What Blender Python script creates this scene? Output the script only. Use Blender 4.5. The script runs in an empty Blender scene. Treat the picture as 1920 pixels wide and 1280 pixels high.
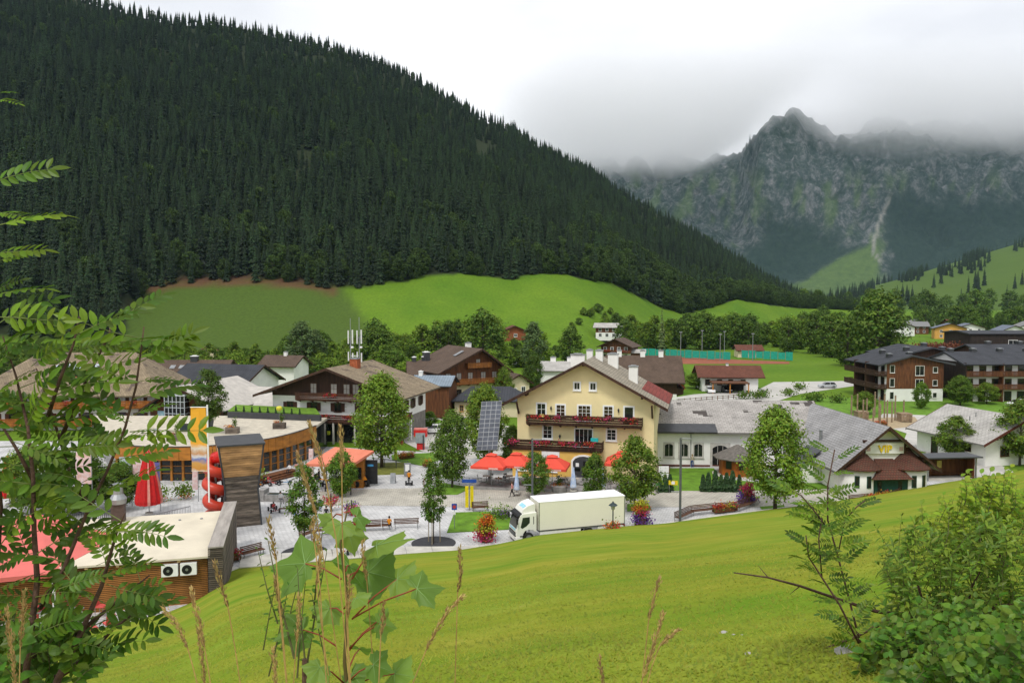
import bpy, bmesh, math, random
from mathutils import Vector, Matrix, noise, Euler
R = math.radians
random.seed(7)
scene = bpy.context.scene
col = scene.collection

# ------------------------------------------------------------------ camera
CAM_Z, FPX, PITCH = 22.0, 1500.0, math.atan(80/1500)
cam_d = bpy.data.cameras.new('camera')
cam = bpy.data.objects.new('camera', cam_d); col.objects.link(cam)
cam.location = (0, 0, CAM_Z); cam.rotation_euler = (math.pi/2 - PITCH, 0, 0)
cam_d.sensor_width = 36; cam_d.lens = 36*FPX/1920
cam_d.clip_start = 0.1; cam_d.clip_end = 20000
scene.camera = cam

# ------------------------------------------------------------------ sky
SUN_EL, SUN_AZ = R(58), R(200)
world = bpy.data.worlds.new('World'); scene.world = world; world.use_nodes = True
wn = world.node_tree; wn.nodes.clear()
def N(nt, t, **kw):
    n = nt.nodes.new(t)
    for k, v in kw.items():
        if k in n.inputs: n.inputs[k].default_value = v
        else: setattr(n, k, v)
    return n
sky = N(wn, 'ShaderNodeTexSky', sky_type='NISHITA', sun_disc=False, sun_elevation=SUN_EL, sun_rotation=SUN_AZ)
sk = N(wn, 'ShaderNodeMix', data_type='RGBA', blend_type='MULTIPLY'); sk.inputs[0].default_value = 1
sk.inputs[7].default_value = (0.1, 0.1, 0.1, 1); wn.links.new(sky.outputs[0], sk.inputs[6])
tc = N(wn, 'ShaderNodeTexCoord'); mp = N(wn, 'ShaderNodeMapping'); mp.inputs['Scale'].default_value = (1, 1, 2.6)
nz = N(wn, 'ShaderNodeTexNoise', Scale=2.1, Detail=5.0, Roughness=0.5)
rp = N(wn, 'ShaderNodeValToRGB')
rp.color_ramp.elements[0].position = 0.33; rp.color_ramp.elements[0].color = (0.60, 0.615, 0.65, 1)
rp.color_ramp.elements[1].position = 0.62; rp.color_ramp.elements[1].color = (0.87, 0.875, 0.885, 1)
wn.links.new(tc.outputs['Generated'], mp.inputs[0]); wn.links.new(mp.outputs[0], nz.inputs['Vector']); wn.links.new(nz.outputs[0], rp.inputs[0])
mx = N(wn, 'ShaderNodeMix', data_type='RGBA'); mx.inputs[0].default_value = 0.93
wn.links.new(sk.outputs[2], mx.inputs[6]); wn.links.new(rp.outputs[0], mx.inputs[7])
bg = N(wn, 'ShaderNodeBackground', Strength=1.0); wo = N(wn, 'ShaderNodeOutputWorld')
wn.links.new(mx.outputs[2], bg.inputs[0]); wn.links.new(bg.outputs[0], wo.inputs[0])

sun_d = bpy.data.lights.new('sun', 'SUN'); sun_d.energy = 1.5; sun_d.angle = R(12); sun_d.color = (1, 0.96, 0.9)
sun = bpy.data.objects.new('sun', sun_d); col.objects.link(sun)
sv = Vector((math.sin(SUN_AZ)*math.cos(SUN_EL), math.cos(SUN_AZ)*math.cos(SUN_EL), math.sin(SUN_EL)))
sun.rotation_euler = (-sv).to_track_quat('-Z', 'Y').to_euler()

vs = scene.view_settings
vs.view_transform = 'Standard'; vs.look = 'None'; vs.gamma = 1; vs.use_curve_mapping = False; vs.exposure = 0.55
cy = scene.cycles
cy.max_bounces = 12; cy.diffuse_bounces = 3; cy.glossy_bounces = 2; cy.transmission_bounces = 3
cy.transparent_max_bounces = 8; cy.volume_bounces = 10; cy.use_denoising = True
cy.caustics_reflective = False; cy.caustics_refractive = False
cy.volume_step_rate = 1.0; cy.volume_max_steps = 128

# ------------------------------------------------------------------ pixel <-> place
SP, CP = math.sin(PITCH), math.cos(PITCH)
def ray(px, py):
    a, b = (px-960)/FPX, (640-py)/FPX
    return Vector((a, CP+b*SP, -SP+b*CP))
def G(px, py, z=0.0):                       # where the line of sight meets the level z
    r = ray(px, py); k = (z-CAM_Z)/r.z
    return Vector((r.x*k, r.y*k, z))
def PD(px, py, d):                          # the point at depth d (metres along +y)
    r = ray(px, py); k = d/r.y
    return Vector((r.x*k, d, CAM_Z+r.z*k))
def ZQ(py, d): return PD(960, py, d).z
def lerp(a, b, t): return a+(b-a)*t
def sst(a, b, x):
    t = min(1, max(0, (x-a)/(b-a))); return t*t*(3-2*t)
def interp(tab, x):
    if x <= tab[0][0]: return tab[0][1]
    for (x0, y0), (x1, y1) in zip(tab, tab[1:]):
        if x <= x1: return lerp(y0, y1, (x-x0)/(x1-x0))
    return tab[-1][1]

# ------------------------------------------------------------------ objects
def tag(o, label=None, cat=None, group=None, kind=None):
    if label: o['label'] = label
    if cat: o['category'] = cat
    if group: o['group'] = group
    if kind: o['kind'] = kind
    return o
def link(o, parent=None):
    col.objects.link(o)
    if parent is not None: o.parent = parent
    return o
def thing(name, label, cat, loc=(0, 0, 0), rz=0.0, group=None):
    o = link(bpy.data.objects.new(name, None)); o.location = loc; o.rotation_euler = (0, 0, rz)
    o.empty_display_size = 0.3
    return tag(o, label, cat, group)
def inst(name, mesh, parent=None, loc=(0, 0, 0), rot=(0, 0, 0), sc=(1, 1, 1)):
    o = link(bpy.data.objects.new(name, mesh), parent)
    o.location = loc; o.rotation_euler = rot; o.scale = sc
    return o
def copy_tree(o, parent=None):
    c = o.copy(); col.objects.link(c)
    if parent is not None: c.parent = parent
    for ch in list(o.children): copy_tree(ch, c)
    return c

class MB:
    def __init__(s): s.v = []; s.f = []; s.m = []; s.mi = 0
    def quad(s, *p): return s.poly(p)
    def poly(s, pts):
        n = len(s.v); s.v += [tuple(p) for p in pts]; s.f.append(tuple(range(n, n+len(pts)))); s.m.append(s.mi); return s
    def hull8(s, b, t):                       # bottom ring, top ring (ccw seen from above)
        n = len(s.v); k = len(b); s.v += [tuple(p) for p in b]+[tuple(p) for p in t]
        s.f.append(tuple(n+i for i in reversed(range(k)))); s.f.append(tuple(n+k+i for i in range(k)))
        for i in range(k):
            j = (i+1) % k; s.f.append((n+i, n+j, n+k+j, n+k+i))
        s.m += [s.mi]*(k+2); return s
    def box(s, x0, x1, y0, y1, z0, z1):
        s.hull8([(x0, y0, z0), (x1, y0, z0), (x1, y1, z0), (x0, y1, z0)], [(x0, y0, z1), (x1, y0, z1), (x1, y1, z1), (x0, y1, z1)])
        return s
    def obox(s, c, sx, sy, sz, rot=None):      # centred box with a rotation
        M = rot if rot is not None else Matrix.Identity(3); c = Vector(c)
        q = lambda x, y, z: tuple(c+M @ Vector((x*sx/2, y*sy/2, z*sz/2)))
        s.hull8([q(-1, -1, -1), q(1, -1, -1), q(1, 1, -1), q(-1, 1, -1)], [q(-1, -1, 1), q(1, -1, 1), q(1, 1, 1), q(-1, 1, 1)])
        return s
    def bar(s, p, q, w, h):                    # rectangular bar from p to q
        p, q = Vector(p), Vector(q); d = (q-p); L = d.length; d /= L
        up = Vector((0, 0, 1)) if abs(d.z) < .95 else Vector((0, 1, 0))
        sx = d.cross(up).normalized(); uz = sx.cross(d)
        M = Matrix((sx, d, uz)).transposed(); return s.obox((p+q)/2, w, L, h, M)
    def prism(s, poly, y0, y1, axis='y'):      # (a,b) outline extruded; axis y: (x,z), axis x: (y,z), axis z: (x,y)
        if axis == 'y': b = [(a, y0, c) for a, c in poly]; t = [(a, y1, c) for a, c in poly]
        elif axis == 'x': b = [(y0, a, c) for a, c in poly]; t = [(y1, a, c) for a, c in poly]
        else: b = [(a, c, y0) for a, c in poly]; t = [(a, c, y1) for a, c in poly]
        s.hull8(b, t); return s
    def tube(s, pts, rad, n=6, cap=True):
        pts = [Vector(p) for p in pts]; rad = rad if isinstance(rad, (list, tuple)) else [rad]*len(pts)
        base = len(s.v); prev = None
        for i, p in enumerate(pts):
            d = (pts[min(i+1, len(pts)-1)]-pts[max(i-1, 0)])
            d = d.normalized() if d.length > 1e-9 else Vector((0, 0, 1))
            if prev is None:
                ref = Vector((0, 0, 1)) if abs(d.z) < .9 else Vector((1, 0, 0)); a = d.cross(ref).normalized()
            else:
                a = prev-d*prev.dot(d); a = a.normalized() if a.length > 1e-6 else d.orthogonal().normalized()
            prev = a; b = d.cross(a)
            for k in range(n):
                t = 2*math.pi*k/n; s.v.append(tuple(p+(a*math.cos(t)+b*math.sin(t))*rad[i]))
        for i in range(len(pts)-1):
            for k in range(n):
                j = (k+1) % n; o = base+i*n
                s.f.append((o+k, o+j, o+n+j, o+n+k)); s.m.append(s.mi)
        if cap:
            s.f.append(tuple(base+k for k in reversed(range(n)))); o = base+(len(pts)-1)*n
            s.f.append(tuple(o+k for k in range(n))); s.m += [s.mi]*2
        return s
    def lathe(s, prof, n=12, c=(0, 0)):        # prof: (r,z)
        base = len(s.v)
        for r, z in prof:
            for k in range(n):
                t = 2*math.pi*k/n; s.v.append((c[0]+r*math.cos(t), c[1]+r*math.sin(t), z))
        for i in range(len(prof)-1):
            for k in range(n):
                j = (k+1) % n; o = base+i*n; s.f.append((o+k, o+j, o+n+j, o+n+k)); s.m.append(s.mi)
        s.f.append(tuple(base+k for k in reversed(range(n)))); o = base+(len(prof)-1)*n
        s.f.append(tuple(o+k for k in range(n))); s.m += [s.mi]*2
        return s
    def mesh(s, name, mats, smooth=False):
        me = bpy.data.meshes.new(name); me.from_pydata(s.v, [], s.f)
        for m in (mats if isinstance(mats, (list, tuple)) else [mats]): me.materials.append(m)
        if any(s.m): me.polygons.foreach_set('material_index', s.m)
        if smooth: me.polygons.foreach_set('use_smooth', [True]*len(s.f))
        me.update(); return me
    def build(s, name, mats, parent=None, smooth=False, loc=(0, 0, 0), rot=(0, 0, 0)):
        return inst(name, s.mesh(name, mats, smooth), parent, loc, rot)

def rotz(a): return Matrix.Rotation(a, 3, 'Z')

# ------------------------------------------------------------------ materials
MATS = {}
def mat(name, c, rough=0.8, var=0.12, scale=3.0, bump=0.0, bscale=None, metal=0.0, spec=0.3, c2=None, stretch=None, coord='Object', rnd=0.0):
    if name in MATS: return MATS[name]
    m = bpy.data.materials.new(name); m.use_nodes = True; nt = m.node_tree; b = nt.nodes['Principled BSDF']
    b.inputs['Roughness'].default_value = rough; b.inputs['Metallic'].default_value = metal
    b.inputs['Specular IOR Level'].default_value = spec
    t = N(nt, 'ShaderNodeTexCoord'); mp = N(nt, 'ShaderNodeMapping')
    if stretch: mp.inputs['Scale'].default_value = stretch
    nt.links.new(t.outputs[coord], mp.inputs[0])
    nz = N(nt, 'ShaderNodeTexNoise', Scale=scale, Detail=5.0, Roughness=0.6); nt.links.new(mp.outputs[0], nz.inputs['Vector'])
    rp = N(nt, 'ShaderNodeValToRGB'); e = rp.color_ramp.elements
    d = c2 if c2 else tuple(max(0, x*(1-var*2)) for x in c); u = c if c2 else tuple(min(1, x*(1+var)) for x in c)
    e[0].position = .3; e[0].color = (*d, 1); e[1].position = .7; e[1].color = (*u, 1)
    nt.links.new(nz.outputs[0], rp.inputs[0]); out = rp.outputs[0]
    if rnd:
        oi = N(nt, 'ShaderNodeObjectInfo'); hs = N(nt, 'ShaderNodeHueSaturation')
        ma = N(nt, 'ShaderNodeMapRange'); ma.inputs[3].default_value = 1-rnd; ma.inputs[4].default_value = 1+rnd
        nt.links.new(oi.outputs['Random'], ma.inputs[0]); nt.links.new(ma.outputs[0], hs.inputs['Value'])
        nt.links.new(out, hs.inputs['Color']); out = hs.outputs[0]
    nt.links.new(out, b.inputs['Base Color'])
    if bump:
        n2 = N(nt, 'ShaderNodeTexNoise', Scale=bscale or scale*4, Detail=4.0); nt.links.new(mp.outputs[0], n2.inputs['Vector'])
        bp = N(nt, 'ShaderNodeBump', Strength=bump, Distance=0.05); nt.links.new(n2.outputs[0], bp.inputs['Height']); nt.links.new(bp.outputs[0], b.inputs['Normal'])
    MATS[name] = m; return m
def brickmat(name, c1, c2, mortar, sx, sy, mort=0.02, rough=0.85, bump=0.3, coord='Object', rotx=0.0, extra=None):
    # small setts, roof shingles and the like, too small to be pieces; sx,sy in metres
    if name in MATS: return MATS[name]
    m = bpy.data.materials.new(name); m.use_nodes = True; nt = m.node_tree; b = nt.nodes['Principled BSDF']
    b.inputs['Roughness'].default_value = rough; b.inputs['Specular IOR Level'].default_value = .25
    t = N(nt, 'ShaderNodeTexCoord'); mp = N(nt, 'ShaderNodeMapping'); mp.inputs['Rotation'].default_value = (0, 0, rotx)
    nt.links.new(t.outputs[coord], mp.inputs[0])
    bk = N(nt, 'ShaderNodeTexBrick', Scale=1.0)
    bk.inputs['Color1'].default_value = (*c1, 1); bk.inputs['Color2'].default_value = (*c2, 1); bk.inputs['Mortar'].default_value = (*mortar, 1)
    bk.inputs['Mortar Size'].default_value = mort; bk.inputs['Brick Width'].default_value = sx; bk.inputs['Row Height'].default_value = sy
    nt.links.new(mp.outputs[0], bk.inputs['Vector'])
    nz = N(nt, 'ShaderNodeTexNoise', Scale=.35, Detail=6.0, Roughness=.65); nt.links.new(t.outputs[coord], nz.inputs['Vector'])
    ra = N(nt, 'ShaderNodeMapRange'); ra.inputs[1].default_value = .3; ra.inputs[2].default_value = .7; ra.inputs[3].default_value = .72; ra.inputs[4].default_value = 1.15
    nt.links.new(nz.outputs[0], ra.inputs[0])
    mu = N(nt, 'ShaderNodeMix', data_type='RGBA', blend_type='MULTIPLY'); mu.inputs[0].default_value = 1
    nt.links.new(bk.outputs[0], mu.inputs[6]); nt.links.new(ra.outputs[0], mu.inputs[7]); out = mu.outputs[2]
    if extra:                                   # (colour, low, high): worn or repaired patches that follow the courses
        w = N(nt, 'ShaderNodeTexNoise', Scale=extra[3], Detail=2.0)
        sn = N(nt, 'ShaderNodeVectorMath', operation='SNAP'); sn.inputs[1].default_value = (sx, sy, 50)
        nt.links.new(mp.outputs[0], sn.inputs[0]); nt.links.new(sn.outputs[0], w.inputs['Vector'])
        mr = N(nt, 'ShaderNodeMapRange'); mr.inputs[1].default_value = extra[1]; mr.inputs[2].default_value = extra[2]
        nt.links.new(w.outputs[0], mr.inputs[0])
        mm = N(nt, 'ShaderNodeMix', data_type='RGBA'); mm.inputs[7].default_value = (*extra[0], 1)
        nt.links.new(mr.outputs[0], mm.inputs[0]); nt.links.new(out, mm.inputs[6]); out = mm.outputs[2]
    nt.links.new(out, b.inputs['Base Color'])
    bp = N(nt, 'ShaderNodeBump', Strength=bump, Distance=0.03, invert=True); nt.links.new(bk.outputs['Fac'], bp.inputs['Height']); nt.links.new(bp.outputs[0], b.inputs['Normal'])
    MATS[name] = m; return m
def leafmat(name, c, trans=0.25, var=0.35, hue=0.03, rough=0.6, useattr=True, orv=.22):
    if name in MATS: return MATS[name]
    m = bpy.data.materials.new(name); m.use_nodes = True; nt = m.node_tree; nt.nodes.clear()
    ge = N(nt, 'ShaderNodeNewGeometry'); oi = N(nt, 'ShaderNodeObjectInfo'); at = N(nt, 'ShaderNodeAttribute', attribute_name='tint')
    hs = N(nt, 'ShaderNodeHueSaturation', Color=(*c, 1))
    a = N(nt, 'ShaderNodeMapRange'); a.inputs[3].default_value = 1-var; a.inputs[4].default_value = 1+var
    nt.links.new(ge.outputs['Random Per Island'], a.inputs[0])
    b = N(nt, 'ShaderNodeMapRange'); b.inputs[3].default_value = 1-orv; b.inputs[4].default_value = 1+orv; nt.links.new(oi.outputs['Random'], b.inputs[0])
    mu = N(nt, 'ShaderNodeMath', operation='MULTIPLY'); nt.links.new(a.outputs[0], mu.inputs[0]); nt.links.new(b.outputs[0], mu.inputs[1]); v = mu.outputs[0]
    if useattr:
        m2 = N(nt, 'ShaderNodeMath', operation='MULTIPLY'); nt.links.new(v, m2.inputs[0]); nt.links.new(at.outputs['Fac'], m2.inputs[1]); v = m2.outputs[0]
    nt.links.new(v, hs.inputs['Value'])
    h = N(nt, 'ShaderNodeMapRange'); h.inputs[3].default_value = .5-hue; h.inputs[4].default_value = .5+hue
    sm = N(nt, 'ShaderNodeMath', operation='ADD'); fr = N(nt, 'ShaderNodeMath', operation='FRACT'); nt.links.new(ge.outputs['Random Per Island'], sm.inputs[0]); nt.links.new(oi.outputs['Random'], sm.inputs[1])
    nt.links.new(sm.outputs[0], fr.inputs[0]); nt.links.new(fr.outputs[0], h.inputs[0]); nt.links.new(h.outputs[0], hs.inputs['Hue'])
    di = N(nt, 'ShaderNodeBsdfDiffuse'); tr = N(nt, 'ShaderNodeBsdfTranslucent'); gl = N(nt, 'ShaderNodeBsdfGlossy', Roughness=rough)
    gl.inputs['Color'].default_value = (.8, .9, .8, 1)
    ms = N(nt, 'ShaderNodeMixShader'); ms.inputs[0].default_value = trans; m3 = N(nt, 'ShaderNodeMixShader'); m3.inputs[0].default_value = .02
    ou = N(nt, 'ShaderNodeOutputMaterial')
    nt.links.new(hs.outputs[0], di.inputs[0]); nt.links.new(hs.outputs[0], tr.inputs[0])
    nt.links.new(di.outputs[0], ms.inputs[1]); nt.links.new(tr.outputs[0], ms.inputs[2]); nt.links.new(ms.outputs[0], m3.inputs[1]); nt.links.new(gl.outputs[0], m3.inputs[2])
    nt.links.new(m3.outputs[0], ou.inputs[0]); MATS[name] = m; return m
def settint(me, vals):                          # one value per vertex
    a = me.attributes.new('tint', 'FLOAT', 'POINT'); a.data.foreach_set('value', vals)
# ================================================================== the land
RIDGE_Y = [(-900, -420), (-400, -250), (0, -80), (200, -20), (330, 12), (420, 15), (500, 35), (600, 55), (700, 85), (760, 110), (850, 160), (900, 195), (960, 218), (1050, 275), (1100, 295), (1150, 330), (1210, 365), (1290, 410), (1350, 445), (1400, 478), (1440, 505), (1480, 530), (1530, 550), (1600, 566), (1680, 580)]
RIDGE_D = [(-900, 900), (330, 930), (960, 980), (1150, 1040), (1400, 1130), (1600, 1250)]
MT_D = [(-900, 345), (225, 345), (275, 415), (400, 425), (630, 410), (840, 430), (1010, 440), (1110, 455), (1240, 540), (1290, 560), (1340, 600), (1440, 640), (1500, 700), (1700, 800)]
MT_Y = [(-900, 640), (225, 640), (240, 600), (275, 545), (400, 530), (540, 533), (630, 549), (760, 531), (840, 516), (880, 519), (960, 526), (1010, 516), (1060, 516), (1110, 530), (1140, 529), (1240, 580), (1290, 592), (1340, 575), (1380, 562), (1440, 572), (1500, 578), (1700, 585)]
FOOT_D = [(-900, 325), (225, 325), (300, 318), (1100, 318), (1290, 440), (1400, 520), (1500, 620), (1700, 760)]
RIGHT_Y = [(1480, 566), (1560, 553), (1600, 545), (1700, 520), (1800, 490), (1920, 455), (2100, 400), (2800, 250)]
def px_of(x, y): return 960+FPX*CP*x/max(y, 1)
def land_z(x, y):
    if y < 150: return 0.0
    px = px_of(x, y); d = y
    d0, dm, dr = interp(FOOT_D, px), interp(MT_D, px), interp(RIDGE_D, px)
    zm = max(1.0, ZQ(interp(MT_Y, px), dm)); zr = max(2.0, ZQ(interp(RIDGE_Y, px), dr)-17)
    if d < d0: z = 0
    elif d < dm:
        t = (d-d0)/(dm-d0); z = zm*(t**1.35)
    elif d < dr:
        t = (d-dm)/(dr-dm); z = lerp(zm, zr, t**1.08)
    else: z = max(0, zr-(d-dr)*.45)
    if dm < d < dr+200:
        w = sst(dm, dm+80, d)*(1-sst(dr-60, dr, d))
        z += w*12*noise.noise(Vector((x/130, y/130, 3)))
    elif d0 < d <= dm: z += 1.6*sst(d0, d0+40, d)*(1-sst(dm-25, dm, d))*noise.noise(Vector((x/45, y/60, 9)))
    if px > 1480: z = max(z, ZQ(interp(RIGHT_Y, px), 2100)*sst(850, 2100, d)+3*noise.noise(Vector((x/150, y/150, 1)))*sst(900, 1200, d))
    if d > 2100: z -= (d-2100)*.12
    return z
def forest_at(x, y):
    px = px_of(x, y); dm = interp(MT_D, px)
    if px > 1640: return False
    return dm+2 < y < interp(RIDGE_D, px)+35
# terrain sheet
def make_terrain():
    pxs = list(range(-900, 2801, 14)); ds = [-60, 0, 60, 120]+[150+i*15 for i in range(11)]+[310+i*7 for i in range(70)]+[800+i*20 for i in range(26)]+[1320+i*60 for i in range(21)]
    v, f, c = [], [], []
    for d in ds:
        for p in pxs:
            x = (p-960)/FPX*max(d, 130)*1.0; z = land_z(x, d) if d > 140 else 0.0
            v.append((x, d, z-.03))
            pp = px_of(x, d) if d > 1 else p
            dm, d0 = interp(MT_D, pp), interp(FOOT_D, pp)
            fo = 1.0 if d > 140 and forest_at(x, d-3) else 0.0
            dark = (1-sst(640, 662, pp-(dm-d)*.75))*sst(210, 245, pp) if d0-30 < d <= dm+6 else 0
            if pp > 1480: dark = max(dark, .85*sst(850, 1100, d))
            dirt = sst(235, 275, pp)*(1-sst(625, 640, pp))*sst(dm-5, dm-1, d)*(1-sst(dm+6, dm+12, d))*.8
            c += [fo, dark, dirt, 1.0]
    n = len(pxs)
    for i in range(len(ds)-1):
        for j in range(n-1): a = i*n+j; f.append((a, a+1, a+n+1, a+n))
    me = bpy.data.meshes.new('terrain'); me.from_pydata(v, [], f)
    a = me.color_attributes.new('cover', 'FLOAT_COLOR', 'POINT'); a.data.foreach_set('color', c)
    me.polygons.foreach_set('use_smooth', [True]*len(f))
    m = bpy.data.materials.new('meadow_ground'); m.use_nodes = True; nt = m.node_tree; b = nt.nodes['Principled BSDF']
    b.inputs['Roughness'].default_value = .95; b.inputs['Specular IOR Level'].default_value = .1
    t = N(nt, 'ShaderNodeTexCoord'); n1 = N(nt, 'ShaderNodeTexNoise', Scale=.02, Detail=8.0, Roughness=.62); nt.links.new(t.outputs['Object'], n1.inputs['Vector'])
    n2 = N(nt, 'ShaderNodeTexNoise', Scale=.8, Detail=4.0); nt.links.new(t.outputs['Object'], n2.inputs['Vector'])
    r1 = N(nt, 'ShaderNodeValToRGB'); e = r1.color_ramp.elements; e[0].position = .32; e[0].color = (.068, .145, .009, 1); e[1].position = .7; e[1].color = (.125, .205, .016, 1)
    nt.links.new(n1.outputs[0], r1.inputs[0])
    at = N(nt, 'ShaderNodeAttribute', attribute_name='cover'); se = N(nt, 'ShaderNodeSeparateColor'); nt.links.new(at.outputs['Color'], se.inputs[0])
    def mixc(fac, a, c):
        k = N(nt, 'ShaderNodeMix', data_type='RGBA'); nt.links.new(fac, k.inputs[0]); nt.links.new(a, k.inputs[6]); k.inputs[7].default_value = (*c, 1); return k.outputs[2]
    o = mixc(se.outputs[1], r1.outputs[0], (.058, .096, .015)); o = mixc(se.outputs[0], o, (.022, .03, .012)); o = mixc(se.outputs[2], o, (.11, .05, .03))
    mu = N(nt, 'ShaderNodeMix', data_type='RGBA', blend_type='MULTIPLY'); mu.inputs[0].default_value = 1
    ra = N(nt, 'ShaderNodeMapRange'); ra.inputs[1].default_value = .25; ra.inputs[2].default_value = .75; ra.inputs[3].default_value = .8; ra.inputs[4].default_value = 1.2
    nt.links.new(n2.outputs[0], ra.inputs[0]); nt.links.new(o, mu.inputs[6]); nt.links.new(ra.outputs[0], mu.inputs[7]); nt.links.new(mu.outputs[2], b.inputs['Base Color'])
    me.materials.append(m)
    o = inst('terrain', me); tag(o, 'green valley floor, meadow slope and wooded mountainside', None, None, 'structure')
make_terrain()

# ------------------------------------------------------------------ near hillside lawn
FOOT_PX = [(-900, 40), (-300, 46), (0, 50), (200, 52.2), (300, 54), (378, 56.2), (402, 62.5), (430, 64.3), (620, 66.3), (760, 68), (900, 69.3), (960, 69.8), (1010, 70.4), (1180, 73.0), (1270, 77.0), (1560, 84.5), (1900, 98.6), (2600, 150)]
FOOT_S = [(-900, 40), (-300, 46.5), (0, 50.5), (200, 53), (300, 55.3), (350, 57.2), (400, 60.5), (450, 63.2), (520, 65.2)]+[q for q in FOOT_PX if q[0] >= 620]
FOOT_ZP = [(700, .02), (860, .08), (935, .42), (1010, .95), (1180, 1.05), (1225, .6), (1265, .28), (1560, .28), (1900, .35)]
def lawn_z(x, y):
    px = 960+FPX*CP*x/max(y, 3.0); yf = interp(FOOT_S, px); zf = interp(FOOT_ZP, px)
    zc = 20.3+.5*sst(1.5, 9, x)*(1-sst(4, 30, y))+.25*noise.noise(Vector((x/5, y/6, 0)))*(1-sst(20, 45, y))
    if y < 0: return zc+min(-y, 3)*.08
    t = min(1, y/yf); w = 4*t*(1-t)
    return zf+(zc-zf)*(1-t)**1.03+.12*w*noise.noise(Vector((x/9, y/14, 4)))
def make_lawn():
    xs = sorted(set(list(range(-900, 360, 30))+list(range(360, 440, 6))+list(range(440, 2601, 12)))); ts = [-30, -6, -2, 0]+[(i/80)**1.5 for i in range(1, 81)]
    v, f = [], []
    for t in ts:
        for p in xs:
            yf = min(interp(FOOT_PX, p), interp(FOOT_S, p)) if p < 404 else interp(FOOT_PX, p); y = t if t <= 0 else t*yf; x = (p-960)/FPX/CP*(max(y, 3.0) if y > 0 else 3.0+abs(t)*2); v.append((x, y, lawn_z(x, y)))
    for p in xs: yf = interp(FOOT_PX, p); v.append(((p-960)/FPX/CP*(yf+.1), yf+.12, -.3))
    n = len(xs)
    for i in range(len(ts)):
        for j in range(n-1): a = i*n+j; f.append((a, a+1, a+n+1, a+n))
    me = bpy.data.meshes.new('hillside_lawn'); me.from_pydata(v, [], f); me.polygons.foreach_set('use_smooth', [True]*len(f))
    m = bpy.data.materials.new('mown_grass'); m.use_nodes = True; nt = m.node_tree; b = nt.nodes['Principled BSDF']
    b.inputs['Roughness'].default_value = .95; b.inputs['Specular IOR Level'].default_value = .08
    t = N(nt, 'ShaderNodeTexCoord'); mp = N(nt, 'ShaderNodeMapping'); mp.inputs['Scale'].default_value = (.5, 1.0, 1); mp.inputs['Rotation'].default_value = (0, 0, R(-14))
    nt.links.new(t.outputs['Object'], mp.inputs[0])
    n1 = N(nt, 'ShaderNodeTexNoise', Scale=.55, Detail=9.0, Roughness=.68); nt.links.new(mp.outputs[0], n1.inputs['Vector'])
    r1 = N(nt, 'ShaderNodeValToRGB'); e = r1.color_ramp.elements
    e[0].position = .34; e[0].color = (.135, .22, .012, 1); e[1].position = .68; e[1].color = (.25, .29, .03, 1)
    k = e.new(.5); k.color = (.20, .245, .018, 1); k = e.new(.75); k.color = (.29, .235, .07, 1)
    nt.links.new(n1.outputs[0], r1.inputs[0])
    n2 = N(nt, 'ShaderNodeTexNoise', Scale=22.0, Detail=4.0, Roughness=.7); nt.links.new(t.outputs['Object'], n2.inputs['Vector'])
    ra = N(nt, 'ShaderNodeMapRange'); ra.inputs[1].default_value = .25; ra.inputs[2].default_value = .75; ra.inputs[3].default_value = .78; ra.inputs[4].default_value = 1.18
    mu = N(nt, 'ShaderNodeMix', data_type='RGBA', blend_type='MULTIPLY'); mu.inputs[0].default_value = 1
    n4 = N(nt, 'ShaderNodeTexNoise', Scale=.16, Detail=5.0, Roughness=.6); nt.links.new(mp.outputs[0], n4.inputs['Vector']); r4 = N(nt, 'ShaderNodeValToRGB'); e4 = r4.color_ramp.elements
    e4[0].position = .38; e4[0].color = (.80, .95, .9, 1); e4[1].position = .68; e4[1].color = (1.22, 1.0, 1.3, 1); nt.links.new(n4.outputs[0], r4.inputs[0])
    m4 = N(nt, 'ShaderNodeMix', data_type='RGBA', blend_type='MULTIPLY'); m4.inputs[0].default_value = 1; nt.links.new(r1.outputs[0], m4.inputs[6]); nt.links.new(r4.outputs[0], m4.inputs[7])
    nt.links.new(n2.outputs[0], ra.inputs[0]); nt.links.new(m4.outputs[2], mu.inputs[6]); nt.links.new(ra.outputs[0], mu.inputs[7]); nt.links.new(mu.outputs[2], b.inputs['Base Color'])
    bp = N(nt, 'ShaderNodeBump', Strength=.4, Distance=.04); nt.links.new(n2.outputs[0], bp.inputs['Height']); nt.links.new(bp.outputs[0], b.inputs['Normal'])
    me.materials.append(m); o = inst('hillside_lawn', me); tag(o, 'sloping mown lawn running down to the paved square', None, None, 'structure')
    # short blades on the lawn, near part denser
    v, f, tint = [], [], []
    rr = random.Random(3)
    for i in range(80000):
        d = 5.5+24*(rr.random()**2.0); x = (rr.random()*2-1)*.70*d
        z = lawn_z(x, d)
        h = rr.uniform(.014, .034)*(1+.9*(rr.random() < .03)); w = rr.uniform(.005, .010)*(1+d/14); a = rr.random()*6.28; l = h*rr.uniform(1.1, 2.6)
        dx, dy = math.cos(a), math.sin(a); n0 = len(v)
        v += [(x-dy*w, d+dx*w, z-.005), (x+dy*w, d-dx*w, z-.005), (x+dx*l, d+dy*l, z+h)]; f.append((n0, n0+1, n0+2))
        pt = .95+.35*noise.noise(Vector((x*.5, d*.9, 2)))+rr.random()*.2; tint += [pt]*3
    me = bpy.data.meshes.new('lawn_grass'); me.from_pydata(v, [], f); settint(me, tint); me.materials.append(leafmat('grass_blade', (.25, .285, .024), .55, .12, .03))
    o = inst('lawn_grass', me); tag(o, 'short grass blades and clover on the sloping lawn', 'grass', None, 'stuff')
make_lawn()

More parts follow.
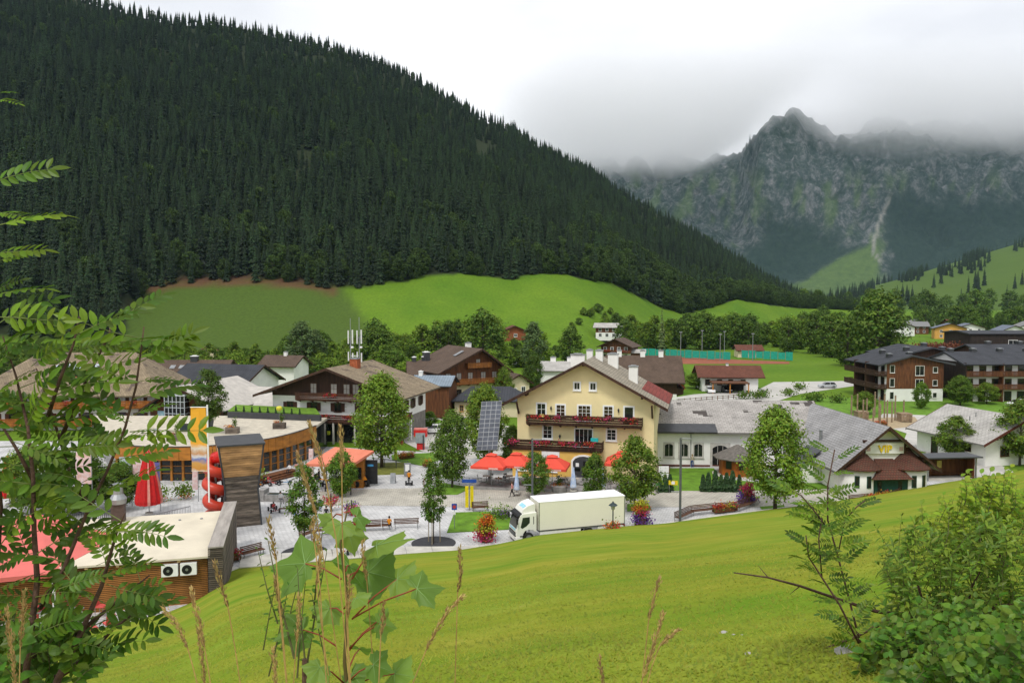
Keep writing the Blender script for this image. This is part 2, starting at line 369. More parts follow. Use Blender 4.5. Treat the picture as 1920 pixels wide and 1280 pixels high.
# ------------------------------------------------------------------ far mountain with low cloud
MR_Y = [(600, 250), (1000, 310), (1160, 296), (1230, 285), (1300, 292), (1385, 290), (1402, 265), (1425, 238), (1450, 216), (1480, 212), (1530, 228), (1600, 236), (1680, 232), (1760, 238), (1850, 230), (1920, 226), (2300, 190), (2800, 150)]
MC_Y = [(600, 470), (1150, 455), (1400, 500), (1480, 512), (1560, 488), (1640, 450), (1690, 470), (1760, 490), (1920, 445), (2800, 300)]
def make_mountain():
    pxs = [620+i*6 for i in range(310)]; nd = 130
    v, f, c = [], [], []
    for i in range(nd):
        t = i/(nd-1)
        for p in pxs:
            dr = lerp(4500, 3650, sst(1375, 1420, p)); dc = 2950
            zr, zc = ZQ(interp(MR_Y, p), dr), ZQ(interp(MC_Y, p), dc)
            if t < .18: k = t/.18; d = lerp(2650, dc, k); z = lerp(ZQ(590, 2650), zc, k*k*.3+k*.7)
            elif t < .93:
                k = (t-.18)/.75; d = lerp(dc, dr, k); z = lerp(zc, zr, k**.92)
            else: k = (t-.93)/.07; d = dr+400*k; z = zr-380*k
            x = (p-960)/FPX/CP*d
            am = sst(.14, .4, t)*(1-.45*sst(.8, 1, t))
            q = Vector((x/420, d/520, z/420)); q2 = Vector((x/130+.4*z/300, d/160, z/330))
            z += am*(150*(noise.ridged_multi_fractal(q, .9, 2.1, 7, 1.0, 2.0)-1.15)*.5+70*noise.fractal(q2, .7, 2.2, 6))
            v.append((x, d, z))
            r = ray(p, 600); py = 640-FPX*((d*SP+(z-CAM_Z)*CP)/(d*CP-(z-CAM_Z)*SP))
            nn = 22*noise.fractal(Vector((p/40, py/40, 7)), 1, 2, 4)
            fo = sst(352, 388, py+nn)*sst(1640, 1662, p+nn-(py-400)*.12)
            fo = max(fo, sst(455, 490, py+nn)*(1-sst(1470, 1490, p)))
            fo = max(fo, sst(395, 445, py+nn+(1500-p)*.28)*sst(1410, 1440, p)*(1-sst(1600, 1630, p+nn)))
            me_ = sst(0, 14, py-lerp(525, 452, sst(1470, 1635, p))+nn*.3)*sst(1460, 1480, p)*(1-sst(1640, 1652, p+nn*.3)); me1 = me_
            me_ = max(me_, .55*sst(.2, .5, noise.fractal(Vector((p/26, py/60, 1)), 1, 2, 4)+.12)*sst(300, 360, py)*(1-fo))
            gx = interp([(350, 1668), (395, 1652), (430, 1638), (470, 1634), (492, 1648)], py); scr = (1-sst(1.5, 5, abs(p-gx+nn*.2)))*sst(350, 400, py)*(1-sst(488, 496, py))
            fo *= 1-me1
            c += [fo, me_, scr, 1]
    n = len(pxs)
    for i in range(nd-1):
        for j in range(n-1): a = i*n+j; f.append((a, a+1, a+n+1, a+n))
    me = bpy.data.meshes.new('mountain'); me.from_pydata(v, [], f); me.polygons.foreach_set('use_smooth', [True]*len(f))
    a = me.color_attributes.new('cover', 'FLOAT_COLOR', 'POINT'); a.data.foreach_set('color', c)
    m = bpy.data.materials.new('mountain_rock'); m.use_nodes = True; nt = m.node_tree; b = nt.nodes['Principled BSDF']
    b.inputs['Roughness'].default_value = 1; b.inputs['Specular IOR Level'].default_value = .05
    t = N(nt, 'ShaderNodeTexCoord'); mp = N(nt, 'ShaderNodeMapping'); mp.inputs['Scale'].default_value = (1, 1, .4); nt.links.new(t.outputs['Object'], mp.inputs[0])
    n1 = N(nt, 'ShaderNodeTexNoise', Scale=.022, Detail=12.0, Roughness=.74); nt.links.new(mp.outputs[0], n1.inputs['Vector'])
    r1 = N(nt, 'ShaderNodeValToRGB'); e = r1.color_ramp.elements
    e[0].position = .42; e[0].color = (.016, .030, .022, 1); e[1].position = .70; e[1].color = (.30, .29, .275, 1)
    k = e.new(.50); k.color = (.045, .060, .056, 1); k = e.new(.58); k.color = (.115, .12, .122, 1)
    n3 = N(nt, 'ShaderNodeTexNoise', Scale=.05, Detail=8.0, Roughness=.75); nt.links.new(t.outputs['Object'], n3.inputs['Vector'])
    nm = N(nt, 'ShaderNodeMix'); nm.inputs[0].default_value = .42; nt.links.new(n1.outputs[0], nm.inputs[2]); nt.links.new(n3.outputs[0], nm.inputs[3]); nt.links.new(nm.outputs[0], r1.inputs[0])
    at = N(nt, 'ShaderNodeAttribute', attribute_name='cover'); se = N(nt, 'ShaderNodeSeparateColor'); nt.links.new(at.outputs['Color'], se.inputs[0])
    def mixc(fac, a, c0, c1):
        rr_ = N(nt, 'ShaderNodeValToRGB'); rr_.color_ramp.elements[0].position = .35; rr_.color_ramp.elements[1].position = .65
        rr_.color_ramp.elements[0].color = (*c0, 1); rr_.color_ramp.elements[1].color = (*c1, 1); nt.links.new(n3.outputs[0], rr_.inputs[0])
        k = N(nt, 'ShaderNodeMix', data_type='RGBA'); nt.links.new(fac, k.inputs[0]); nt.links.new(a, k.inputs[6]); nt.links.new(rr_.outputs[0], k.inputs[7]); return k.outputs[2]
    o = mixc(se.outputs[1], r1.outputs[0], (.055, .09, .03), (.085, .13, .04)); o = mixc(se.outputs[0], o, (.012, .024, .02), (.028, .046, .034)); o = mixc(se.outputs[2], o, (.12, .125, .115), (.24, .235, .21))
    nt.links.new(o, b.inputs['Base Color'])
    bp = N(nt, 'ShaderNodeBump', Strength=.6, Distance=12.0); nt.links.new(n1.outputs[0], bp.inputs['Height']); nt.links.new(bp.outputs[0], b.inputs['Normal'])
    me.materials.append(m); tag(inst('mountain', me), 'grey rocky mountain wall with dark forest at its foot', None, None, 'structure')
    # cloud bank lying on the summit
    X0, X1, Y0, Y1, Z0, Z1 = -200, 5200, 2700, 4700, 380, 1030
    cb = MB().box(X0, X1, Y0, Y1, Z0, Z1)
    cm = bpy.data.materials.new('cloud_mist'); cm.use_nodes = True; nt = cm.node_tree; nt.nodes.clear()
    L = nt.links.new; M_ = lambda op, a, b_=None: _m(nt, op, a, b_)
    def _m(nt, op, a, b_):
        k = N(nt, 'ShaderNodeMath', operation=op)
        for i, s in enumerate((a, b_)):
            if s is None: continue
            if isinstance(s, (int, float)): k.inputs[i].default_value = s
            else: L(s, k.inputs[i])
        return k.outputs[0]
    t = N(nt, 'ShaderNodeTexCoord'); sx = N(nt, 'ShaderNodeSeparateXYZ'); L(t.outputs['Object'], sx.inputs[0])
    mp = N(nt, 'ShaderNodeMapping'); mp.inputs['Scale'].default_value = (1, 1, 1.7); L(t.outputs['Object'], mp.inputs[0])
    nz = N(nt, 'ShaderNodeTexNoise', Scale=.0033, Detail=4.0, Roughness=.58); L(mp.outputs[0], nz.inputs['Vector'])
    # cloud base: higher round the free-standing summit
    g = M_('MULTIPLY', M_('SUBTRACT', sx.outputs[0], 1120), 1/230); g = M_('MULTIPLY', g, g); g = M_('MULTIPLY', M_('POWER', 2.718, M_('MULTIPLY', g, -1)), 170)
    lf = N(nt, 'ShaderNodeMapRange', interpolation_type='SMOOTHSTEP'); lf.inputs[1].default_value = 1250; lf.inputs[2].default_value = 850; lf.inputs[4].default_value = -35; L(sx.outputs[0], lf.inputs[0])
    base = M_('ADD', lf.outputs[0], M_('ADD', M_('ADD', g, 498), M_('MULTIPLY', nz.outputs[0], 240)))
    hh = M_('MULTIPLY', M_('SUBTRACT', sx.outputs[2], base), 1/160)
    mr = N(nt, 'ShaderNodeMapRange', interpolation_type='SMOOTHSTEP'); mr.inputs[1].default_value = -.35; mr.inputs[2].default_value = 1.0; mr.inputs[4].default_value = .0056; L(hh, mr.inputs[0])
    m2 = N(nt, 'ShaderNodeMapRange', interpolation_type='SMOOTHSTEP'); m2.inputs[1].default_value = 1010; m2.inputs[2].default_value = 720; m2.inputs[3].default_value = 0; m2.inputs[4].default_value = 1; L(sx.outputs[2], m2.inputs[0])
    m3 = N(nt, 'ShaderNodeMapRange', interpolation_type='SMOOTHSTEP'); m3.inputs[1].default_value = -150; m3.inputs[2].default_value = 380; L(sx.outputs[0], m3.inputs[0])
    den = M_('ADD', M_('MULTIPLY', M_('MULTIPLY', mr.outputs[0], m2.outputs[0]), m3.outputs[0]), 0.0)
    pv = N(nt, 'ShaderNodeVolumePrincipled'); pv.inputs['Color'].default_value = (.997, .998, 1, 1); pv.inputs['Anisotropy'].default_value = .75
    L(den, pv.inputs['Density']); ou = N(nt, 'ShaderNodeOutputMaterial'); L(pv.outputs[0], ou.inputs['Volume'])
    o = cb.build('cloud', cm); tag(o, 'low grey cloud bank hiding the mountain summit', 'cloud', None, 'stuff')
make_mountain()

def haze():
    m = bpy.data.materials.new('haze_air'); m.use_nodes = True; nt = m.node_tree; nt.nodes.clear()
    pv = N(nt, 'ShaderNodeVolumePrincipled', Density=HAZE); pv.inputs['Color'].default_value = (.52, .74, 1, 1); ou = N(nt, 'ShaderNodeOutputMaterial'); nt.links.new(pv.outputs[0], ou.inputs['Volume'])
    tag(MB().box(-3400, 3400, -75, 2640, -75, 470).build('haze', m), 'thin blue haze filling the valley', 'haze', None, 'stuff')
HAZE = 2.8e-5
haze()
# ================================================================== trees
def conifer(seed, H=24.0, rad=3.3, whorl=.75, per=7):
    rr = random.Random(seed); v, f, tint = [], [], []
    z = H*rr.uniform(.06, .12)
    while z < H*.985:
        k = z/H; r = rad*((1-k)**.85)*rr.uniform(.78, 1.15)+.12; a0 = rr.random()*6.28; n = per if k < .8 else 5
        for i in range(n):
            a = a0+i*6.283/n+rr.uniform(-.25, .25); L = r*rr.uniform(.7, 1.12); w = L*rr.uniform(.26, .36)+.12
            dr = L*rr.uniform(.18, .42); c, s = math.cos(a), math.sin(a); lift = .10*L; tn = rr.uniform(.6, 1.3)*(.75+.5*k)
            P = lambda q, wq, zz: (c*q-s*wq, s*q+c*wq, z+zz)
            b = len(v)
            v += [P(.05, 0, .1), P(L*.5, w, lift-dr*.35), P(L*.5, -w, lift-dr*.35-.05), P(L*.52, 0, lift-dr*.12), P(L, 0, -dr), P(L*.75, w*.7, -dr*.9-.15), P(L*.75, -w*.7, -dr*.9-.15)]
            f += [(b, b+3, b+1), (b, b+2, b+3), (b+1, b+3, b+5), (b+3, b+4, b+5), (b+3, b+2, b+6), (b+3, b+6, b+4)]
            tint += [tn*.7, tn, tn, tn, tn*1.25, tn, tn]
        z += whorl*rr.uniform(.75, 1.2)*(1.15-.5*k)
    b = len(v); v += [(.09, 0, H*.93), (-.06, .08, H*.93), (-.05, -.08, H*.93), (0, 0, H)]; f += [(b, b+1, b+3), (b+1, b+2, b+3), (b+2, b, b+3)]; tint += [1]*4
    me = bpy.data.meshes.new('spruce_crown'); me.from_pydata(v, [], f); settint(me, tint)
    tr = MB().tube([(0, 0, -1.5), (0, 0, H*.3), (0, 0, H*.9)], [.32, .24, .05], 6)
    return me, tr
def broadleaf(seed, H=10.0, rx=3.6, nclump=60, per=60, leaf=.32, low=.22, shape=1.0, trunk=.17, lean=0, spread=.55, fill=.6):
    rr = random.Random(seed); v, f, tint = [], [], []; cz = H*(low+(1-low)/2); hz = H*(1-low)/2
    tr = MB(); top = Vector((lean, 0, H*.62))
    tr.tube([(0, 0, -.4), (lean*.3, 0, H*.18), (lean*.7, .05, H*.42), top, (lean, 0, H*.85)], [trunk*1.25, trunk, trunk*.75, trunk*.45, trunk*.12], 7)
    centres = []
    for i in range(nclump):
        a = rr.random()*6.283; u = rr.uniform(-1, 1); q = (fill+(1-fill)*rr.random())
        if u < 0: rad_ = math.sqrt(max(0, 1-abs(u)**1.6))
        else: rad_ = (1-u**shape)**.62 if shape else 1
        lump = 1+.28*noise.noise(Vector((math.cos(a)*1.7, math.sin(a)*1.7, u*2+seed)))
        c = Vector((math.cos(a)*rx*rad_*q*lump+lean, math.sin(a)*rx*rad_*q*lump, cz+u*hz*(.93+.05*lump)))
        centres.append((c, u))
        if i % 4 == 0:
            st = Vector((lean*.5, 0, lerp(H*.2, H*.6, max(0, min(1, (c.z-H*low)/(H*.6))))))
            tr.tube([st, st.lerp(c, .5)+Vector((0, 0, .25)), c], [trunk*.42, trunk*.22, .02], 4, False)
    for c, u in centres:
        cs = rx*spread*rr.uniform(.5, .95)*.62; ct = rr.uniform(.68, 1.22)
        for j in range(per):
            o = Vector((rr.gauss(0, 1), rr.gauss(0, 1), rr.gauss(0, .72)))*cs*.52; p = c+o
            nrm = (o.normalized()*.8+Vector((0, 0, .75))+Vector((rr.uniform(-1, 1), rr.uniform(-1, 1), rr.uniform(-1, 1)))*.75).normalized()
            t1 = nrm.orthogonal().normalized(); ang = rr.random()*6.283; t2 = nrm.cross(t1); d1 = t1*math.cos(ang)+t2*math.sin(ang); d2 = nrm.cross(d1)
            s = leaf*rr.uniform(.65, 1.25); b = len(v)
            v += [tuple(p-d1*s*.5), tuple(p+d2*s*.34+nrm*s*.08), tuple(p+d1*s*.55), tuple(p-d2*s*.34+nrm*s*.08)]; f += [(b, b+1, b+2), (b, b+2, b+3)]
            tint += [ct]*4
    me = bpy.data.meshes.new('leaf_crown'); me.from_pydata(v, [], f); settint(me, tint)
    return me, tr
BARK = mat('bark', (.09, .07, .05), .95, .3, 6, .6, stretch=(1, 1, .25))
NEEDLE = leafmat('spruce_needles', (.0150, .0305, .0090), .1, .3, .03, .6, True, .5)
DARKLEAF = leafmat('dark_leaves', (.090, .155, .016), .22, .32, .025)
MIDLEAF = leafmat('green_leaves', (.150, .235, .020), .28, .32, .03)
PALELEAF = leafmat('willow_leaves', (.092, .140, .045), .25, .3, .03)
YOUNGLEAF = leafmat('young_leaves', (.108, .195, .016), .28, .3, .03)
LARCH = leafmat('larch_needles', (.075, .105, .03), .2, .3, .02)
def proto(mk, cm):
    me, tr = mk; me.materials.append(cm); return me, tr.mesh('trunk', BARK, True)
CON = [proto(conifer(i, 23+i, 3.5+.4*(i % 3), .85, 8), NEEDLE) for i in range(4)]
FAR = [proto(broadleaf(20+i, 12, [4.6, 3.7, 4.2, 5.2][i], 95, 48, .62, [.03, .02, .05, .02][i], [1.3, 1.0, 1.6, 2.0][i], .24), [DARKLEAF, MIDLEAF, DARKLEAF, MIDLEAF][i]) for i in range(4)]
FAR.append(proto(broadleaf(31, 14, 3.8, 110, 55, .5, .03, 1.1, .2), PALELEAF))
LAR = proto(conifer(9, 22, 3.4, .8, 8), LARCH)
def place_tree(name, label, cat, pr, p, sc, rz=0, group=None, sx=None):
    t = thing(name, label, cat, p, rz, group); t.scale = (sx or sc, sx or sc, sc)
    inst('trunk', pr[1], t); inst('crown', pr[0], t); return t

def gn_scatter(name, pts, sources, label, cat):
    """pts: (x,y,z,scale,rot,idx); one mesh of points, a source mesh set on each"""
    me = bpy.data.meshes.new(name); me.from_pydata([p[:3] for p in pts], [], [])
    for k, an in ((3, 'sca'), (4, 'rot')): a = me.attributes.new(an, 'FLOAT', 'POINT'); a.data.foreach_set('value', [p[k] for p in pts])
    a = me.attributes.new('idx', 'INT', 'POINT'); a.data.foreach_set('value', [p[5] for p in pts])
    o = inst(name, me); tag(o, label, cat, None, 'stuff')
    ng = bpy.data.node_groups.new(name, 'GeometryNodeTree')
    ng.interface.new_socket('Geometry', in_out='INPUT', socket_type='NodeSocketGeometry'); ng.interface.new_socket('Geometry', in_out='OUTPUT', socket_type='NodeSocketGeometry')
    gi, go = N(ng, 'NodeGroupInput'), N(ng, 'NodeGroupOutput'); jn = N(ng, 'GeometryNodeJoinGeometry'); L = ng.links.new
    def attr(n, t): k = N(ng, 'GeometryNodeInputNamedAttribute', data_type=t); k.inputs['Name'].default_value = n; return k.outputs[0]
    s, r, ix = attr('sca', 'FLOAT'), attr('rot', 'FLOAT'), attr('idx', 'INT')
    cx = N(ng, 'ShaderNodeCombineXYZ'); L(r, cx.inputs[2]); er = N(ng, 'FunctionNodeEulerToRotation'); L(cx.outputs[0], er.inputs[0])
    for k, src in enumerate(sources):
        cmp_ = N(ng, 'FunctionNodeCompare', data_type='INT', operation='EQUAL'); L(ix, cmp_.inputs[2]); cmp_.inputs[3].default_value = k
        oi = N(ng, 'GeometryNodeObjectInfo', transform_space='ORIGINAL'); oi.inputs[0].default_value = src; oi.inputs[1].default_value = True
        ip = N(ng, 'GeometryNodeInstanceOnPoints'); L(gi.outputs[0], ip.inputs['Points']); L(cmp_.outputs[0], ip.inputs['Selection']); L(oi.outputs['Geometry'], ip.inputs['Instance'])
        L(er.outputs[0], ip.inputs['Rotation']); L(s, ip.inputs['Scale']); L(ip.outputs[0], jn.inputs[0])
    L(jn.outputs[0], go.inputs[0]); md = o.modifiers.new('scatter', 'NODES'); md.node_group = ng
    return o

def make_forest():
    rr = random.Random(11); pts = []
    y = 340.0
    while y < 1290:
        sp = lerp(6.0, 7.0, sst(380, 1000, y)); x = -.92*y
        while x < .44*y:
            X, Y = x+rr.uniform(-.5, .5)*sp, y+rr.uniform(-.5, .5)*sp; x += sp
            if not forest_at(X, Y): continue
            px = px_of(X, Y); z = land_z(X, Y); py = 640-FPX*((Y*SP+(z+14-CAM_Z)*CP)/(Y*CP-(z+14-CAM_Z)*SP))
            if py < -70 or px < -220: continue
            dm = interp(MT_D, px); e = Y-dm
            nn = noise.noise(Vector((X/60, Y/60, 5))); n2 = noise.noise(Vector((X/25, Y/25, 8)))
            if nn > .52 and e > 60: continue
            lush = sst(950, 1250, px)*(1-sst(60, 170, e))*.75+.16*(1-sst(20, 90, e))+.035
            if rr.random() < lush+n2*.25: idx = rr.choice([4, 4, 4, 6, 6, 6, 5]); s = rr.uniform(.75, 1.35)*(.9 if e < 30 else 1.1)*(1-.4*sst(600, 980, Y))
            else: idx = rr.randrange(4); s = rr.uniform(.6, 1.08)*(1.0 if e > 15 else .85)*(1.02-.42*sst(600, 980, Y))
            pts.append((X, Y, z-.3, s, rr.random()*6.28, idx))
        y += sp
    pts.sort(key=lambda p: p[1]-interp(MT_D, px_of(p[0], p[1]))*.9 if -20 < px_of(p[0], p[1]) < 1560 else 9e9)
    first = [p for p in pts if p[5] < 4][:300]; fs = set(first); rest = [p for p in pts if p not in fs]
    zone = lambda p: next(n for k, n in ((240, 'behind the big lodge'), (640, 'above the dull dark meadow'), (1015, 'above the bright green meadow'), (1250, 'along the sloping corner of the bright meadow'), (9999, 'at the narrow valley end')) if px_of(p[0], p[1]) < k)
    fl = leafmat('forest_broadleaf', (.045, .080, .012), .2, .3, .02); FF = []
    for me, tr in FAR[:3]: q = me.copy(); q.materials[0] = fl; FF.append((q, tr))
    protos = CON+FF; seen = {}
    for p in first:
        k = p[5]
        if k < 4: o = place_tree('spruce_tree', 'tall dark front-rank spruce of the forest '+zone(p), 'tree', protos[k], p[:3], p[3], p[4], 'spruces along the forest edge')
        else: o = place_tree('broadleaf_tree', 'round broadleaf tree among front-rank spruces '+zone(p), 'tree', protos[k], p[:3], p[3], p[4], 'broadleaf trees along the forest edge')
        seen.setdefault(k, [c for c in o.children if c.name.startswith('crown')][0])
    for k in range(7):
        if k not in seen:
            p = next(q for q in rest if q[5] == k); rest.remove(p); o = place_tree('spruce_tree' if k < 4 else 'broadleaf_tree', 'spruce standing alone deep within the forest mass' if k < 4 else ['dark rounded leafy tree near the forest rim', 'fresh leafy tree near the forest rim', 'bushy leafy tree near the forest rim'][k-4], 'tree', protos[k], p[:3], p[3], p[4]); seen[k] = [c for c in o.children if c.name.startswith('crown')][0]
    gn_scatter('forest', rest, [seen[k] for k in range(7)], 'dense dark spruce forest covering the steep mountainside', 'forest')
    return seen
SEEN = make_forest()

def GL(px, py):                                  # line of sight meets the land
    d = 150.0
    while d < 2500:
        p = PD(px, py, d)
        if p.z <= land_z(p.x, p.y): return p
        d += 1.0
    return PD(px, py, 400)
TREE_TOP = [(-60, 640), (100, 640), (230, 632), (330, 655), (380, 650), (450, 648), (490, 665), (530, 640), (560, 608), (600, 612), (640, 645), (690, 608), (740, 625), (800, 602), (860, 600), (905, 588), (940, 602), (975, 645), (1000, 606), (1035, 650), (1070, 605), (1100, 582), (1170, 588), (1205, 600), (1240, 590), (1290, 585), (1330, 578), (1400, 592), (1450, 592), (1520, 585), (1580, 600), (1640, 575), (1700, 596), (1760, 604), (1830, 608), (1930, 606)]
def make_treeline():
    rr = random.Random(5)
    G1 = 'broadleaf trees behind the village'
    kinds = ['dark round broadleaf tree in the belt between village and meadow', 'fresh green broadleaf tree in the belt between village and meadow', 'dark bushy broadleaf tree in the belt between village and meadow', 'wide spreading green tree in the belt between village and meadow', 'grey green willow in the belt between village and meadow']
    def zone(px, d):
        if d > 690: return 'in the far wooded strip across the valley'
        if d > 425: return 'among the distant hamlet houses'
        return next(n for k, n in ((150, 'behind the big lodge roof'), (330, 'behind the long brown roof'), (480, 'behind the glass-bay house'), (640, 'behind the balcony house'), (780, 'beyond the roof antennas'), (960, 'behind the brown hotel'), (1060, 'beside the distant car park'), (1215, 'round the hillside houses'), (1500, 'behind the tennis courts'), (9999, 'behind the dark timber hotel')) if px < k)+(' in the front row' if d < 247 else '')
    def put(px, d, k, top=None, f=1.0):
        x = (px-960)/FPX/CP*d; z = land_z(x, d); t = top if top else interp(TREE_TOP, px)
        h = (ZQ(t, d)-z)*f
        if h < 3.2: h = rr.uniform(3.2, 5)
        H0 = 14 if k == 4 else 12; s = h/H0
        place_tree('broadleaf_tree' if k != 4 else 'willow_tree', kinds[k].replace('in the belt between village and meadow', zone(px, d)), 'tree', FAR[k], (x, d, z-.1), s, rr.random()*6.28, G1+(' %d' % k if 0 else ''), s*rr.uniform(.85, 1.15) if h > 7 else s*1.5)
    for i in range(74):                              # left and middle belt
        px = -40+i*15.2+rr.uniform(-8, 8); d = rr.uniform(248, 318)
        if 930 < px < 985 and d < 300: continue
        put(px, d, rr.choice([0, 1, 2, 3, 1, 2]), None, rr.uniform(.78, 1.02))
    for i in range(50): px = -60+i*21.5+rr.uniform(-8, 8); put(px, rr.uniform(228, 262), rr.choice([0, 1, 2, 1]), rr.uniform(640, 662) if px < 1000 or px > 1060 else 668)
    for i in range(40):                              # lower front of the belt
        px = -30+i*25+rr.uniform(-8, 8)
        if 1000 < px < 1130: continue
        put(px, rr.uniform(205, 246), rr.choice([1, 3, 2]), rr.uniform(655, 676))
    put(566, 236, 4, 602); put(590, 240, 4, 618); put(705, 262, 0, 600); put(905, 255, 0, 583); put(1000, 246, 4, 604)
    for i in range(17): put(1075+i*9.5+rr.uniform(-4, 4), rr.uniform(385, 420) if 3 < i < 10 else rr.uniform(335, 400), rr.choice([0, 2, 0, 1]), None, rr.uniform(.85, 1.03))
    for i in range(34):                              # avenue behind the sports ground
        px = 1225+i*13+rr.uniform(-7, 7); put(px, rr.uniform(345, 410), rr.choice([0, 2, 0, 2, 1, 3]), None, rr.uniform(.72, 1.04))
    for px, tp, d in ((1645, 548, 250), (1590, 600, 262), (1668, 622, 255), (1560, 590, 300), (1478, 596, 330), (1530, 585, 320), (1620, 585, 275)): put(px, d, rr.choice([0, 2]), tp)
    for i in range(42):                              # far right, between the distant houses
        put(1530+i*9.8+rr.uniform(-8, 8), rr.uniform(490, 660), rr.choice([0, 2]), rr.uniform(572, 598))
    for i in range(18): put(1420+i*29+rr.uniform(-8, 8), rr.uniform(700, 1050), rr.choice([0, 2]), rr.uniform(542, 556))
    # spruces on the far right-hand meadows
    for i in range(44):
        px = rr.uniform(1640, 1925); d = rr.uniform(900, 1500); x = (px-960)/FPX/CP*d
        if noise.noise(Vector((px/45, d/300, 3))) < -.02: continue
        k = rr.randrange(4); place_tree('spruce_tree', 'dark spruce standing free on the distant sloping pasture', 'tree', CON[k], (x, d, land_z(x, d)-.3), rr.uniform(1.0, 1.5), rr.random()*6, 'spruces on the distant pasture')
    for px, py, tp, lab in ((1240, 722, 574, 'tall slim pale green larch behind the brown-roofed chalet'), (690, 668, 596, 'dark conifer poking above the trees behind the roof antennas'), (1385, 665, 640, 'small dark conifer beside the tennis clubhouse')):
        g = G(px, py); h = ZQ(tp, g.y); o = place_tree('larch_tree' if px == 1240 else 'conifer_tree', lab, 'tree', LAR if px == 1240 else CON[1], g, h/(22 if px == 1240 else 25), 0, None)
        if px == 1240: o.scale.x = o.scale.y = .62
    # wooded strip under the far mountain
    pts = []
    for i in range(1500):
        px = rr.uniform(1440, 1960); d = rr.uniform(1500, 2500); x = (px-960)/FPX/CP*d
        if noise.noise(Vector((px/60, d/350, 1))) < .05+.3*sst(1650, 1500, px): continue
        pts.append((x, d, land_z(x, d)-.5, rr.uniform(.8, 1.2), rr.random()*6, rr.randrange(4)))
    gn_scatter('far_forest', pts, [SEEN[k] for k in range(4)], 'dark distant spruce woods at the foot of the rocky mountain', 'forest')
make_treeline()
# ================================================================== building kit
GLASS = mat('window_glass', (.02, .022, .022), .08, .3, 1.2, spec=.5)
WARMGLASS = mat('lit_brown_glass', (.05, .03, .018), .1, .4, 2, spec=.5)  # panes with a warm dark-brown colour of their own
WHITEP = mat('white_plaster', (.80, .79, .76), .9, .05, .6, .15, 12)
CREAM = mat('cream_plaster', (.72, .62, .42), .9, .05, .6, .15, 12)
YELLOW = mat('yellow_plaster', (.80, .68, .38), .9, .05, .5, .12, 14)
OCHRE = mat('ochre_plaster', (.74, .47, .12), .9, .06, .5, .12, 14)
DARKWOOD = mat('dark_stained_wood', (.055, .026, .014), .75, .3, 3, .35, 9, stretch=(1, 1, .12), rnd=.15)
BROWNWOOD = mat('brown_wood', (.135, .05, .018), .7, .3, 3, .35, 9, stretch=(1, 1, .15), rnd=.15)
ORANGEWOOD = mat('orange_larch', (.42, .165, .025), .6, .2, 2.5, .2, 8, stretch=(.3, .3, 1), rnd=.1)
GREYWOOD = mat('weathered_grey_wood', (.15, .122, .098), .9, .35, 3, .5, 9, stretch=(.25, .25, 1), rnd=.35)
TANWOOD = mat('tan_boards', (.46, .26, .11), .8, .3, 2, .4, 9, stretch=(.25, .25, 1), rnd=.18)
METALDK = mat('anthracite_metal', (.045, .047, .052), .5, .15, 1.5, spec=.4)
METAL = mat('grey_metal', (.32, .33, .34), .4, .12, 2, metal=.6)
WHITEM = mat('white_paint', (.8, .8, .79), .5, .04, 1)
CONC = mat('pale_concrete', (.5, .48, .43), .9, .12, .8, .2, 10)
STONE = mat('grey_stone', (.3, .29, .28), .9, .2, 1.5, .4, 8)
FRAMEBR = mat('window_brown', (.08, .03, .012), .6, .2, 4)
REDROOF = brickmat('red_tin_roof', (.22, .045, .035), (.19, .04, .03), (.12, .025, .02), .45, 9, .04)
def roofm(name, c, sx=.45, sy=.3, var=.3, extra=None, mort=.025):
    return brickmat(name, c, tuple(x*(1-var) for x in c), tuple(x*.42 for x in c), sx, sy, mort, .9, .5, 'UV', 0, extra)
TANROOF = roofm('tan_shingles', (.30, .235, .155), .42, .30, .28, ((.10, .075, .06), .58, .66, .5))
HOUSEROOF = roofm('guesthouse_shingles', (.33, .29, .225), .5, .34, .22)
SLATE = roofm('pale_slate', (.40, .375, .35), .62, .36, .16, ((.07, .06, .055), .60, .62, .33))
SLATE2 = roofm('grey_slate', (.33, .325, .325), .6, .34, .14)
BROWNROOF = roofm('brown_tiles', (.125, .085, .062), .34, .30, .2)
REDBROWN = roofm('redbrown_tiles', (.16, .06, .038), .34, .30, .2)
DARKROOF = roofm('anthracite_roof', (.05, .053, .062), .5, 6.0, .12)
GRAVEL = mat('pale_gravel_roof', (.52, .47, .38), .95, .12, 1.2, .35, 30)
LIGHTROOF = roofm('pale_grey_roof', (.46, .44, .41), .6, .35, .1)
REDFLOWER = leafmat('red_geraniums', (.42, .018, .02), .2, .35, .03); PINKFLOWER = leafmat('pink_geraniums', (.45, .04, .11), .2, .35, .04)
ORFLOWER = leafmat('orange_blossoms', (.48, .14, .015), .2, .35, .04); YELFLOWER = leafmat('yellow_green_blossoms', (.40, .38, .03), .2, .3, .03); PURFLOWER = leafmat('purple_petunias', (.13, .045, .27), .2, .4, .05)
def petals(mb, rr, c, ext, n, s):                # loose leaf or petal faces round c
    for i in range(n):
        p = Vector(c)+Vector((rr.gauss(0, 1)*ext[0], rr.gauss(0, 1)*ext[1], rr.gauss(0, 1)*ext[2]))*.5
        nr = Vector((rr.uniform(-1, 1), rr.uniform(-1, .4), rr.uniform(-.3, 1))).normalized(); a = nr.orthogonal().normalized(); b = nr.cross(a); q = s*rr.uniform(.6, 1.3)
        mb.quad(p-a*q*.5, p+b*q*.45, p+a*q*.5, p-b*q*.45)
def flowers(parent, c, ext, n, s, m, rr, name='flowers'):
    mb = MB(); petals(mb, rr, (0, 0, 0), ext, n, s); me = mb.mesh(name, m); settint(me, [1.0]*len(mb.v)); return tag(inst(name, me, parent, c), None, None, None, 'stuff')

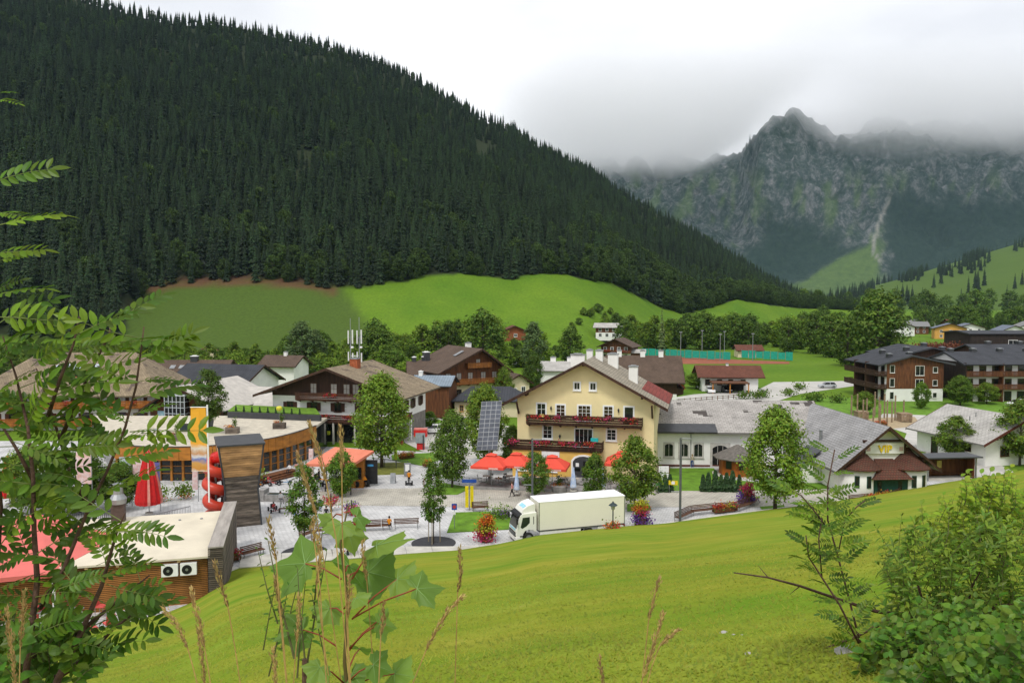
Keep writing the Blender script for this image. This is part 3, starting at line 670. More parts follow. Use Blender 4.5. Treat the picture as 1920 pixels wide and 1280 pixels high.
_wc = {}
def window(parent, x, z, w, h, face='F', W=0, D=0, fm=None, gm=None, border=.13, mull=(1, 1), depth=.07, arch=False, name='window', off=0.0, shutter=None, sill=True):
    """a window proud of its wall by `depth`, its pane set back inside the frame; x along the wall, z of the sill"""
    fm = fm or WHITEM; gm = gm or GLASS
    k = (w, h, fm.name, gm.name, border, mull, depth, arch, sill)
    if k not in _wc:
        mb = MB(); b = border; x0, x1 = -w/2, w/2
        mb.box(x0-b, x0, -depth, 0, -b, h+b); mb.box(x1, x1+b, -depth, 0, -b, h+b)
        if arch:
            n = 6; r = [(x0+(x1-x0)*i/n, h-.12*w*(abs(2*i/n-1)**2)*1.6) for i in range(n+1)]
            mb.prism([(x0, h+b)]+[]+[(a, c) for a, c in r]+[(x1, h+b)], -depth, 0)
        else: mb.box(x0, x1, -depth, 0, h, h+b)
        mb.box(x0, x1, -depth, 0, -b, 0)
        for i in range(1, mull[0]+1): q = x0+w*i/(mull[0]+1); mb.box(q-.025, q+.025, -depth*.62, -.012, 0, h)
        for i in range(1, mull[1]+1): q = h*i/(mull[1]+1); mb.box(x0, x1, -depth*.6, -.014, q-.02, q+.02)
        if sill: mb.box(x0-b-.05, x1+b+.05, -depth-.08, -depth+.02, -b-.05, -b+.02)
        pm = MB().box(x0, x1, -.012, -.006, 0, h)
        _wc[k] = (mb.mesh('window', fm), pm.mesh('pane', gm))
    fr, pn = _wc[k]
    loc, rz = {'F': ((x, off, z), 0), 'B': ((x, D+off, z), math.pi), 'L': ((off, x, z), -math.pi/2), 'R': ((W+off, x, z), math.pi/2)}[face]
    o = inst(name, fr, parent, loc, (0, 0, rz)); inst('pane', pn, o)
    if shutter:
        for s in (-1, 1):
            kk = ('sh', w, h, shutter.name)
            if kk not in _wc: _wc[kk] = MB().box(-w*.25, w*.25, -.1, -.075, 0, h).mesh('shutter', shutter)
            inst('shutter', _wc[kk], o, (s*(w*.75+border), 0, 0))
    return o
def gable_poly(W, H, rh, rx=.5, z0=0.0): return [(0, z0), (W, z0), (W, H), (W*rx, H+rh), (0, H)]
def clip_z(poly, z, above):
    out = []
    for (a, b), (c, d) in zip(poly, poly[1:]+poly[:1]):
        ina, inc = (b >= z) == above or b == z, (d >= z) == above or d == z
        if ina: out.append((a, b))
        if ina != inc: t = (z-b)/(d-b); out.append((a+(c-a)*t, z))
    return out
def roof_slabs(axis, W, D, H, rh, rx, os, of, ob, th, hip=0.0):
    """two sloping slabs with UVs in metres; local frame of the house"""
    v, f, uv = [], [], []
    span = W if axis == 'y' else D; L = D if axis == 'y' else W
    def P(a, b, z): return (a, b, z) if axis == 'y' else (b, a, z)
    for side in (0, 1):
        run = span*rx if side == 0 else span*(1-rx); sl = rh/run; e = -os if side == 0 else span+os; r = span*rx
        ze, zr = H-sl*os, H+rh; b0, b1 = -of, L+ob; h0, h1 = (hip, hip) if hip else (0, 0)
        A, B, C, Dd = (e, b0, ze), (e, b1, ze), (r, b1-h1, zr), (r, b0+h0, zr); le = math.hypot(run+os, zr-ze)
        n = len(v); ring = [A, B, C, Dd]
        for p in ring: v.append(P(p[0], p[1], p[2]+th))
        for p in ring: v.append(P(p[0], p[1], p[2]))
        u = [(b0, 0), (b1, 0), (b1-h1, le), (b0+h0, le)]
        top = (0, 1, 2, 3) if (side == 0) != (axis == 'y') else (3, 2, 1, 0)
        fs = [top, tuple(4+i for i in reversed(top))]+[(i, (i+1) % 4, 4+(i+1) % 4, 4+i) for i in range(4)]
        for q in fs: f.append(tuple(n+i for i in q)); uv += [u[i % 4] for i in q]
    if hip:
        sl = rh/(span*rx)
        for end in (0, 1):
            b = -of if end == 0 else L+ob; br = b+hip if end == 0 else b-hip; n = len(v); ze = H-sl*os
            ring = [(-os, b, ze), (span+os, b, ze), (span*rx, br, H+rh)]; v += [P(p[0], p[1], p[2]+th) for p in ring]; v += [P(*p) for p in ring]
            u = [(0, 0), (span+2*os, 0), ((span+2*os)/2, math.hypot(hip, rh))]
            for q in [(0, 1, 2), (5, 4, 3), (0, 3, 4, 1), (1, 4, 5, 2), (2, 5, 3, 0)]: f.append(tuple(n+i for i in q)); uv += [u[i % 3] for i in q]
    return v, f, uv
def uvmesh(name, v, f, uv, m):
    me = bpy.data.meshes.new(name); me.from_pydata(v, [], f); l = me.uv_layers.new(name='UVMap'); flat = [c for p in uv for c in p]; l.data.foreach_set('uv', flat); me.materials.append(m); me.update(); return me
def house(name, label, loc, rz, W, D, H, rh, axis='y', rx=.5, os=1.0, of=1.0, ob=.6, th=.22, roof=None, bands=((0, 99, None),), hip=0.0, board=None, cat='house', group=None, beams=True):
    t = thing(name, label, cat, loc, rz, group)
    span, L = (W, D) if axis == 'y' else (D, W)
    pg = gable_poly(span, H, rh, rx, -1.0)
    if hip: pg = [(0, -1.0), (span, -1.0), (span, H), (0, H)]
    for i, (z0, z1, m) in enumerate(bands):
        p = pg
        if i > 0: p = clip_z(p, z0, True)
        if z1 < H+rh: p = clip_z(p, z1, False)
        g = .03*i
        MB().prism([(a if 0 < a < span else (a-g if a <= 0 else a+g), b) for a, b in p], -g, L+g, axis).build('wall', m or WHITEP, t)
    v, f, uv = roof_slabs(axis, W, D, H, rh, rx, os, of, ob, th, hip); r = inst('roof', uvmesh('roof', v, f, uv, roof or BROWNROOF), t)
    if not hip:
        bm = board or DARKWOOD
        for b0, b1 in ((-of-.06, -of-.005), (L+ob+.005, L+ob+.06)):
            for s in (0, 1):
                run = span*rx if s == 0 else span*(1-rx); sl = rh/run; e = -os if s == 0 else span+os; ze = H-sl*os
                MB().prism([(e, ze-.12), (span*rx, H+rh-.12), (span*rx, H+rh+th+.03), (e, ze+th+.03)], b0, b1, axis).build('bargeboard', bm, r)
        if beams:
            for k in (.08, .5, .92):
                a = span*k; z = H+rh*(k/rx if k < rx else (1-k)/(1-rx))-.34
                pb = MB(); (pb.box(a-.12, a+.12, -of+.1, 0, z, z+.26) if axis == 'y' else pb.box(-of+.1, 0, a-.12, a+.12, z, z+.26))
                pb.build('purlin', bm, r)
    return t
def chimney(t, x, y, z, w=.8, h=1.6, m=None, cap=None, d=None):
    c = MB().box(-w/2, w/2, -(d or w)/2, (d or w)/2, 0, h).build('chimney', m or WHITEP, t, loc=(x, y, z))
    MB().box(-w/2-.08, w/2+.08, -(d or w)/2-.08, (d or w)/2+.08, h, h+.1).box(-w*.3, w*.3, -w*.3, w*.3, h+.1, h+.22).build('cap', cap or METAL, c)
    return c
def roof_z(x, span, H, rh, rx=.5): return H+rh*(x/(span*rx) if x < span*rx else (span-x)/(span*(1-rx)))
def balcony(t, x0, x1, z, dep, h, face='F', W=0, D=0, m=None, slats=True, fl=None, seed=1, brackets=True):
    """floor slab, boarded rail and brackets; fl: list of (x, material)"""
    m = m or DARKWOOD; L = x1-x0
    loc, rz = {'F': ((x0, 0, z), 0), 'L': ((0, x1, z), -math.pi/2), 'R': ((W, x0, z), math.pi/2), 'B': ((x1, D, z), math.pi)}[face]
    b = MB().box(0, L, -dep, -.01, -.14, 0).build('balcony', m, t, loc=loc, rot=(0, 0, rz))
    n = max(2, int(h/.24)); bh = h/n
    rail = MB()
    for i in range(n): rail.box(-.03, L+.03, -dep-.06, -dep-.01, .02+i*bh, (i+1)*bh-.025); rail.box(-.06, -.01, -dep+.0, -.02, .02+i*bh, (i+1)*bh-.025); rail.box(L+.01, L+.06, -dep, -.02, .02+i*bh, (i+1)*bh-.025)
    rail.box(-.08, L+.08, -dep-.12, -dep+.05, h, h+.08); rail.build('railing', m, b)
    if brackets:
        br = MB(); k = max(2, int(L/2.0))
        for i in range(k+1): q = .15+(L-.3)*i/k; br.prism([(-dep+.02, -.14), (-.02, -.5), (-.02, -.14)], q-.07, q+.07, 'x')
        br.build('bracket', m, b)
    if fl:
        rr = random.Random(seed); bx = MB()
        for (x, fm, ln) in fl:
            bx.box(x-ln/2, x+ln/2, -dep-.36, -dep-.13, h-.42, h-.2); flowers(b, (x, -dep-.28, h-.2), (ln*.5, .28, .34), int(90*ln), .17, fm, rr)
            flowers(b, (x, -dep-.22, h-.12), (ln*.5, .25, .25), int(26*ln), .15, DARKLEAF, rr, 'leaves')
        bx.build('flower_box', m, b)
    return b
def at(px, d, z=0): return ((px-960)/FPX/CP*d, d, z)

# ================================================================== the yellow guesthouse
def guesthouse():
    rz = math.atan2(-4, 16.6); W, D, H, rh = 17.0, 12.5, 9.6, 4.55
    t = house('guesthouse', 'yellow guesthouse with two flower balconies and shallow gabled roof facing the square', at(970, 100.2), rz, W, D, H, rh, 'y', .5, 1.7, 1.5, 1.0, .22, HOUSEROOF, ((0, 99, YELLOW),), cat='guesthouse')
    roof = [c for c in t.children if c.name.startswith('roof')][0]
    X = lambda px: (px-970)/258*W
    for (px, z, w, h, mu, g) in [(1017, 7.55, 1.0, 1.35, (1, 1), GLASS), (1054, 7.5, 1.0, 1.3, (1, 2), WARMGLASS), (1099, 7.1, 1.45, 1.7, (2, 3), WARMGLASS), (1144, 7.5, 1.0, 1.3, (1, 2), WARMGLASS), (1182, 7.2, 1.0, 1.6, (0, 0), GLASS), (1085, 10.85, .62, .78, (1, 0), GLASS), (1115, 10.85, .62, .78, (1, 0), GLASS), (1029, 4.65, 1.0, 1.45, (1, 2), GLASS), (1150, 4.75, 1.0, 1.2, (1, 2), GLASS)]:
        window(t, X(px), z, w, h, fm=WHITEM, gm=g, border=.19, mull=mu)
    window(t, X(1098), 3.7, 2.1, 2.2, border=.14, mull=(3, 0), name='balcony_door')
    balcony(t, X(992), X(1207), 6.55, 1.25, 1.1, fl=[(1.2, REDFLOWER, 1.7), (2.6, REDFLOWER, 1.0), (3.9, PINKFLOWER, 1.1), (6.3, PINKFLOWER, 1.0), (7.6, REDFLOWER, 1.4), (8.8, REDFLOWER, .8), (9.9, PINKFLOWER, 1.1), (12.0, PINKFLOWER, .9), (13.1, REDFLOWER, 1.2)], seed=3)
    b = balcony(t, X(963), X(1135), 3.5, 1.9, 1.1, fl=[(.4, PINKFLOWER, 1.5), (3.4, PINKFLOWER, 1.6), (4.6, REDFLOWER, 1.2), (6.6, REDFLOWER, 1.2), (7.9, PINKFLOWER, 1.4), (9.9, REDFLOWER, 1.4)], seed=4, brackets=False)
    # ground floor bay under the lower balcony
    MB().box(-.2, 10.5, -1.75, .02, -1, 3.36).build('bay_wall', OCHRE, t)
    dx = X(1102)
    door = MB(); fr = MB()
    arc = [(-1.3, 0), (-1.3, 2.1), (-1.0, 2.5), (-.5, 2.72), (0, 2.78), (.5, 2.72), (1.0, 2.5), (1.3, 2.1), (1.3, 0)]
    big = [(a*1.16, c*1.07 if c else 0) for a, c in arc]
    door.prism(arc, -1.85, -1.8); dd = door.build('entrance_door', METALDK, t, loc=(dx, 0, .1))
    for (a0, c0), (a1, c1), (b0, e0), (b1, e1) in zip(arc, arc[1:], big, big[1:]): fr.hull8([(a0, -1.9, c0), (a1, -1.9, c1), (a1, -1.76, c1), (a0, -1.76, c0)], [(b0, -1.9, e0), (b1, -1.9, e1), (b1, -1.76, e1), (b0, -1.76, e0)])
    fr.build('door_surround', WHITEM, dd)
    MB().box(-.05, .95, -1.87, -1.855, .05, 2.2).build('open_leaf', mat('door_dark', (.012, .012, .012), .3), dd)
    MB().box(-.95, -.55, -1.87, -1.855, 1.5, 1.95).build('notice', WHITEM, dd); MB().box(-1.05, -.4, -1.87, -1.856, .95, 1.35).build('menu_card', YELFLOWER, dd)
    for px in (1065, 1128): MB().box(-.36, .36, -1.82, -1.76, 0, 1.2).build('blackboard', mat('slate_board', (.02, .02, .022), .6), t, loc=(X(px), 0, .95))
    for px in (985, 1008, 1043): window(t, X(px), .9, 1.0, 1.6, border=.16, mull=(1, 1), off=-1.75, arch=True)
    s = MB().box(-1.1, 1.1, -1.84, -1.78, 0, 1.15).build('sign_board', WHITEM, t, loc=(X(1040), 0, 2.15))
    ink = mat('sign_ink', (.25, .22, .22), .7); rk = random.Random(8); sg = MB()
    for i in range(7): x = -.62+i*.2; sg.box(x, x+.045, -1.852, -1.845, .35, .35+rk.choice([.3, .42, .5])); sg.box(x, x+.14, -1.852, -1.846, rk.choice([.34, .5, .62]), rk.choice([.4, .56, .68])+.02)
    sg.build('lettering', ink, s); MB().box(.75, .85, -1.852, -1.845, .2, .65).build('emblem', REDFLOWER, s)
    for px, z in ((1036, 8.4), (1163, 8.4), (1053, 4.9)):
        l = MB().box(-.02, .02, -.2, 0, .2, .26).build('wall_lamp', METALDK, t, loc=(X(px), 0, z)); MB().lathe([(.03, -.28), (.11, -.05), (.12, .12), (.03, .22)], 8, (0, -.2)).build('lantern', METALDK, l)
    MB().box(0, .5, -1.37, -1.34, 0, .75).build('towel', mat('yellow_towel', (.7, .5, .16), .9), t, loc=(X(1018), 0, 7.05))
    MB().box(0, .9, -.8, -.4, 0, .4).build('cushion_box', mat('turquoise_plastic', (.03, .45, .45), .4), t, loc=(X(1113), 0, 4.55))
    # left door canopy, red tin strips along both eaves
    sl = rh/(W/2)
    for s, y0, y1, run in ((0, -1.45, D+.95, 3.2), (1, 3.0, D+.95, 3.4)):
        e = -1.68 if s == 0 else W+1.68; q = e+run if s == 0 else e-run; ze = H-sl*1.68+.23; zq = ze+sl*run
        MB().hull8([(e, y0, ze), (q, y0, zq), (q, y1, zq), (e, y1, ze)] if s == 0 else [(q, y0, zq), (e, y0, ze), (e, y1, ze), (q, y1, zq)], [(a, b_, c+.03) for a, b_, c in ([(e, y0, ze), (q, y0, zq), (q, y1, zq), (e, y1, ze)] if s == 0 else [(q, y0, zq), (e, y0, ze), (e, y1, ze), (q, y1, zq)])]).build('tin_strip', REDROOF, roof)
    for x, y, w, h, d in ((6.1, 10.2, 1.9, 1.6, .8), (7.6, 11.0, .8, 1.4, .8), (9.3, 8.0, .9, 1.5, .8), (11.0, 9.2, 1.3, 1.9, 1.1), (14.0, 5.6, 1.1, 2.2, 1.1)): chimney(t, x, y, roof_z(x, W, H, rh)-.1, w, h, WHITEP, METAL, d)
    for x in (.2, W-.2): MB().bar((x, -.05, 7.6), (x, -1.3, 9.2 if x < 1 else 9.2), .2, .2).build('roof_brace', DARKWOOD, t)
    # terrace in front
    return t
guesthouse()

# ================================================================== long white annexe and the night club
def annexe():
    W, D, H, rh = 22.5, 13.5, 4.85, 2.9
    t = house('annexe', 'long low white annexe with pale slate roof and arched windows beside the yellow guesthouse', at(1229, 104.4), R(-3), W, D, H, rh, 'x', .5, .9, .1, .1, .2, SLATE, ((0, 99, WHITEP),), cat='building', beams=False)
    X = lambda px: (px-1229)*.0695
    for px in (1256, 1284, 1311): window(t, X(px), 1.35, 1.05, 1.65, fm=mat('grey_surround', (.5, .48, .45), .9), gm=GLASS, border=.2, mull=(1, 0), arch=True)
    window(t, X(1352), .1, 2.0, 2.75, fm=mat('grey_surround', (.5, .48, .45), .9), gm=GLASS, border=.3, mull=(2, 1), arch=True, name='entrance_door')
    sl = rh/(D/2); MB().hull8([(-.6, -1.0, H-1.0*sl+.21), (8, -1.0, H-1.0*sl+.21), (8, .9, H+.9*sl+.21), (-.6, .9, H+.9*sl+.21)], [(-.6, -1.05, H-1.0*sl+.3), (8, -1.05, H-1.0*sl+.3), (8, .85, H+.9*sl+.3), (-.6, .85, H+.9*sl+.3)]).build('metal_flashing', METALDK, t)
    MB().tube([(X(1297), -.1, 0), (X(1297), -.1, H-.35)], .06, 8).build('downpipe', METAL, t)
    MB().box(0, W, -.06, -.03, 0, .25).build('plinth', mat('red_brown_plinth', (.12, .04, .03), .9), t)
    return t
annexe()
def club():
    W, D, H, rh = 9.8, 18.5, 3.55, 4.0; rz = R(3)
    t = house('night_club', 'white night club with two round brown-roofed bays and yellow letters on its gable', at(1582, 89.6), rz, W, D, H, rh, 'y', .5, 1.2, 1.3, .5, .2, SLATE2, ((0, 99, WHITEP),), cat='night club')
    BR = brickmat('brown_shingle_cone', (.13, .045, .03), (.11, .06, .04), (.06, .025, .018), .3, .22, .03, .85, .4)
    GREEN = mat('bottle_green', (.012, .055, .04), .5, .2, 3)
    for cx, n0 in ((2.1, 0), (W-2.1, 1)):
        w = MB().lathe([(2.15, -1), (2.15, 3.15)], 24, (cx, .25)).build('bay_wall', WHITEP, t, True)
        MB().lathe([(2.62, 2.95), (2.5, 3.1), (1.7, 3.7), (.8, 4.55), (.02, 5.5)], 24, (cx, .25)).build('bay_roof', BR, t, True)
        for a in ((-118, -84) if n0 == 0 else (-96, -62)):
            q = MB().box(-.26, .26, -.05, .02, 0, 1.35); wd = q.build('window', GREEN, t, loc=(cx+2.16*math.cos(R(a)), .25+2.16*math.sin(R(a)), 1.0), rot=(0, 0, R(a+90)))
            MB().box(-.17, .17, -.065, -.052, .1, 1.25).build('pane', GLASS, wd)
    # flared entrance roof
    c = W/2; mb = MB(); pr = [(-2.35, 2.05, 2.3), (-2.15, 2.3, 2.0), (-1.5, 3.0, 1.45), (-.6, 3.6, 1.15), (.3, 4.1, 1.1)]
    for (y0, z0, w0), (y1, z1, w1) in zip(pr, pr[1:]):
        mb.quad((c-w0, y0, z0), (c+w0, y0, z0), (c+w1, y1, z1), (c-w1, y1, z1)); mb.quad((c-w0, y0, z0), (c-w1, y1, z1), (c-w1, .3, z1-.2), (c-w0, .3, z0-.2)); mb.quad((c+w0, y0, z0), (c+w0, .3, z0-.2), (c+w1, .3, z1-.2), (c+w1, y1, z1))
    mb.quad((c-2.3, -2.35, 2.05), (c-2.3, .3, 1.95), (c+2.3, .3, 1.95), (c+2.3, -2.35, 2.05)); mb.build('porch_roof', BR, t, True)
    dr = MB().box(c-1.95, c+1.95, -1.75, .1, 0, 2.02).build('entrance', GREEN, t)
    for x in (-1.3, 1.05): MB().box(c+x-.22, c+x+.22, -1.79, -1.76, .35, 1.75).build('pane', GLASS, dr)
    # sign
    s = MB().box(c-2.2, c+2.2, -.28, -.06, 4.55, 5.75).build('sign_board', WHITEM, t)
    cu = bpy.data.curves.new('lettering', 'FONT'); cu.body = 'VIP'; cu.size = 1.15; cu.extrude = .05; cu.align_x = 'CENTER'; cu.offset = .03
    cu.materials.append(mat('yellow_letters', (.75, .55, .02), .5)); tmp = link(bpy.data.objects.new('tmp', cu)); lm = bpy.data.meshes.new_from_object(tmp.evaluated_get(bpy.context.evaluated_depsgraph_get())); bpy.data.objects.remove(tmp); o = inst('lettering', lm, s); o.location = (c, -.34, 4.72); o.rotation_euler = (math.pi/2, 0, 0)
    for x in (-1.9, 1.9): MB().box(c+x-.22, c+x+.22, -.32, -.285, 4.85, 5.3).build('emblem', mat('pale_pink_sign', (.6, .42, .42), .7), s)
    MB().box(c-2.5, c+2.5, -.35, -.05, 5.9, 6.1).box(c-2.45, c-2.25, -.35, -.05, 4.5, 5.9).box(c+2.25, c+2.45, -.35, -.05, 4.5, 5.9).build('timber_frame', DARKWOOD, t)
    MB().lathe([(.2, 0), (.2, 1.3)], 10).lathe([(.28, 1.3), (.28, 1.4)], 10).build('flue_pipe', METAL, t, loc=(1.2, 8, roof_z(1.2, W, H, rh)))
    # dark lean-to over the side door
    sl = R(38); MB().hull8([(-3.0, 4.6, 2.1), (-.2, 4.6, 3.9), (-.2, 8.5, 3.9), (-3.0, 8.5, 2.1)], [(-3.0, 4.6, 2.25), (-.2, 4.6, 4.05), (-.2, 8.5, 4.05), (-3.0, 8.5, 2.25)]).build('side_canopy', METALDK, t)
    MB().box(-2.4, -.05, 5.0, 8.2, -1, 2.4).build('side_porch', WHITEP, t)
    for y in (6.0, 10.5): window(t, y, 1.0, .6, 1.3, 'L', W, D, fm=GREEN, border=.08, mull=(0, 0), off=-2.4 if y < 8 else 0)
    return t
club()
def kiosk():
    x, y, z = at(1386, 99.5)
    t = thing('garden_kiosk', 'small orange timber pavilion with grey conical roof on the lawn', 'pavilion', (x, y, 0))
    ring = lambda r, z, n=8: [(r*math.cos(2*math.pi*(k+.5)/n), r*math.sin(2*math.pi*(k+.5)/n), z) for k in range(n)]
    mb = MB(); mb.hull8(ring(2.25, 0), ring(2.25, 2.45)); mb.build('wall', mat('red_orange_boards', (.36, .10, .015), .7, .25, 3, .3, 9, stretch=(1, 1, .2)), t)
    mb = MB(); mb.hull8(ring(3.1, 2.15), ring(3.1, 2.25)); mb.hull8(ring(3.1, 2.25), ring(.15, 3.75)); mb.build('roof', mat('grey_brown_shingle', (.14, .125, .11), .9, .2, 3, .4), t)
    for k in (4, 5, 6):
        a = 2*math.pi*(k+1)/8; q = 2.25*math.cos(math.pi/8); w = MB().box(-.42, .42, -.05, .02, 0, 1.05).build('window', FRAMEBR, t, loc=(q*math.cos(a), q*math.sin(a), .95), rot=(0, 0, a+math.pi/2)); MB().box(-.34, .34, -.065, -.052, .08, .97).build('pane', GLASS, w)
    MB().prism([(3.1*math.cos(i*math.pi/8), 3.1*math.sin(i*math.pi/8)) for i in range(16)], 0, .09, 'z').build('paving', CONC, t)
kiosk()
def shelter():
    x, y, z = at(1744, 96.0); t = thing('bus_shelter', 'open dark timber waiting shelter with flat roof beside the club', 'shelter', (x, y, 0), R(6)); W = 6.2
    MB().box(-.4, W+.6, -.7, 2.3, 2.75, 2.9).build('roof', METALDK, t)
    for i in range(16): MB().box(i*W/16+.01, (i+1)*W/16-.01, 1.9, 1.96, .1, 2.75).build('board', BROWNWOOD, t)
    for s in (0, W):
        MB().box(s-.04, s+.04, 0, 1.9, .1, 2.7).build('side_panel', BROWNWOOD, t); MB().box(s-.07, s+.07, -.35, -.21, 0, 2.75).build('post', METAL, t)
    MB().box(.2, W-.2, 1.35, 1.8, .42, .48).build('bench', BROWNWOOD, t); MB().box(0, W, -.3, 2.1, 0, .1).build('floor_slab', CONC, t)
    MB().box(2.6, 3.2, 1.86, 1.89, 1.1, 2.0).build('notice', YELFLOWER if 0 else mat('yellow_poster', (.6, .5, .15), .8), t)
shelter()
def white_house():
    t = house('white_house', 'plain white house with pale shingle roof behind the waiting shelter', (62.2, 104.2, 0), R(13), 11.5, 12.5, 3.5, 2.7, 'y', .5, 1.3, 1.1, .8, .2, SLATE2 if 0 else LIGHTROOF, ((0, 99, WHITEP),), board=mat('red_brown_fascia', (.10, .03, .02), .7))
    window(t, 3.0, 1.6, 1.1, .8, 'L', 11.5, 12.5, fm=FRAMEBR, border=.06, mull=(0, 0)); window(t, 9, .1, 1.1, 2.2, 'L', 11.5, 12.5, fm=FRAMEBR, border=.08, mull=(0, 0), name='door')
    for x in (3, 7.5): window(t, x, 1.3, 1.2, 1.1, fm=FRAMEBR, border=.08)
    for x in (3, 4): MB().lathe([(.07, 0), (.07, .8)], 6).build('vent_pipe', METAL, t, loc=(x, 6, roof_z(x, 11.5, 3.5, 2.7)))
white_house()

# ================================================================== dark timber hotel on the right
def hotel():
    WH = mat('white_trim', (.75, .74, .7), .7)
    t = house('timber_hotel_wing', 'three-storey dark timber hotel wing with white base and slatted corner balconies', at(1664, 171), R(2), 12.4, 15, 8.3, 1.5, 'y', .42, 2.2, .8, .5, .22, DARKROOF, ((0, 2.7, WHITEP), (2.7, 99, BROWNWOOD)), board=METALDK, cat='hotel', beams=False)
    for x, z, w, h in ((1.2, 6.2, .9, 1.5), (1.2, 3.2, .9, 1.7), (1.2, .5, .8, 1.5), (7.2, 5.6, 1.8, 2.0), (7.2, 2.9, 1.7, 1.8), (10.6, 6.2, .9, 1.1), (10.6, 3.4, .9, 1.1), (10.6, .8, .8, 1.0)): window(t, x, z, w, h, fm=WH, border=.08, mull=(1, 0) if w > 1 else (0, 0), off=-.03)
    for z in (2.75, 5.55):
        balcony(t, -.2, 15.5, z, 2.1, 1.0, 'L', 12.4, 15, DARKWOOD, brackets=False)
    MB().box(-.06, -.03, 0, 15, 0, 8.2).build('white_side', WHITEP, t)
    for z in (.3, 3.1, 5.9):
        for y in (1.5, 4.3, 7.1, 9.9, 12.7): window(t, y, z, 1.3, 2.0, 'L', 12.4, 15, fm=FRAMEBR, border=.1, mull=(0, 0), off=-.06)
    for y in (5.2, 10.4): MB().box(-2.2, -.05, y-.12, y+.12, 0, 8.2).build('partition', DARKWOOD, t)
    for x, y in ((2.5, 4), (4, 10), (8, 6)): chimney(t, x, y, roof_z(x, 12.4, 8.3, 1.5, .42), 1.0, .9, METALDK, METAL)
    b = house('timber_hotel_block', 'long hotel block with white balcony front and dark timber gable end', at(1806, 171), R(1), 26, 13, 8.3, 1.8, 'x', .5, 1.6, .5, .5, .22, DARKROOF, ((0, 99, WHITEP),), board=METALDK, cat='hotel', beams=False)
    MB().box(-.08, -.02, -1.5, 13.05, -1, 8.4).build('gable_cladding', mat('blackened_wood', (.035, .024, .018), .8, .3, 3, .3, stretch=(1, 1, .15)), b)
    for z in (2.75, 5.55):
        balcony(b, .1, 25.5, z, 1.5, 1.0, 'F', 26, 13, BROWNWOOD, brackets=False)
        for x in range(9): window(b, 1.6+x*2.8, z+.05, 1.3, 2.0, fm=FRAMEBR, border=.1, mull=(0, 0))
    for x in range(9): window(b, 1.6+x*2.8, .1, 1.4, 2.0, fm=FRAMEBR, border=.1, mull=(0, 0))
    for x in (8, 17): MB().box(x-.1, x+.1, -1.5, -.05, 0, 8.2).build('partition', BROWNWOOD, b)
    for x in (1, 6, 12, 18): chimney(b, x, 6.5, 10, 1.0, .9, METALDK, METAL)
    c = house('hotel_rear_wing', 'low-pitched anthracite hotel roof behind the timber wing', at(1690, 190), R(4), 15, 14, 8.6, 1.7, 'y', .5, 1, .8, .5, .22, DARKROOF, ((0, 99, DARKWOOD),), board=METALDK, cat='hotel', beams=False)
    for x, y in ((3, 3), (8, 4), (12, 3)): chimney(c, x, y, roof_z(x, 15, 8.6, 1.7), 1.1, 1.0, METALDK, METAL)
    d = house('hotel_tower_block', 'blackish flat-topped hotel block rising behind the other hotel roofs', at(1820, 212), R(-2), 30, 14, 12.6, .6, 'x', .5, .4, .4, .4, .2, DARKROOF, ((0, 99, mat('blackened_wood', (.035, .024, .018))),), board=METALDK, cat='hotel', beams=False)
    for x in (11, 15.5, 20): window(d, x, 9.2, 2.2, 1.8, fm=WH, border=.12, mull=(1, 0))
    e = house('timber_hotel_annexe', 'anthracite metal roof strip between the hotel blocks', at(1842, 192), R(1), 26, 12, 9.0, 1.6, 'x', .5, .8, .6, .6, .2, DARKROOF, ((0, 99, DARKWOOD),), board=METALDK, cat='hotel', beams=False)
    for x in (5, 13): chimney(e, x, 6, 10.4, 1.1, 1.0, METALDK, METAL)
hotel()

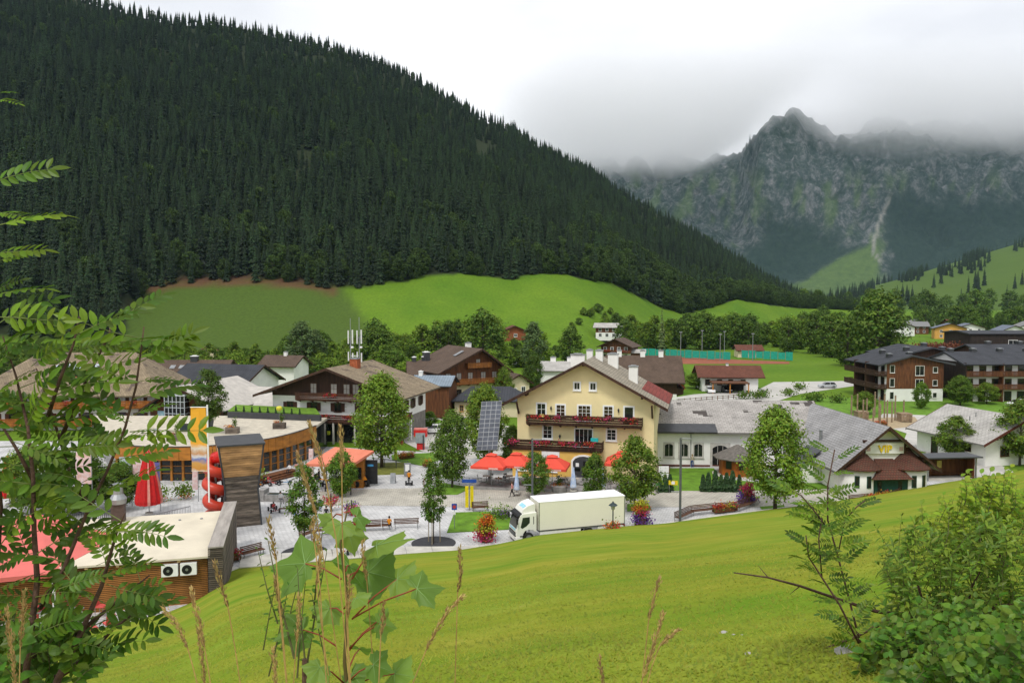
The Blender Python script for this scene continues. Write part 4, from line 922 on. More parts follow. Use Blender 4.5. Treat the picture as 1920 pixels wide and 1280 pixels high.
# ================================================================== houses behind the guesthouse
def back_houses():
    t = house('carport_house', 'white bungalow with red-brown roof and an open timber carport', at(1318, 190), R(-5), 13.0, 9, 3.7, 2.0, 'x', .5, 1.0, 1.2, 1.4, .2, REDBROWN, ((0, 99, WHITEP),), board=BROWNWOOD)
    for x in (1.2, 4.0, 6.6, 9.5): window(t, x, 1.6, 1.0, 1.2, fm=FRAMEBR, border=.08)
    MB().box(1.5, 10, -5.2, -.2, 2.35, 2.6).build('carport_roof', BROWNWOOD, t)
    for x in (1.7, 5.6, 9.8): MB().box(x-.12, x+.12, -5.0, -4.76, 0, 2.35).build('carport_post', ORANGEWOOD, t)
    MB().box(5.8, 9.6, -.35, -.25, 0, 2.3).build('carport_back', mat('dark_gap', (.015, .012, .01), .9), t); chimney(t, 6.5, 4.5, 5.3, .6, .9)  # near-black sheet paints the shade at the back of the carport
    t = house('brown_chalet', 'dark timber chalet with brown tiled roof and white base behind the guesthouse', at(1148, 150), R(-6), 12, 12, 7.0, 3.8, 'x', .5, 1.2, 1.2, 1.4, .2, BROWNROOF, ((0, 4.2, WHITEP), (4.2, 99, DARKWOOD)))
    balcony(t, 0, 12, 4.3, 1.2, 1.0, 'R', 12, 12, DARKWOOD, fl=[(3, REDFLOWER, 2.5), (7, REDFLOWER, 2.5)])
    for y in (2.5, 6, 9.5): window(t, y, 1.8, 1.1, 1.3, 'R', 12, 12); window(t, y, 5.0, 1.0, 1.2, 'R', 12, 12, off=.03)
    for x in (1.5, 6, 9.5): chimney(t, x, 6, 10.6, .9, 1.3)
    t = house('small_chalet', 'little timber chalet with red balcony flowers at the edge of the tree belt', at(1127, 292), R(-25), 11, 10, 4.9, 2.5, 'y', .5, 1.3, 1.3, .6, .2, BROWNROOF, ((0, 2.4, WHITEP), (2.4, 99, BROWNWOOD)))
    balcony(t, -.4, 11.4, 2.5, 1.1, .9, 'F', 11, 10, BROWNWOOD, fl=[(3, REDFLOWER, 4), (8, REDFLOWER, 4)], brackets=False)
    for x in (1.6, 4.2, 6.8, 9.4): window(t, x, .5, 1.1, 1.4); window(t, x, 3.2, 1.0, 1.2, off=-.03)
    house('garden_shed', 'small brown shed with pale roof beside the little chalet', at(1180, 288), R(-10), 5.5, 5, 2.6, 1.0, 'x', .5, .5, .5, .5, .15, LIGHTROOF, ((0, 99, BROWNWOOD),), cat='shed')
    t = house('hillside_house', 'white and timber house with pale roof half hidden in trees on the slope', GL(1117, 634), R(-12), 11, 9, 5.0, 1.6, 'x', .5, 1, 1.2, .8, .2, LIGHTROOF, ((0, 2.6, WHITEP), (2.6, 99, BROWNWOOD)))
    for x in (2, 5, 8): window(t, x, .8, 1.2, 1.3); window(t, x, 3.3, 1.1, 1.2, off=-.03)
    house('hillside_hut', 'reddish timber house with white chimney hidden among trees on the slope', GL(1172, 636), R(15), 9, 8, 5.0, 1.8, 'y', .5, 1, .8, .6, .2, BROWNROOF, ((0, 99, mat('red_wood', (.16, .045, .03), .8)),))
    t = house('orange_house', 'orange timber house peeking from the trees below the meadow', GL(945, 640), R(8), 9.5, 8, 4.6, 2.0, 'y', .5, 1, 1, .6, .2, REDBROWN, ((0, 99, mat('red_orange_wood', (.25, .075, .03), .8)),)); window(t, 5, 2, 1.2, 1.2)
    house('red_roof_cottage', 'tiny cottage with red roof lost among the trees beyond the flat roofs', at(372, 262), R(20), 6, 6, 4.5, 2.0, 'y', .5, .6, .6, .5, .2, REDBROWN, ((0, 99, CREAM),))
    t = house('tennis_clubhouse', 'cream clubhouse with red-brown roof behind the turquoise tennis fence', at(1384, 300), R(-4), 8.8, 7, 2.8, 1.6, 'x', .5, .8, .8, .8, .2, REDBROWN, ((0, 99, CREAM),))
    window(t, 2, 1, 1.2, 1.1); window(t, 5.5, .1, 1.1, 2.0, name='door')
    t = house('grey_roof_hall', 'wide low hall with pale grey roof behind the guesthouse chimneys', at(1012, 186), R(-4), 17, 16, 5.2, 1.5, 'x', .5, .6, .6, .6, .2, LIGHTROOF, ((0, 99, WHITEP),), cat='hall', beams=False)
    for x in (3, 7, 12): chimney(t, x, 8, 6.6, 1.3, 1.2)
    t = house('gable_cottage', 'small cream cottage with brown roof beside the timber hotel', at(952, 172), R(20), 5, 6, 4.0, 1.6, 'y', .5, .8, .7, .5, .18, BROWNROOF, ((0, 99, CREAM),)); window(t, 1.6, 1.6, .8, 1.0); window(t, 3.6, 1.0, .8, 1.9, name='door')
    t = house('shingle_cottage', 'small house with tan roof seen over the left shoulder of the balcony house', at(488, 200), R(-12), 9, 8, 5.5, 2.0, 'x', .5, 1, .8, .8, .2, BROWNROOF, ((0, 99, WHITEP),)); chimney(t, 4.8, 4, 7.3, .8, 1.2)
back_houses()
def brown_hotel():
    W, D, H, rh = 14.0, 14, 7.7, 3.9
    t = house('chalet_hotel', 'large brown timber hotel with gabled upper storeys over cream walls', at(828, 160), R(30), W, D, H, rh, 'y', .60, 1.6, 1.8, .8, .24, BROWNROOF, ((0, 4.7, CREAM), (4.7, 99, BROWNWOOD)), cat='hotel')
    balcony(t, -.3, W+.2, 4.75, 1.3, 1.0, 'F', W, D, mat('honey_wood', (.26, .095, .02), .7, .25, 3, stretch=(1, 1, .2)))
    balcony(t, 5.4, 10.8, 8.0, 1.1, .9, 'F', W, D, mat('honey_wood', (.26, .095, .02)))
    for x in (1.4, 3.8, 6.4, 9.4, 12): window(t, x, 5.2, 1.0, 1.7, fm=FRAMEBR, gm=mat('curtain', (.42, .4, .36), .4), border=.1, off=-.03); window(t, x, 2.3, 1.0, 1.2, fm=FRAMEBR, border=.1)
    window(t, 8.2, 8.3, .9, 1.3, fm=FRAMEBR, gm=mat('curtain', (.42, .4, .36)), border=.1, off=-.03)
    chimney(t, 9, 6, 11.0, 1.0, 1.6); chimney(t, 1.5, 11, 8.8, 1.2, 1.8, METALDK, WHITEM)
    MB().hull8([(4.5, 3, 10.55), (6.5, 3, 11.5), (6.5, 4.2, 11.5), (4.5, 4.2, 10.55)], [(4.5, 3, 10.62), (6.5, 3, 11.57), (6.5, 4.2, 11.57), (4.5, 4.2, 10.62)]).build('skylight', METAL, t, loc=(0, 0, -.35))
    # small gabled dormer on the long slope
    d = MB(); d.prism([(-.0, 9.0), (0, 9.1), (1.9, 10.9), (3.8, 9.1), (3.8, 9.0), (1.9, 10.7)], -1.2, 4, 'x')
    w = house('chalet_hotel_wing', 'lower balconied side wing of the brown timber hotel with cream ground floor', at(768, 163), R(8), 9.0, 12, 6.3, 2.3, 'x', .5, 1.2, .6, .6, .22, BROWNROOF, ((0, 3.2, CREAM), (3.2, 99, BROWNWOOD)), cat='hotel')
    balcony(w, -.2, 9.2, 2.9, 1.3, .9, 'F', 9, 12, mat('honey_wood', (.26, .095, .02)))
    for x in (1.5, 4.2, 7): window(w, x, .7, 1.4, 1.4, fm=FRAMEBR, border=.1); window(w, x, 3.4, 1.0, 1.5, fm=FRAMEBR, border=.1, off=-.03)
    for x, y in ((1, 6), (3, 7)): chimney(w, x, y, 8.3, .8, 1.3, METALDK, WHITEM)
    e = house('cream_pavilion', 'single-storey cream wing with hipped grey roof in front of the brown hotel', at(852, 149), R(-4), 13, 8, 3.2, 1.9, 'x', .5, .8, .6, .6, .18, DARKROOF, ((0, 99, CREAM),), hip=3.4, cat='building')
    for x in (1.3, 2.6, 4.0): window(e, x, 1.0, .6, 1.1, fm=mat('ochre_trim', (.5, .3, .1), .8), border=.1, arch=True)
    MB().box(-4.6, -.2, -2.0, -.1, -.3, .5).build('timber_deck', BROWNWOOD, e)
    g = house('metal_roof_annexe', 'blue-grey tin lean-to roof between balcony house and brown hotel', at(772, 148), R(-8), 7, 7, 6.0, 1.4, 'x', .5, .5, .5, .5, .15, roofm('blue_tin', (.22, .27, .32), .5, 5, .05), ((0, 99, BROWNWOOD),), cat='building', beams=False)
    chimney(g, .8, 3.5, 7.2, .7, 1.0, WHITEP, WHITEM)
brown_hotel()

def balcony_house():
    W, D, H, rh = 20.0, 14.5, 7.75, 3.55; rz = math.atan2(-4.6, 19.6)
    t = house('balcony_house', 'broad chalet with dark gable, white storey and red balcony flowers carrying roof antennas', at(510, 124.5), rz, W, D, H, rh, 'y', .5, 2.3, 2.0, 1.2, .24, TANROOF, ((0, 3.4, mat('shaded_stone', (.22, .2, .18), .9, .2, 1)), (3.4, 7.0, WHITEP), (7.0, 99, DARKWOOD)), cat='house')  # ground floor in a darker grey-brown stone colour
    DW = mat('dark_brown_wood', (.075, .03, .016), .7, .3, 3, .3, stretch=(1, 1, .2))
    balcony(t, 4.6, 15.5, 6.6, 1.4, 1.0, 'F', W, D, DW, fl=[(5.4, REDFLOWER, 1.2), (6.6, REDFLOWER, 1.1)], seed=5)
    balcony(t, 6.6, 19.8, 3.3, 1.7, 1.1, 'F', W, D, DW, fl=[(1.0, REDFLOWER, 1.6), (3.2, REDFLOWER, 1.6), (7.0, REDFLOWER, 1.5), (10, PINKFLOWER, 1.2)], seed=6)
    balcony(t, -.6, 4.5, 3.3, 1.3, 1.0, 'R', W, D, DW, fl=[(.8, REDFLOWER, 1.2), (2.4, REDFLOWER, 1.2)], seed=7)
    for x, w in ((3.0, 1.1), (7.0, 1.1), (11.0, 1.1), (15.0, 1.1), (18.2, 1.1)): window(t, x, 4.75, w, 1.3, fm=FRAMEBR, border=.06, mull=(1, 0), off=-.03, shutter=DW)
    for x in (7.0, 10.4, 12.5, 14): window(t, x, 7.5, .95, 1.45, fm=FRAMEBR, gm=mat('curtain', (.42, .4, .36)), border=.1, off=-.06)
    for y in (2.2, 5.4, 8.4, 12): window(t, y, 4.6, 1.0, 1.4, 'R', W, D, fm=FRAMEBR, border=.08, off=.03, shutter=DW)
    for x in (8.0, 11.0, 14.5, 18.5): MB().box(x-.12, x+.12, -1.75, -1.5, 0, 3.2).build('post', CONC, t)
    for x in (9.5, 12.8): MB().box(x-1.3, x+1.3, -.12, -.035, .1, 2.7).build('shop_window', GLASS, t)
    MB().box(9.2, 10.6, -2.2, -1.9, 1.5, 2.0).build('awning_sign', YELFLOWER if 0 else mat('lime_sign', (.5, .55, .03), .6), t)
    for x in (W-.5, W-2.6): MB().box(x, x+.35, -1.75, -1.4, 0, 3.3).build('pillar', WHITEP, t)
    MB().box(W+.1, W+.5, -.7, -.3, 0, 3.3).build('pillar', WHITEP, t); MB().box(W+.9, W+1.3, 4.2, 4.6, 0, 3.3).build('pillar', WHITEP, t)
    chimney(t, W*.5+1.2, 6.0, H+rh-.5, 1.3, 1.6, mat('orange_brick', (.36, .10, .04), .9, .2, 4))
    return t
balcony_house()
def antennas():
    t = thing('antenna_mast', 'pair of grey phone masts with white panels on the chalet roof', 'antenna', (0, 0, 0)); c = Vector(at(664, 131.5, 10.6)); t.location = c
    for sx, top in ((-.6, 8.2), (.85, 8.4)):
        m = MB().tube([(sx, 0, -.6), (sx, 0, 5.2)], .09, 8).tube([(sx, 0, 5.2), (sx, 0, top)], .045, 6).build('mast', METAL, t)
        for a, z, h in ((-.4, 4.0, 2.2), (2.6, 4.0, 2.3), (-.3, 1.2, 1.5), (2.7, 1.0, 1.5)):
            MB().obox((sx+.34*math.cos(a+3.6), .34*math.sin(a+3.6), z+h/2), .12, .2, h, rotz(a)).build('antenna_panel', WHITEM, m)
        MB().lathe([(.22, 3.3), (.22, 3.6)], 10, (sx+.3, -.1)).build('dish', WHITEM, m)
    MB().tube([(-.55, 0, 2.0), (.75, 0, 2.0)], .05, 6).tube([(-.55, 0, .2), (.75, 0, .2)], .05, 6).build('cross_tube', METAL, t)
antennas()

def left_houses():
    W, D, H, rh = 29, 15, 6.9, 5.4
    t = house('big_lodge', 'large lodge with broad tan shingle roof, dormer and orange balconies', at(-45, 133), R(3), W, D, H, rh, 'x', .5, 1.8, 1.6, 1.8, .25, TANROOF, ((0, 3.6, WHITEP), (3.6, 99, WHITEP)), hip=8.0, cat='lodge')
    HON = mat('honey_wood', (.26, .095, .02)); OR = mat('orange_boards', (.36, .12, .02), .7, .25, 3, .3, stretch=(1, 1, .2))
    for z in (.6, 3.5): balcony(t, 1, W-.2, z+.3, 1.5, 1.1, 'F', W, D, OR, fl=[(8, REDFLOWER, 1), (14, REDFLOWER, 1), (20, REDFLOWER, 1.2), (25, REDFLOWER, 1)], seed=9); balcony(t, 0, 9, z+.3, 1.3, 1.1, 'R', W, D, OR)
    for i in range(9):
        for z in (1.0, 4.0): window(t, 2.5+i*3, z, 1.1, 1.8, fm=FRAMEBR, border=.1, shutter=BROWNWOOD)
    for y in (2, 5, 8): window(t, y, 4.0, 1.1, 1.8, 'R', W, D, fm=FRAMEBR, border=.1)
    d = house('roof_dormer', 'x', (0, 0, 0), 0, 6.5, 5, 1.5, .5, 'x', .5, .4, .3, .3, .15, mat('dormer_tin', (.5, .55, .62), .4, metal=.3), ((0, 99, METAL),), board=METAL, beams=False)
    for k in ('label', 'category'): del d[k]
    kids = list(d.children)
    for c in kids:
        for g in list(c.children): bpy.data.objects.remove(g)
        c.parent = t; c.location = (11.5, 1.8, 8.6); c.name = {'w': 'dormer_wall', 'r': 'dormer_roof'}[c.name[0]]
    bpy.data.objects.remove(d)
    for i in range(4): window(t, 12.5+i*1.5, 8.8, 1.1, 1.0, fm=ORANGEWOOD, gm=GLASS, border=.12, mull=(0, 0), off=1.78)
    for x in (8, 13): MB().lathe([(.12, 0), (.12, .7)], 8).build('vent_pipe', METALDK, t, loc=(x, 6.2, 11.6))
    t = house('long_brown_roof', 'long building with brown tiled roof behind the lodge', at(205, 175), R(2), 24, 11, 5.3, 2.7, 'x', .5, 1, 1, 1, .2, BROWNROOF, ((0, 99, CREAM),), cat='building')
    for x in (2.5, 4): chimney(t, x, 5, 7.7, .5, .9, METALDK, WHITEM)
    chimney(t, 16.5, 5.2, 7.7, 1.4, 1.3, METALDK, WHITEM)
    for x in (8, 12, 14): MB().hull8([(x, 2, 6.42), (x+1.1, 2, 6.42), (x+1.1, 3.2, 7.0), (x, 3.2, 7.0)], [(x, 2, 6.6), (x+1.1, 2, 6.6), (x+1.1, 3.2, 7.18), (x, 3.2, 7.18)]).build('roof_window', METAL, t)
    for x in (4, 9, 14, 20): window(t, x, 2.5, 1.2, 1.3, fm=FRAMEBR)
    # house with the glass bay
    W, D, H, rh = 12.5, 16, 4.9, 3.3
    t = house('glass_bay_house', 'timber gable house with tall glazed stair bay and pale gravel roof side', at(279, 127), R(-12), W, D, H, rh, 'y', .42, 1.2, 1.3, .5, .22, DARKROOF, ((0, 2.2, WHITEP), (2.2, 99, BROWNWOOD)), cat='house')
    bay = MB().box(-1.7, 1.7, -1.3, .05, 0, 5.6).build('glass_bay', GLASS, t, loc=(W*.42, 0, 1.2))
    g = MB()
    for i in range(6): x = -1.75+i*.7; g.box(x-.05, x+.05, -1.38, -1.28, 0, 5.7)
    for i in range(7): g.box(-1.8, 1.8, -1.37, -1.29, i*.93, i*.93+.09)
    for i in range(7): g.box(-1.79, -1.69, -1.3, 0, i*.93, i*.93+.09); g.box(1.69, 1.79, -1.3, 0, i*.93, i*.93+.09)
    g.box(-1.95, 1.95, -1.5, 0, 5.62, 5.85); g.build('bay_frame', mat('pale_grey_frame', (.5, .54, .56), .5), bay)
    MB().box(-2.3, -.1, -.12, -.05, 0, 1.6).build('mural', mat('blue_mural', (.08, .3, .42), .6, .9, 1.4, c2=(.5, .6, .62)), t, loc=(W*.42-1.6, 0, 2.6))
    pv = [(W*.42, -1.2, H+rh+.24), (W+1.2, -1.2, H-.65), (W+1.2, D+.4, H-.65), (W*.42, D+.4, H+rh+.24)]; sl = rh/(W*.58)
    MB().hull8([(W*.42+.3, -1.28, H+rh+.22-.3*sl), (W+1.18, -1.28, H+.22-1.18*sl), (W+1.18, D+.48, H+.22-1.18*sl), (W*.42+.3, D+.48, H+rh+.22-.3*sl)], [(W*.42+.3, -1.28, H+rh+.3-.3*sl), (W+1.18, -1.28, H+.3-1.18*sl), (W+1.18, D+.48, H+.3-1.18*sl), (W*.42+.3, D+.48, H+rh+.3-.3*sl)]).build('gravel_roof', mat('pale_gravel_side', (.46, .43, .39), .95, .1, 1, .3, 20), t)
    t = house('dark_roof_house', 'house with anthracite roof and white gable beyond the glazed stair bay', at(318, 150), R(-14), 15, 13, 6.2, 3.0, 'x', .5, 1, 1, 1, .2, DARKROOF, ((0, 99, WHITEP),), cat='house')
    house('gravel_roof_hall', 'low hall with wide pale gravel roof beside the balcony house', at(372, 131), R(-14), 11.5, 13, 3.4, 3.2, 'x', .68, .8, .5, .5, .2, mat('pale_gravel_side', (.46, .43, .39)), ((0, 99, mat('dark_gallery', (.06, .05, .045), .9)),), cat='hall', beams=False)
left_houses()

def curved_hall():
    t = thing('curved_timber_hall', 'curved orange timber hall with glazed front and flat gravel roof terrace', 'hall', at(430, 98))
    o = Vector(t.location); Z = 4.25
    ctrl = [(205, 96.5), (260, 95.2), (320, 94.8), (380, 95.4), (430, 97), (480, 99.2), (520, 102), (555, 105.8), (590, 111)]
    F = [Vector(at(p, d))-o for p, d in ctrl]
    def cr(t_):                                     # smooth curve through the points
        n = len(F)-1; k = min(int(t_*n), n-1); u = t_*n-k; p0, p1, p2, p3 = F[max(k-1, 0)], F[k], F[k+1], F[min(k+2, n)]
        return .5*((2*p1)+(p2-p0)*u+(2*p0-5*p1+4*p2-p3)*u*u+(3*p1-p0-3*p2+p3)*u**3)
    n = 22; P = [cr(i/n) for i in range(n+1)]; back = [Vector(at(612, 119))-o, Vector(at(420, 121))-o, Vector(at(170, 121))-o]
    ring = P+back; top = MB(); top.hull8([(p.x, p.y, Z-.35) for p in ring], [(p.x, p.y, Z) for p in ring]); top.build('roof_terrace', GRAVEL, t)
    ins = [p+Vector((0, 1.2, 0)) for p in P]+[b+Vector((0, -.3, 0)) for b in back]; bd = MB(); bd.hull8([(p.x, p.y, -.5) for p in ins], [(p.x, p.y, Z-.36) for p in ins]); bd.build('glass_wall', GLASS, t)
    for i in range(n):
        a, b = P[i], P[i+1]; d = (b-a).normalized(); nr = Vector((d.y, -d.x, 0)); g = d*.02
        pn = MB(); q = [a+g+nr*.02, b-g+nr*.02, b-g+nr*.09, a+g+nr*.09]; pn.hull8([(p.x, p.y, Z-1.55) for p in q], [(p.x, p.y, Z+.06) for p in q]); pn.build('fascia_panel', ORANGEWOOD, t)
        cp = MB(); q = [a-nr*.1, b-nr*.1, b+nr*.16, a+nr*.16]; cp.hull8([(p.x, p.y, Z+.07) for p in q], [(p.x, p.y, Z+.14) for p in q]); cp.build('roof_edging', METALDK, t)
        c = a+Vector((0, 1.1, 0)); MB().box(c.x-.12, c.x+.12, c.y-.15, c.y+.1, -.2, Z-1.0).build('post', ORANGEWOOD, t)
        m = MB(); u, w = a+Vector((0, 1.12, 0)), b+Vector((0, 1.12, 0))
        for z in (.9, 1.8): m.bar((u.x, u.y, z), (w.x, w.y, z), .08, .08)
        m.build('rail', ORANGEWOOD, t)
    for k in range(3):
        s = MB(); a, b = Vector(at(470, 94.6-.6*k))-o, Vector(at(548, 99.8-.6*k+.4))-o; s.bar((a.x, a.y, .12+(2-k)*-.0+.16*(2-k)*0+.17*(2-k)), (b.x, b.y, .17*(2-k)+.12), 1.4, .17)
        st = s.build('step', BROWNWOOD, t)
    # terrace back wall and lawn strip
    w = MB(); a, b = Vector(at(425, 119))-o, Vector(at(600, 115.5))-o; w.bar((a.x, a.y, Z+.4), (b.x, b.y, Z+.4), .3, 1.0); w.build('parapet', METALDK, t)
    return Z
TZ = curved_hall()
def roof_lawn():
    pts = [at(425, 119.8, TZ+.95), at(598, 116.2, TZ+.95), at(590, 122, TZ+1.0), at(440, 124, TZ+1.3)]
    mb = MB(); mb.hull8([(p[0], p[1], TZ-4) for p in pts], pts); o = mb.build('roof_lawn', mat('roof_grass', (.13, .25, .02), .95, .25, 1.5, .5, 25)); tag(o, 'small green lawn bank in front of the balcony house', None, None, 'structure')
roof_lawn()

def slide_tower():
    o = Vector(G(441, 987)); t = thing('slide_tower', 'tall flared wooden slide tower, brown boards above and grey boards below', 'slide tower', (o.x, o.y+1.6, 0), R(24))
    H = 8.0; n = 36
    def half(z): return lerp(1.75, 1.5, sst(0, 3.5, z))+.55*sst(3.5, 8.0, z)
    for i in range(n):
        z0, z1 = i*H/n+.012, (i+1)*H/n-.012; a, b = half(z0), half(z1)
        up = z0 > 4.7
        for k in range(4):
            if k == 0 and z0 < 2.0: pass
            M = rotz(k*math.pi/2); q = lambda x, y, z: tuple(M @ Vector((x, y, z)))
            m = MB(); dr = (k == 1 and z0 < 1.9)
            for x0, x1 in ([(-a, -.35), (.45, a)] if dr else [(-a, a)]):
                m.hull8([q(x0, -a, z0), q(x1, -a, z0), q(x1, -a+.08, z0), q(x0, -a+.08, z0)], [q(x0, -b, z1), q(x1, -b, z1), q(x1, -b+.08, z1), q(x0, -b+.08, z1)])
            m.build('board', TANWOOD if up else GREYWOOD, t)
    for sx, sy in ((-1, -1), (1, -1), (1, 1), (-1, 1)):
        p = MB(); zz = [0, 1.5, 3.5, 5.5, 8.0]; p.tube([(sx*(half(z)+.02), sy*(half(z)+.02), z) for z in zz], .09, 6); p.build('corner_post', METALDK, t)
    r = half(8)+.15; MB().hull8([(-r, -r, 7.95), (r, -r, 7.95), (r, r, 8.15), (-r, r, 8.15)], [(-r, -r, 8.1), (r, -r, 8.1), (r, r, 8.35), (-r, r, 8.35)]).build('roof', METALDK, t)
    for z in (2.6, 3.2, 3.8, 4.4, 6.3): MB().box(half(z)-.03, half(z)+.06, -.5, .6, z, z+.28).build('slot_window', mat('dark_gap', (.015, .012, .01), .9), t)  # slots drawn as near-black boxes, the shade of the openings painted in
    MB().box(half(2)+.02, half(2)+.1, -1.1, -.85, 1.9, 3.4).build('notice_strip', WHITEM, t)
    MB().box(-1.6, 1.6, -1.6, 1.6, -.2, 1.0).box(-.1, 1.55, -.4, .5, 0, 1.85).build('inner_room', mat('dark_gap', (.015, .012, .01)), t)  # solid near-black block stands for the shade inside the tower
    s = thing('spiral_slide', 'red spiral tube slide winding down beside the wooden tower', 'slide', (o.x-2.35, o.y+1.5, 0)); pts = []
    for i in range(96): a = i/95*2*math.pi*3.4+1.2; pts.append((math.cos(a)*.8, math.sin(a)*.8, 6.2-i/95*5.7))
    m = MB().tube(pts, [.5+.025*((i//4) % 2) for i in range(96)], 12); m.build('slide_tube', mat('red_plastic', (.55, .055, .03), .35, .12, .6), s, True)
    MB().tube([(1.2, .1, 6.4), (.4, .1, 6.5), (-.2, .3, 6.3)], .62, 12).build('slide_entry', mat('bright_red_plastic', (.6, .02, .015), .3), s, True)
    MB().tube([(0, 0, 0), (0, 0, 6)], .12, 8).build('centre_pole', METAL, s)
slide_tower()

def snack_bar():
    rz = R(15); cx, cy = -21.6, 57.2; W, D, Z = 30, 12.5, 3.35
    t = thing('snack_bar', 'slatted timber snack bar with flat cream roof below the lawn', 'snack bar', (cx-W*math.cos(rz), cy-W*math.sin(rz), 0), rz)
    MB().box(0, W-.2, -.35, D, Z, Z+.14).build('roof', mat('cream_roof_sheet', (.62, .56, .44), .8, .07, .5, .1, 6), t)
    MB().box(10, W-.4, .12, D-.1, -1, Z-.02).build('inner_wall', mat('dark_gap', (.015, .012, .01)), t)  # dark interior behind the slats painted as a near-black block
    MB().box(0, 10, 6, D-.1, -1, Z-.02).build('back_wall', BROWNWOOD, t)
    LAR = mat('larch_slats', (.34, .15, .04), .7, .25, 2, .3, stretch=(.25, 1, 1), rnd=.12)
    sm = MB().box(10, W-.5, 0, .06, 0, .085).mesh('slat', LAR)
    for i in range(25): inst('slat', sm, t, (0, 0, Z-.12-i*.135))
    for i in range(10): MB().box(9.5+i*2.0, 9.7+i*2.0, -.3, .06, Z-.16, Z-.02).build('rafter_end', mat('pale_wood', (.5, .36, .18), .8), t)
    em = MB().box(-.06, .95, 0, .07, 0, .1).mesh('end_slat', GREYWOOD); sm2 = MB().box(0, .07, 0, D+.4, 0, .1).mesh('end_slat', GREYWOOD)
    for i in range(32): inst('end_slat', em, t, (W-.35, -.5, 3.95-i*.15)); inst('end_slat', sm2, t, (W+.56, -.45, 3.95-i*.15))
    MB().box(W-.4, W+.66, -.55, D+.3, 4.1, 4.2).build('parapet_cap', mat('grey_cap_boards', (.33, .3, .27), .9, .2, 2, .3, stretch=(1, .15, 1)), t)
    MB().box(W-.28, W+.5, -.4, D, -1, 4.05).build('end_wall', mat('dark_gap', (.015, .012, .01)), t)  # near-black core, shade between the end slats put into its colour
    for x in (W-3.0, W-1.75):
        a = MB().box(-.55, .55, -.42, -.02, 0, .85).build('air_conditioner', WHITEM, t, loc=(x, 0, 2.25)); MB().lathe([(.34, 0), (.34, .02)], 20).build('fan_grille', mat('black_plastic', (.012, .012, .013), .5), a, loc=(-.1, -.42, .42), rot=(math.pi/2, 0, 0))
        MB().lathe([(.1, .02), (.1, .04)], 12).build('fan_hub', METAL, a, loc=(-.1, -.42, .42), rot=(math.pi/2, 0, 0))
    for i in range(6): MB().lathe([(.1, 0), (.12, .06), (.05, .1)], 8).build('roof_vent', METAL, t, loc=(W-2-i*1.7, D-2.3, Z+.14))
    ch = MB().box(-.5, .5, -.4, .4, 0, 1.5).build('extractor_box', mat('brown_tin', (.09, .06, .05), .6), t, loc=(W-8.6, D-1.2, Z+.14)); MB().lathe([(.62, 1.5), (.68, 1.9), (.42, 2.3), (.36, 3.1), (.42, 3.15)], 12).build('extractor_hood', METAL, ch)
    MB().box(11, 17, -.9, -.5, .85, .95).build('counter', ORANGEWOOD, t)
    # salmon canopy over the seating
    c = thing('salmon_canopy', 'large salmon awning stretched over the seating beside the cream roof', 'awning', (0, 0, 0), 0)
    SAL = mat('salmon_fabric', (.62, .145, .125), .75, .06, .8)
    pk = Vector(G(70, 962, 5.2)); e = [Vector(G(-160, 1010, 4.0)), Vector(G(-30, 1086, 3.5)), Vector(G(95, 1074, 3.45)), Vector(G(222, 1004, 3.6)), Vector(G(60, 985, 3.7))]
    c.location = (pk.x, pk.y, 0); o = Vector((pk.x, pk.y, 0)); mb = MB()
    for i in range(len(e)): mb.poly([tuple(pk-o), tuple(e[i]-o), tuple(e[(i+1) % len(e)]-o)])
    for i in range(len(e)): a, b = e[i]-o, e[(i+1) % len(e)]-o; mb.quad(a, a-Vector((0, 0, .3)), b-Vector((0, 0, .3)), b)
    mb.build('canopy', SAL, c)
    for q in (1, 2): p = e[q]-o; MB().tube([(p.x, p.y+.3, -1.5), (p.x, p.y+.3, p.z-.05)], .1, 8).build('post', WHITEM, c)
    MB().tube([(0, 0, -1), (0, 0, 5.1)], .08, 8).build('post', METAL, c)
snack_bar()

def far_houses():
    rr = random.Random(4)
    spec = [(1548, 470, 'white', 'red'), (1612, 455, 'white', 'grey'), (1672, 470, 'white', 'grey'), (1700, 500, 'brown', 'grey'), (1752, 440, 'orange', 'blue'), (1792, 455, 'white', 'blue'), (1782, 520, 'brown', 'red'), (1880, 430, 'white', 'blue'), (1915, 470, 'white', 'grey'), (1712, 560, 'white', 'grey')]
    wm = {'white': WHITEP, 'brown': BROWNWOOD, 'orange': mat('orange_plaster', (.62, .33, .08), .9), 'cream': CREAM}; rm = {'red': REDBROWN, 'grey': mat('far_grey_roof', (.2, .2, .2), .9), 'blue': mat('far_blue_roof', (.13, .15, .19), .8)}
    own = ['beside the tall dark trees', 'between two dark trees', 'left of the orange house group', 'low and wide with shaded front', 'with balcony facing the pasture', 'with broad snow-white gable', 'up behind the orange house', 'above the hotel roof edge', 'at the end of the distant hamlet', 'high among the hamlet trees']
    for (px, d, w, r), ow in zip(spec, own):
        x, y, z = at(px, d); W = rr.uniform(11, 16); t = house('distant_house', 'distant %s house with %s roof %s' % (w, {'red': 'red-brown', 'grey': 'grey', 'blue': 'blue-grey'}[r], ow.replace('left of', 'beside')), (x, y, land_z(x, y)), R(rr.uniform(-20, 20)), W, 10, rr.uniform(5, 6.5), 2.4, rr.choice('xy'), .5, 1, 1, .8, .2, rm[r], ((0, 99, wm[w]),), group='houses of the distant hamlet', beams=False)
        for k in range(3):
            for zz in (1, 3.6): window(t, W*(k+.7)/3.4, zz, 1.2, 1.3, border=.1)
far_houses()
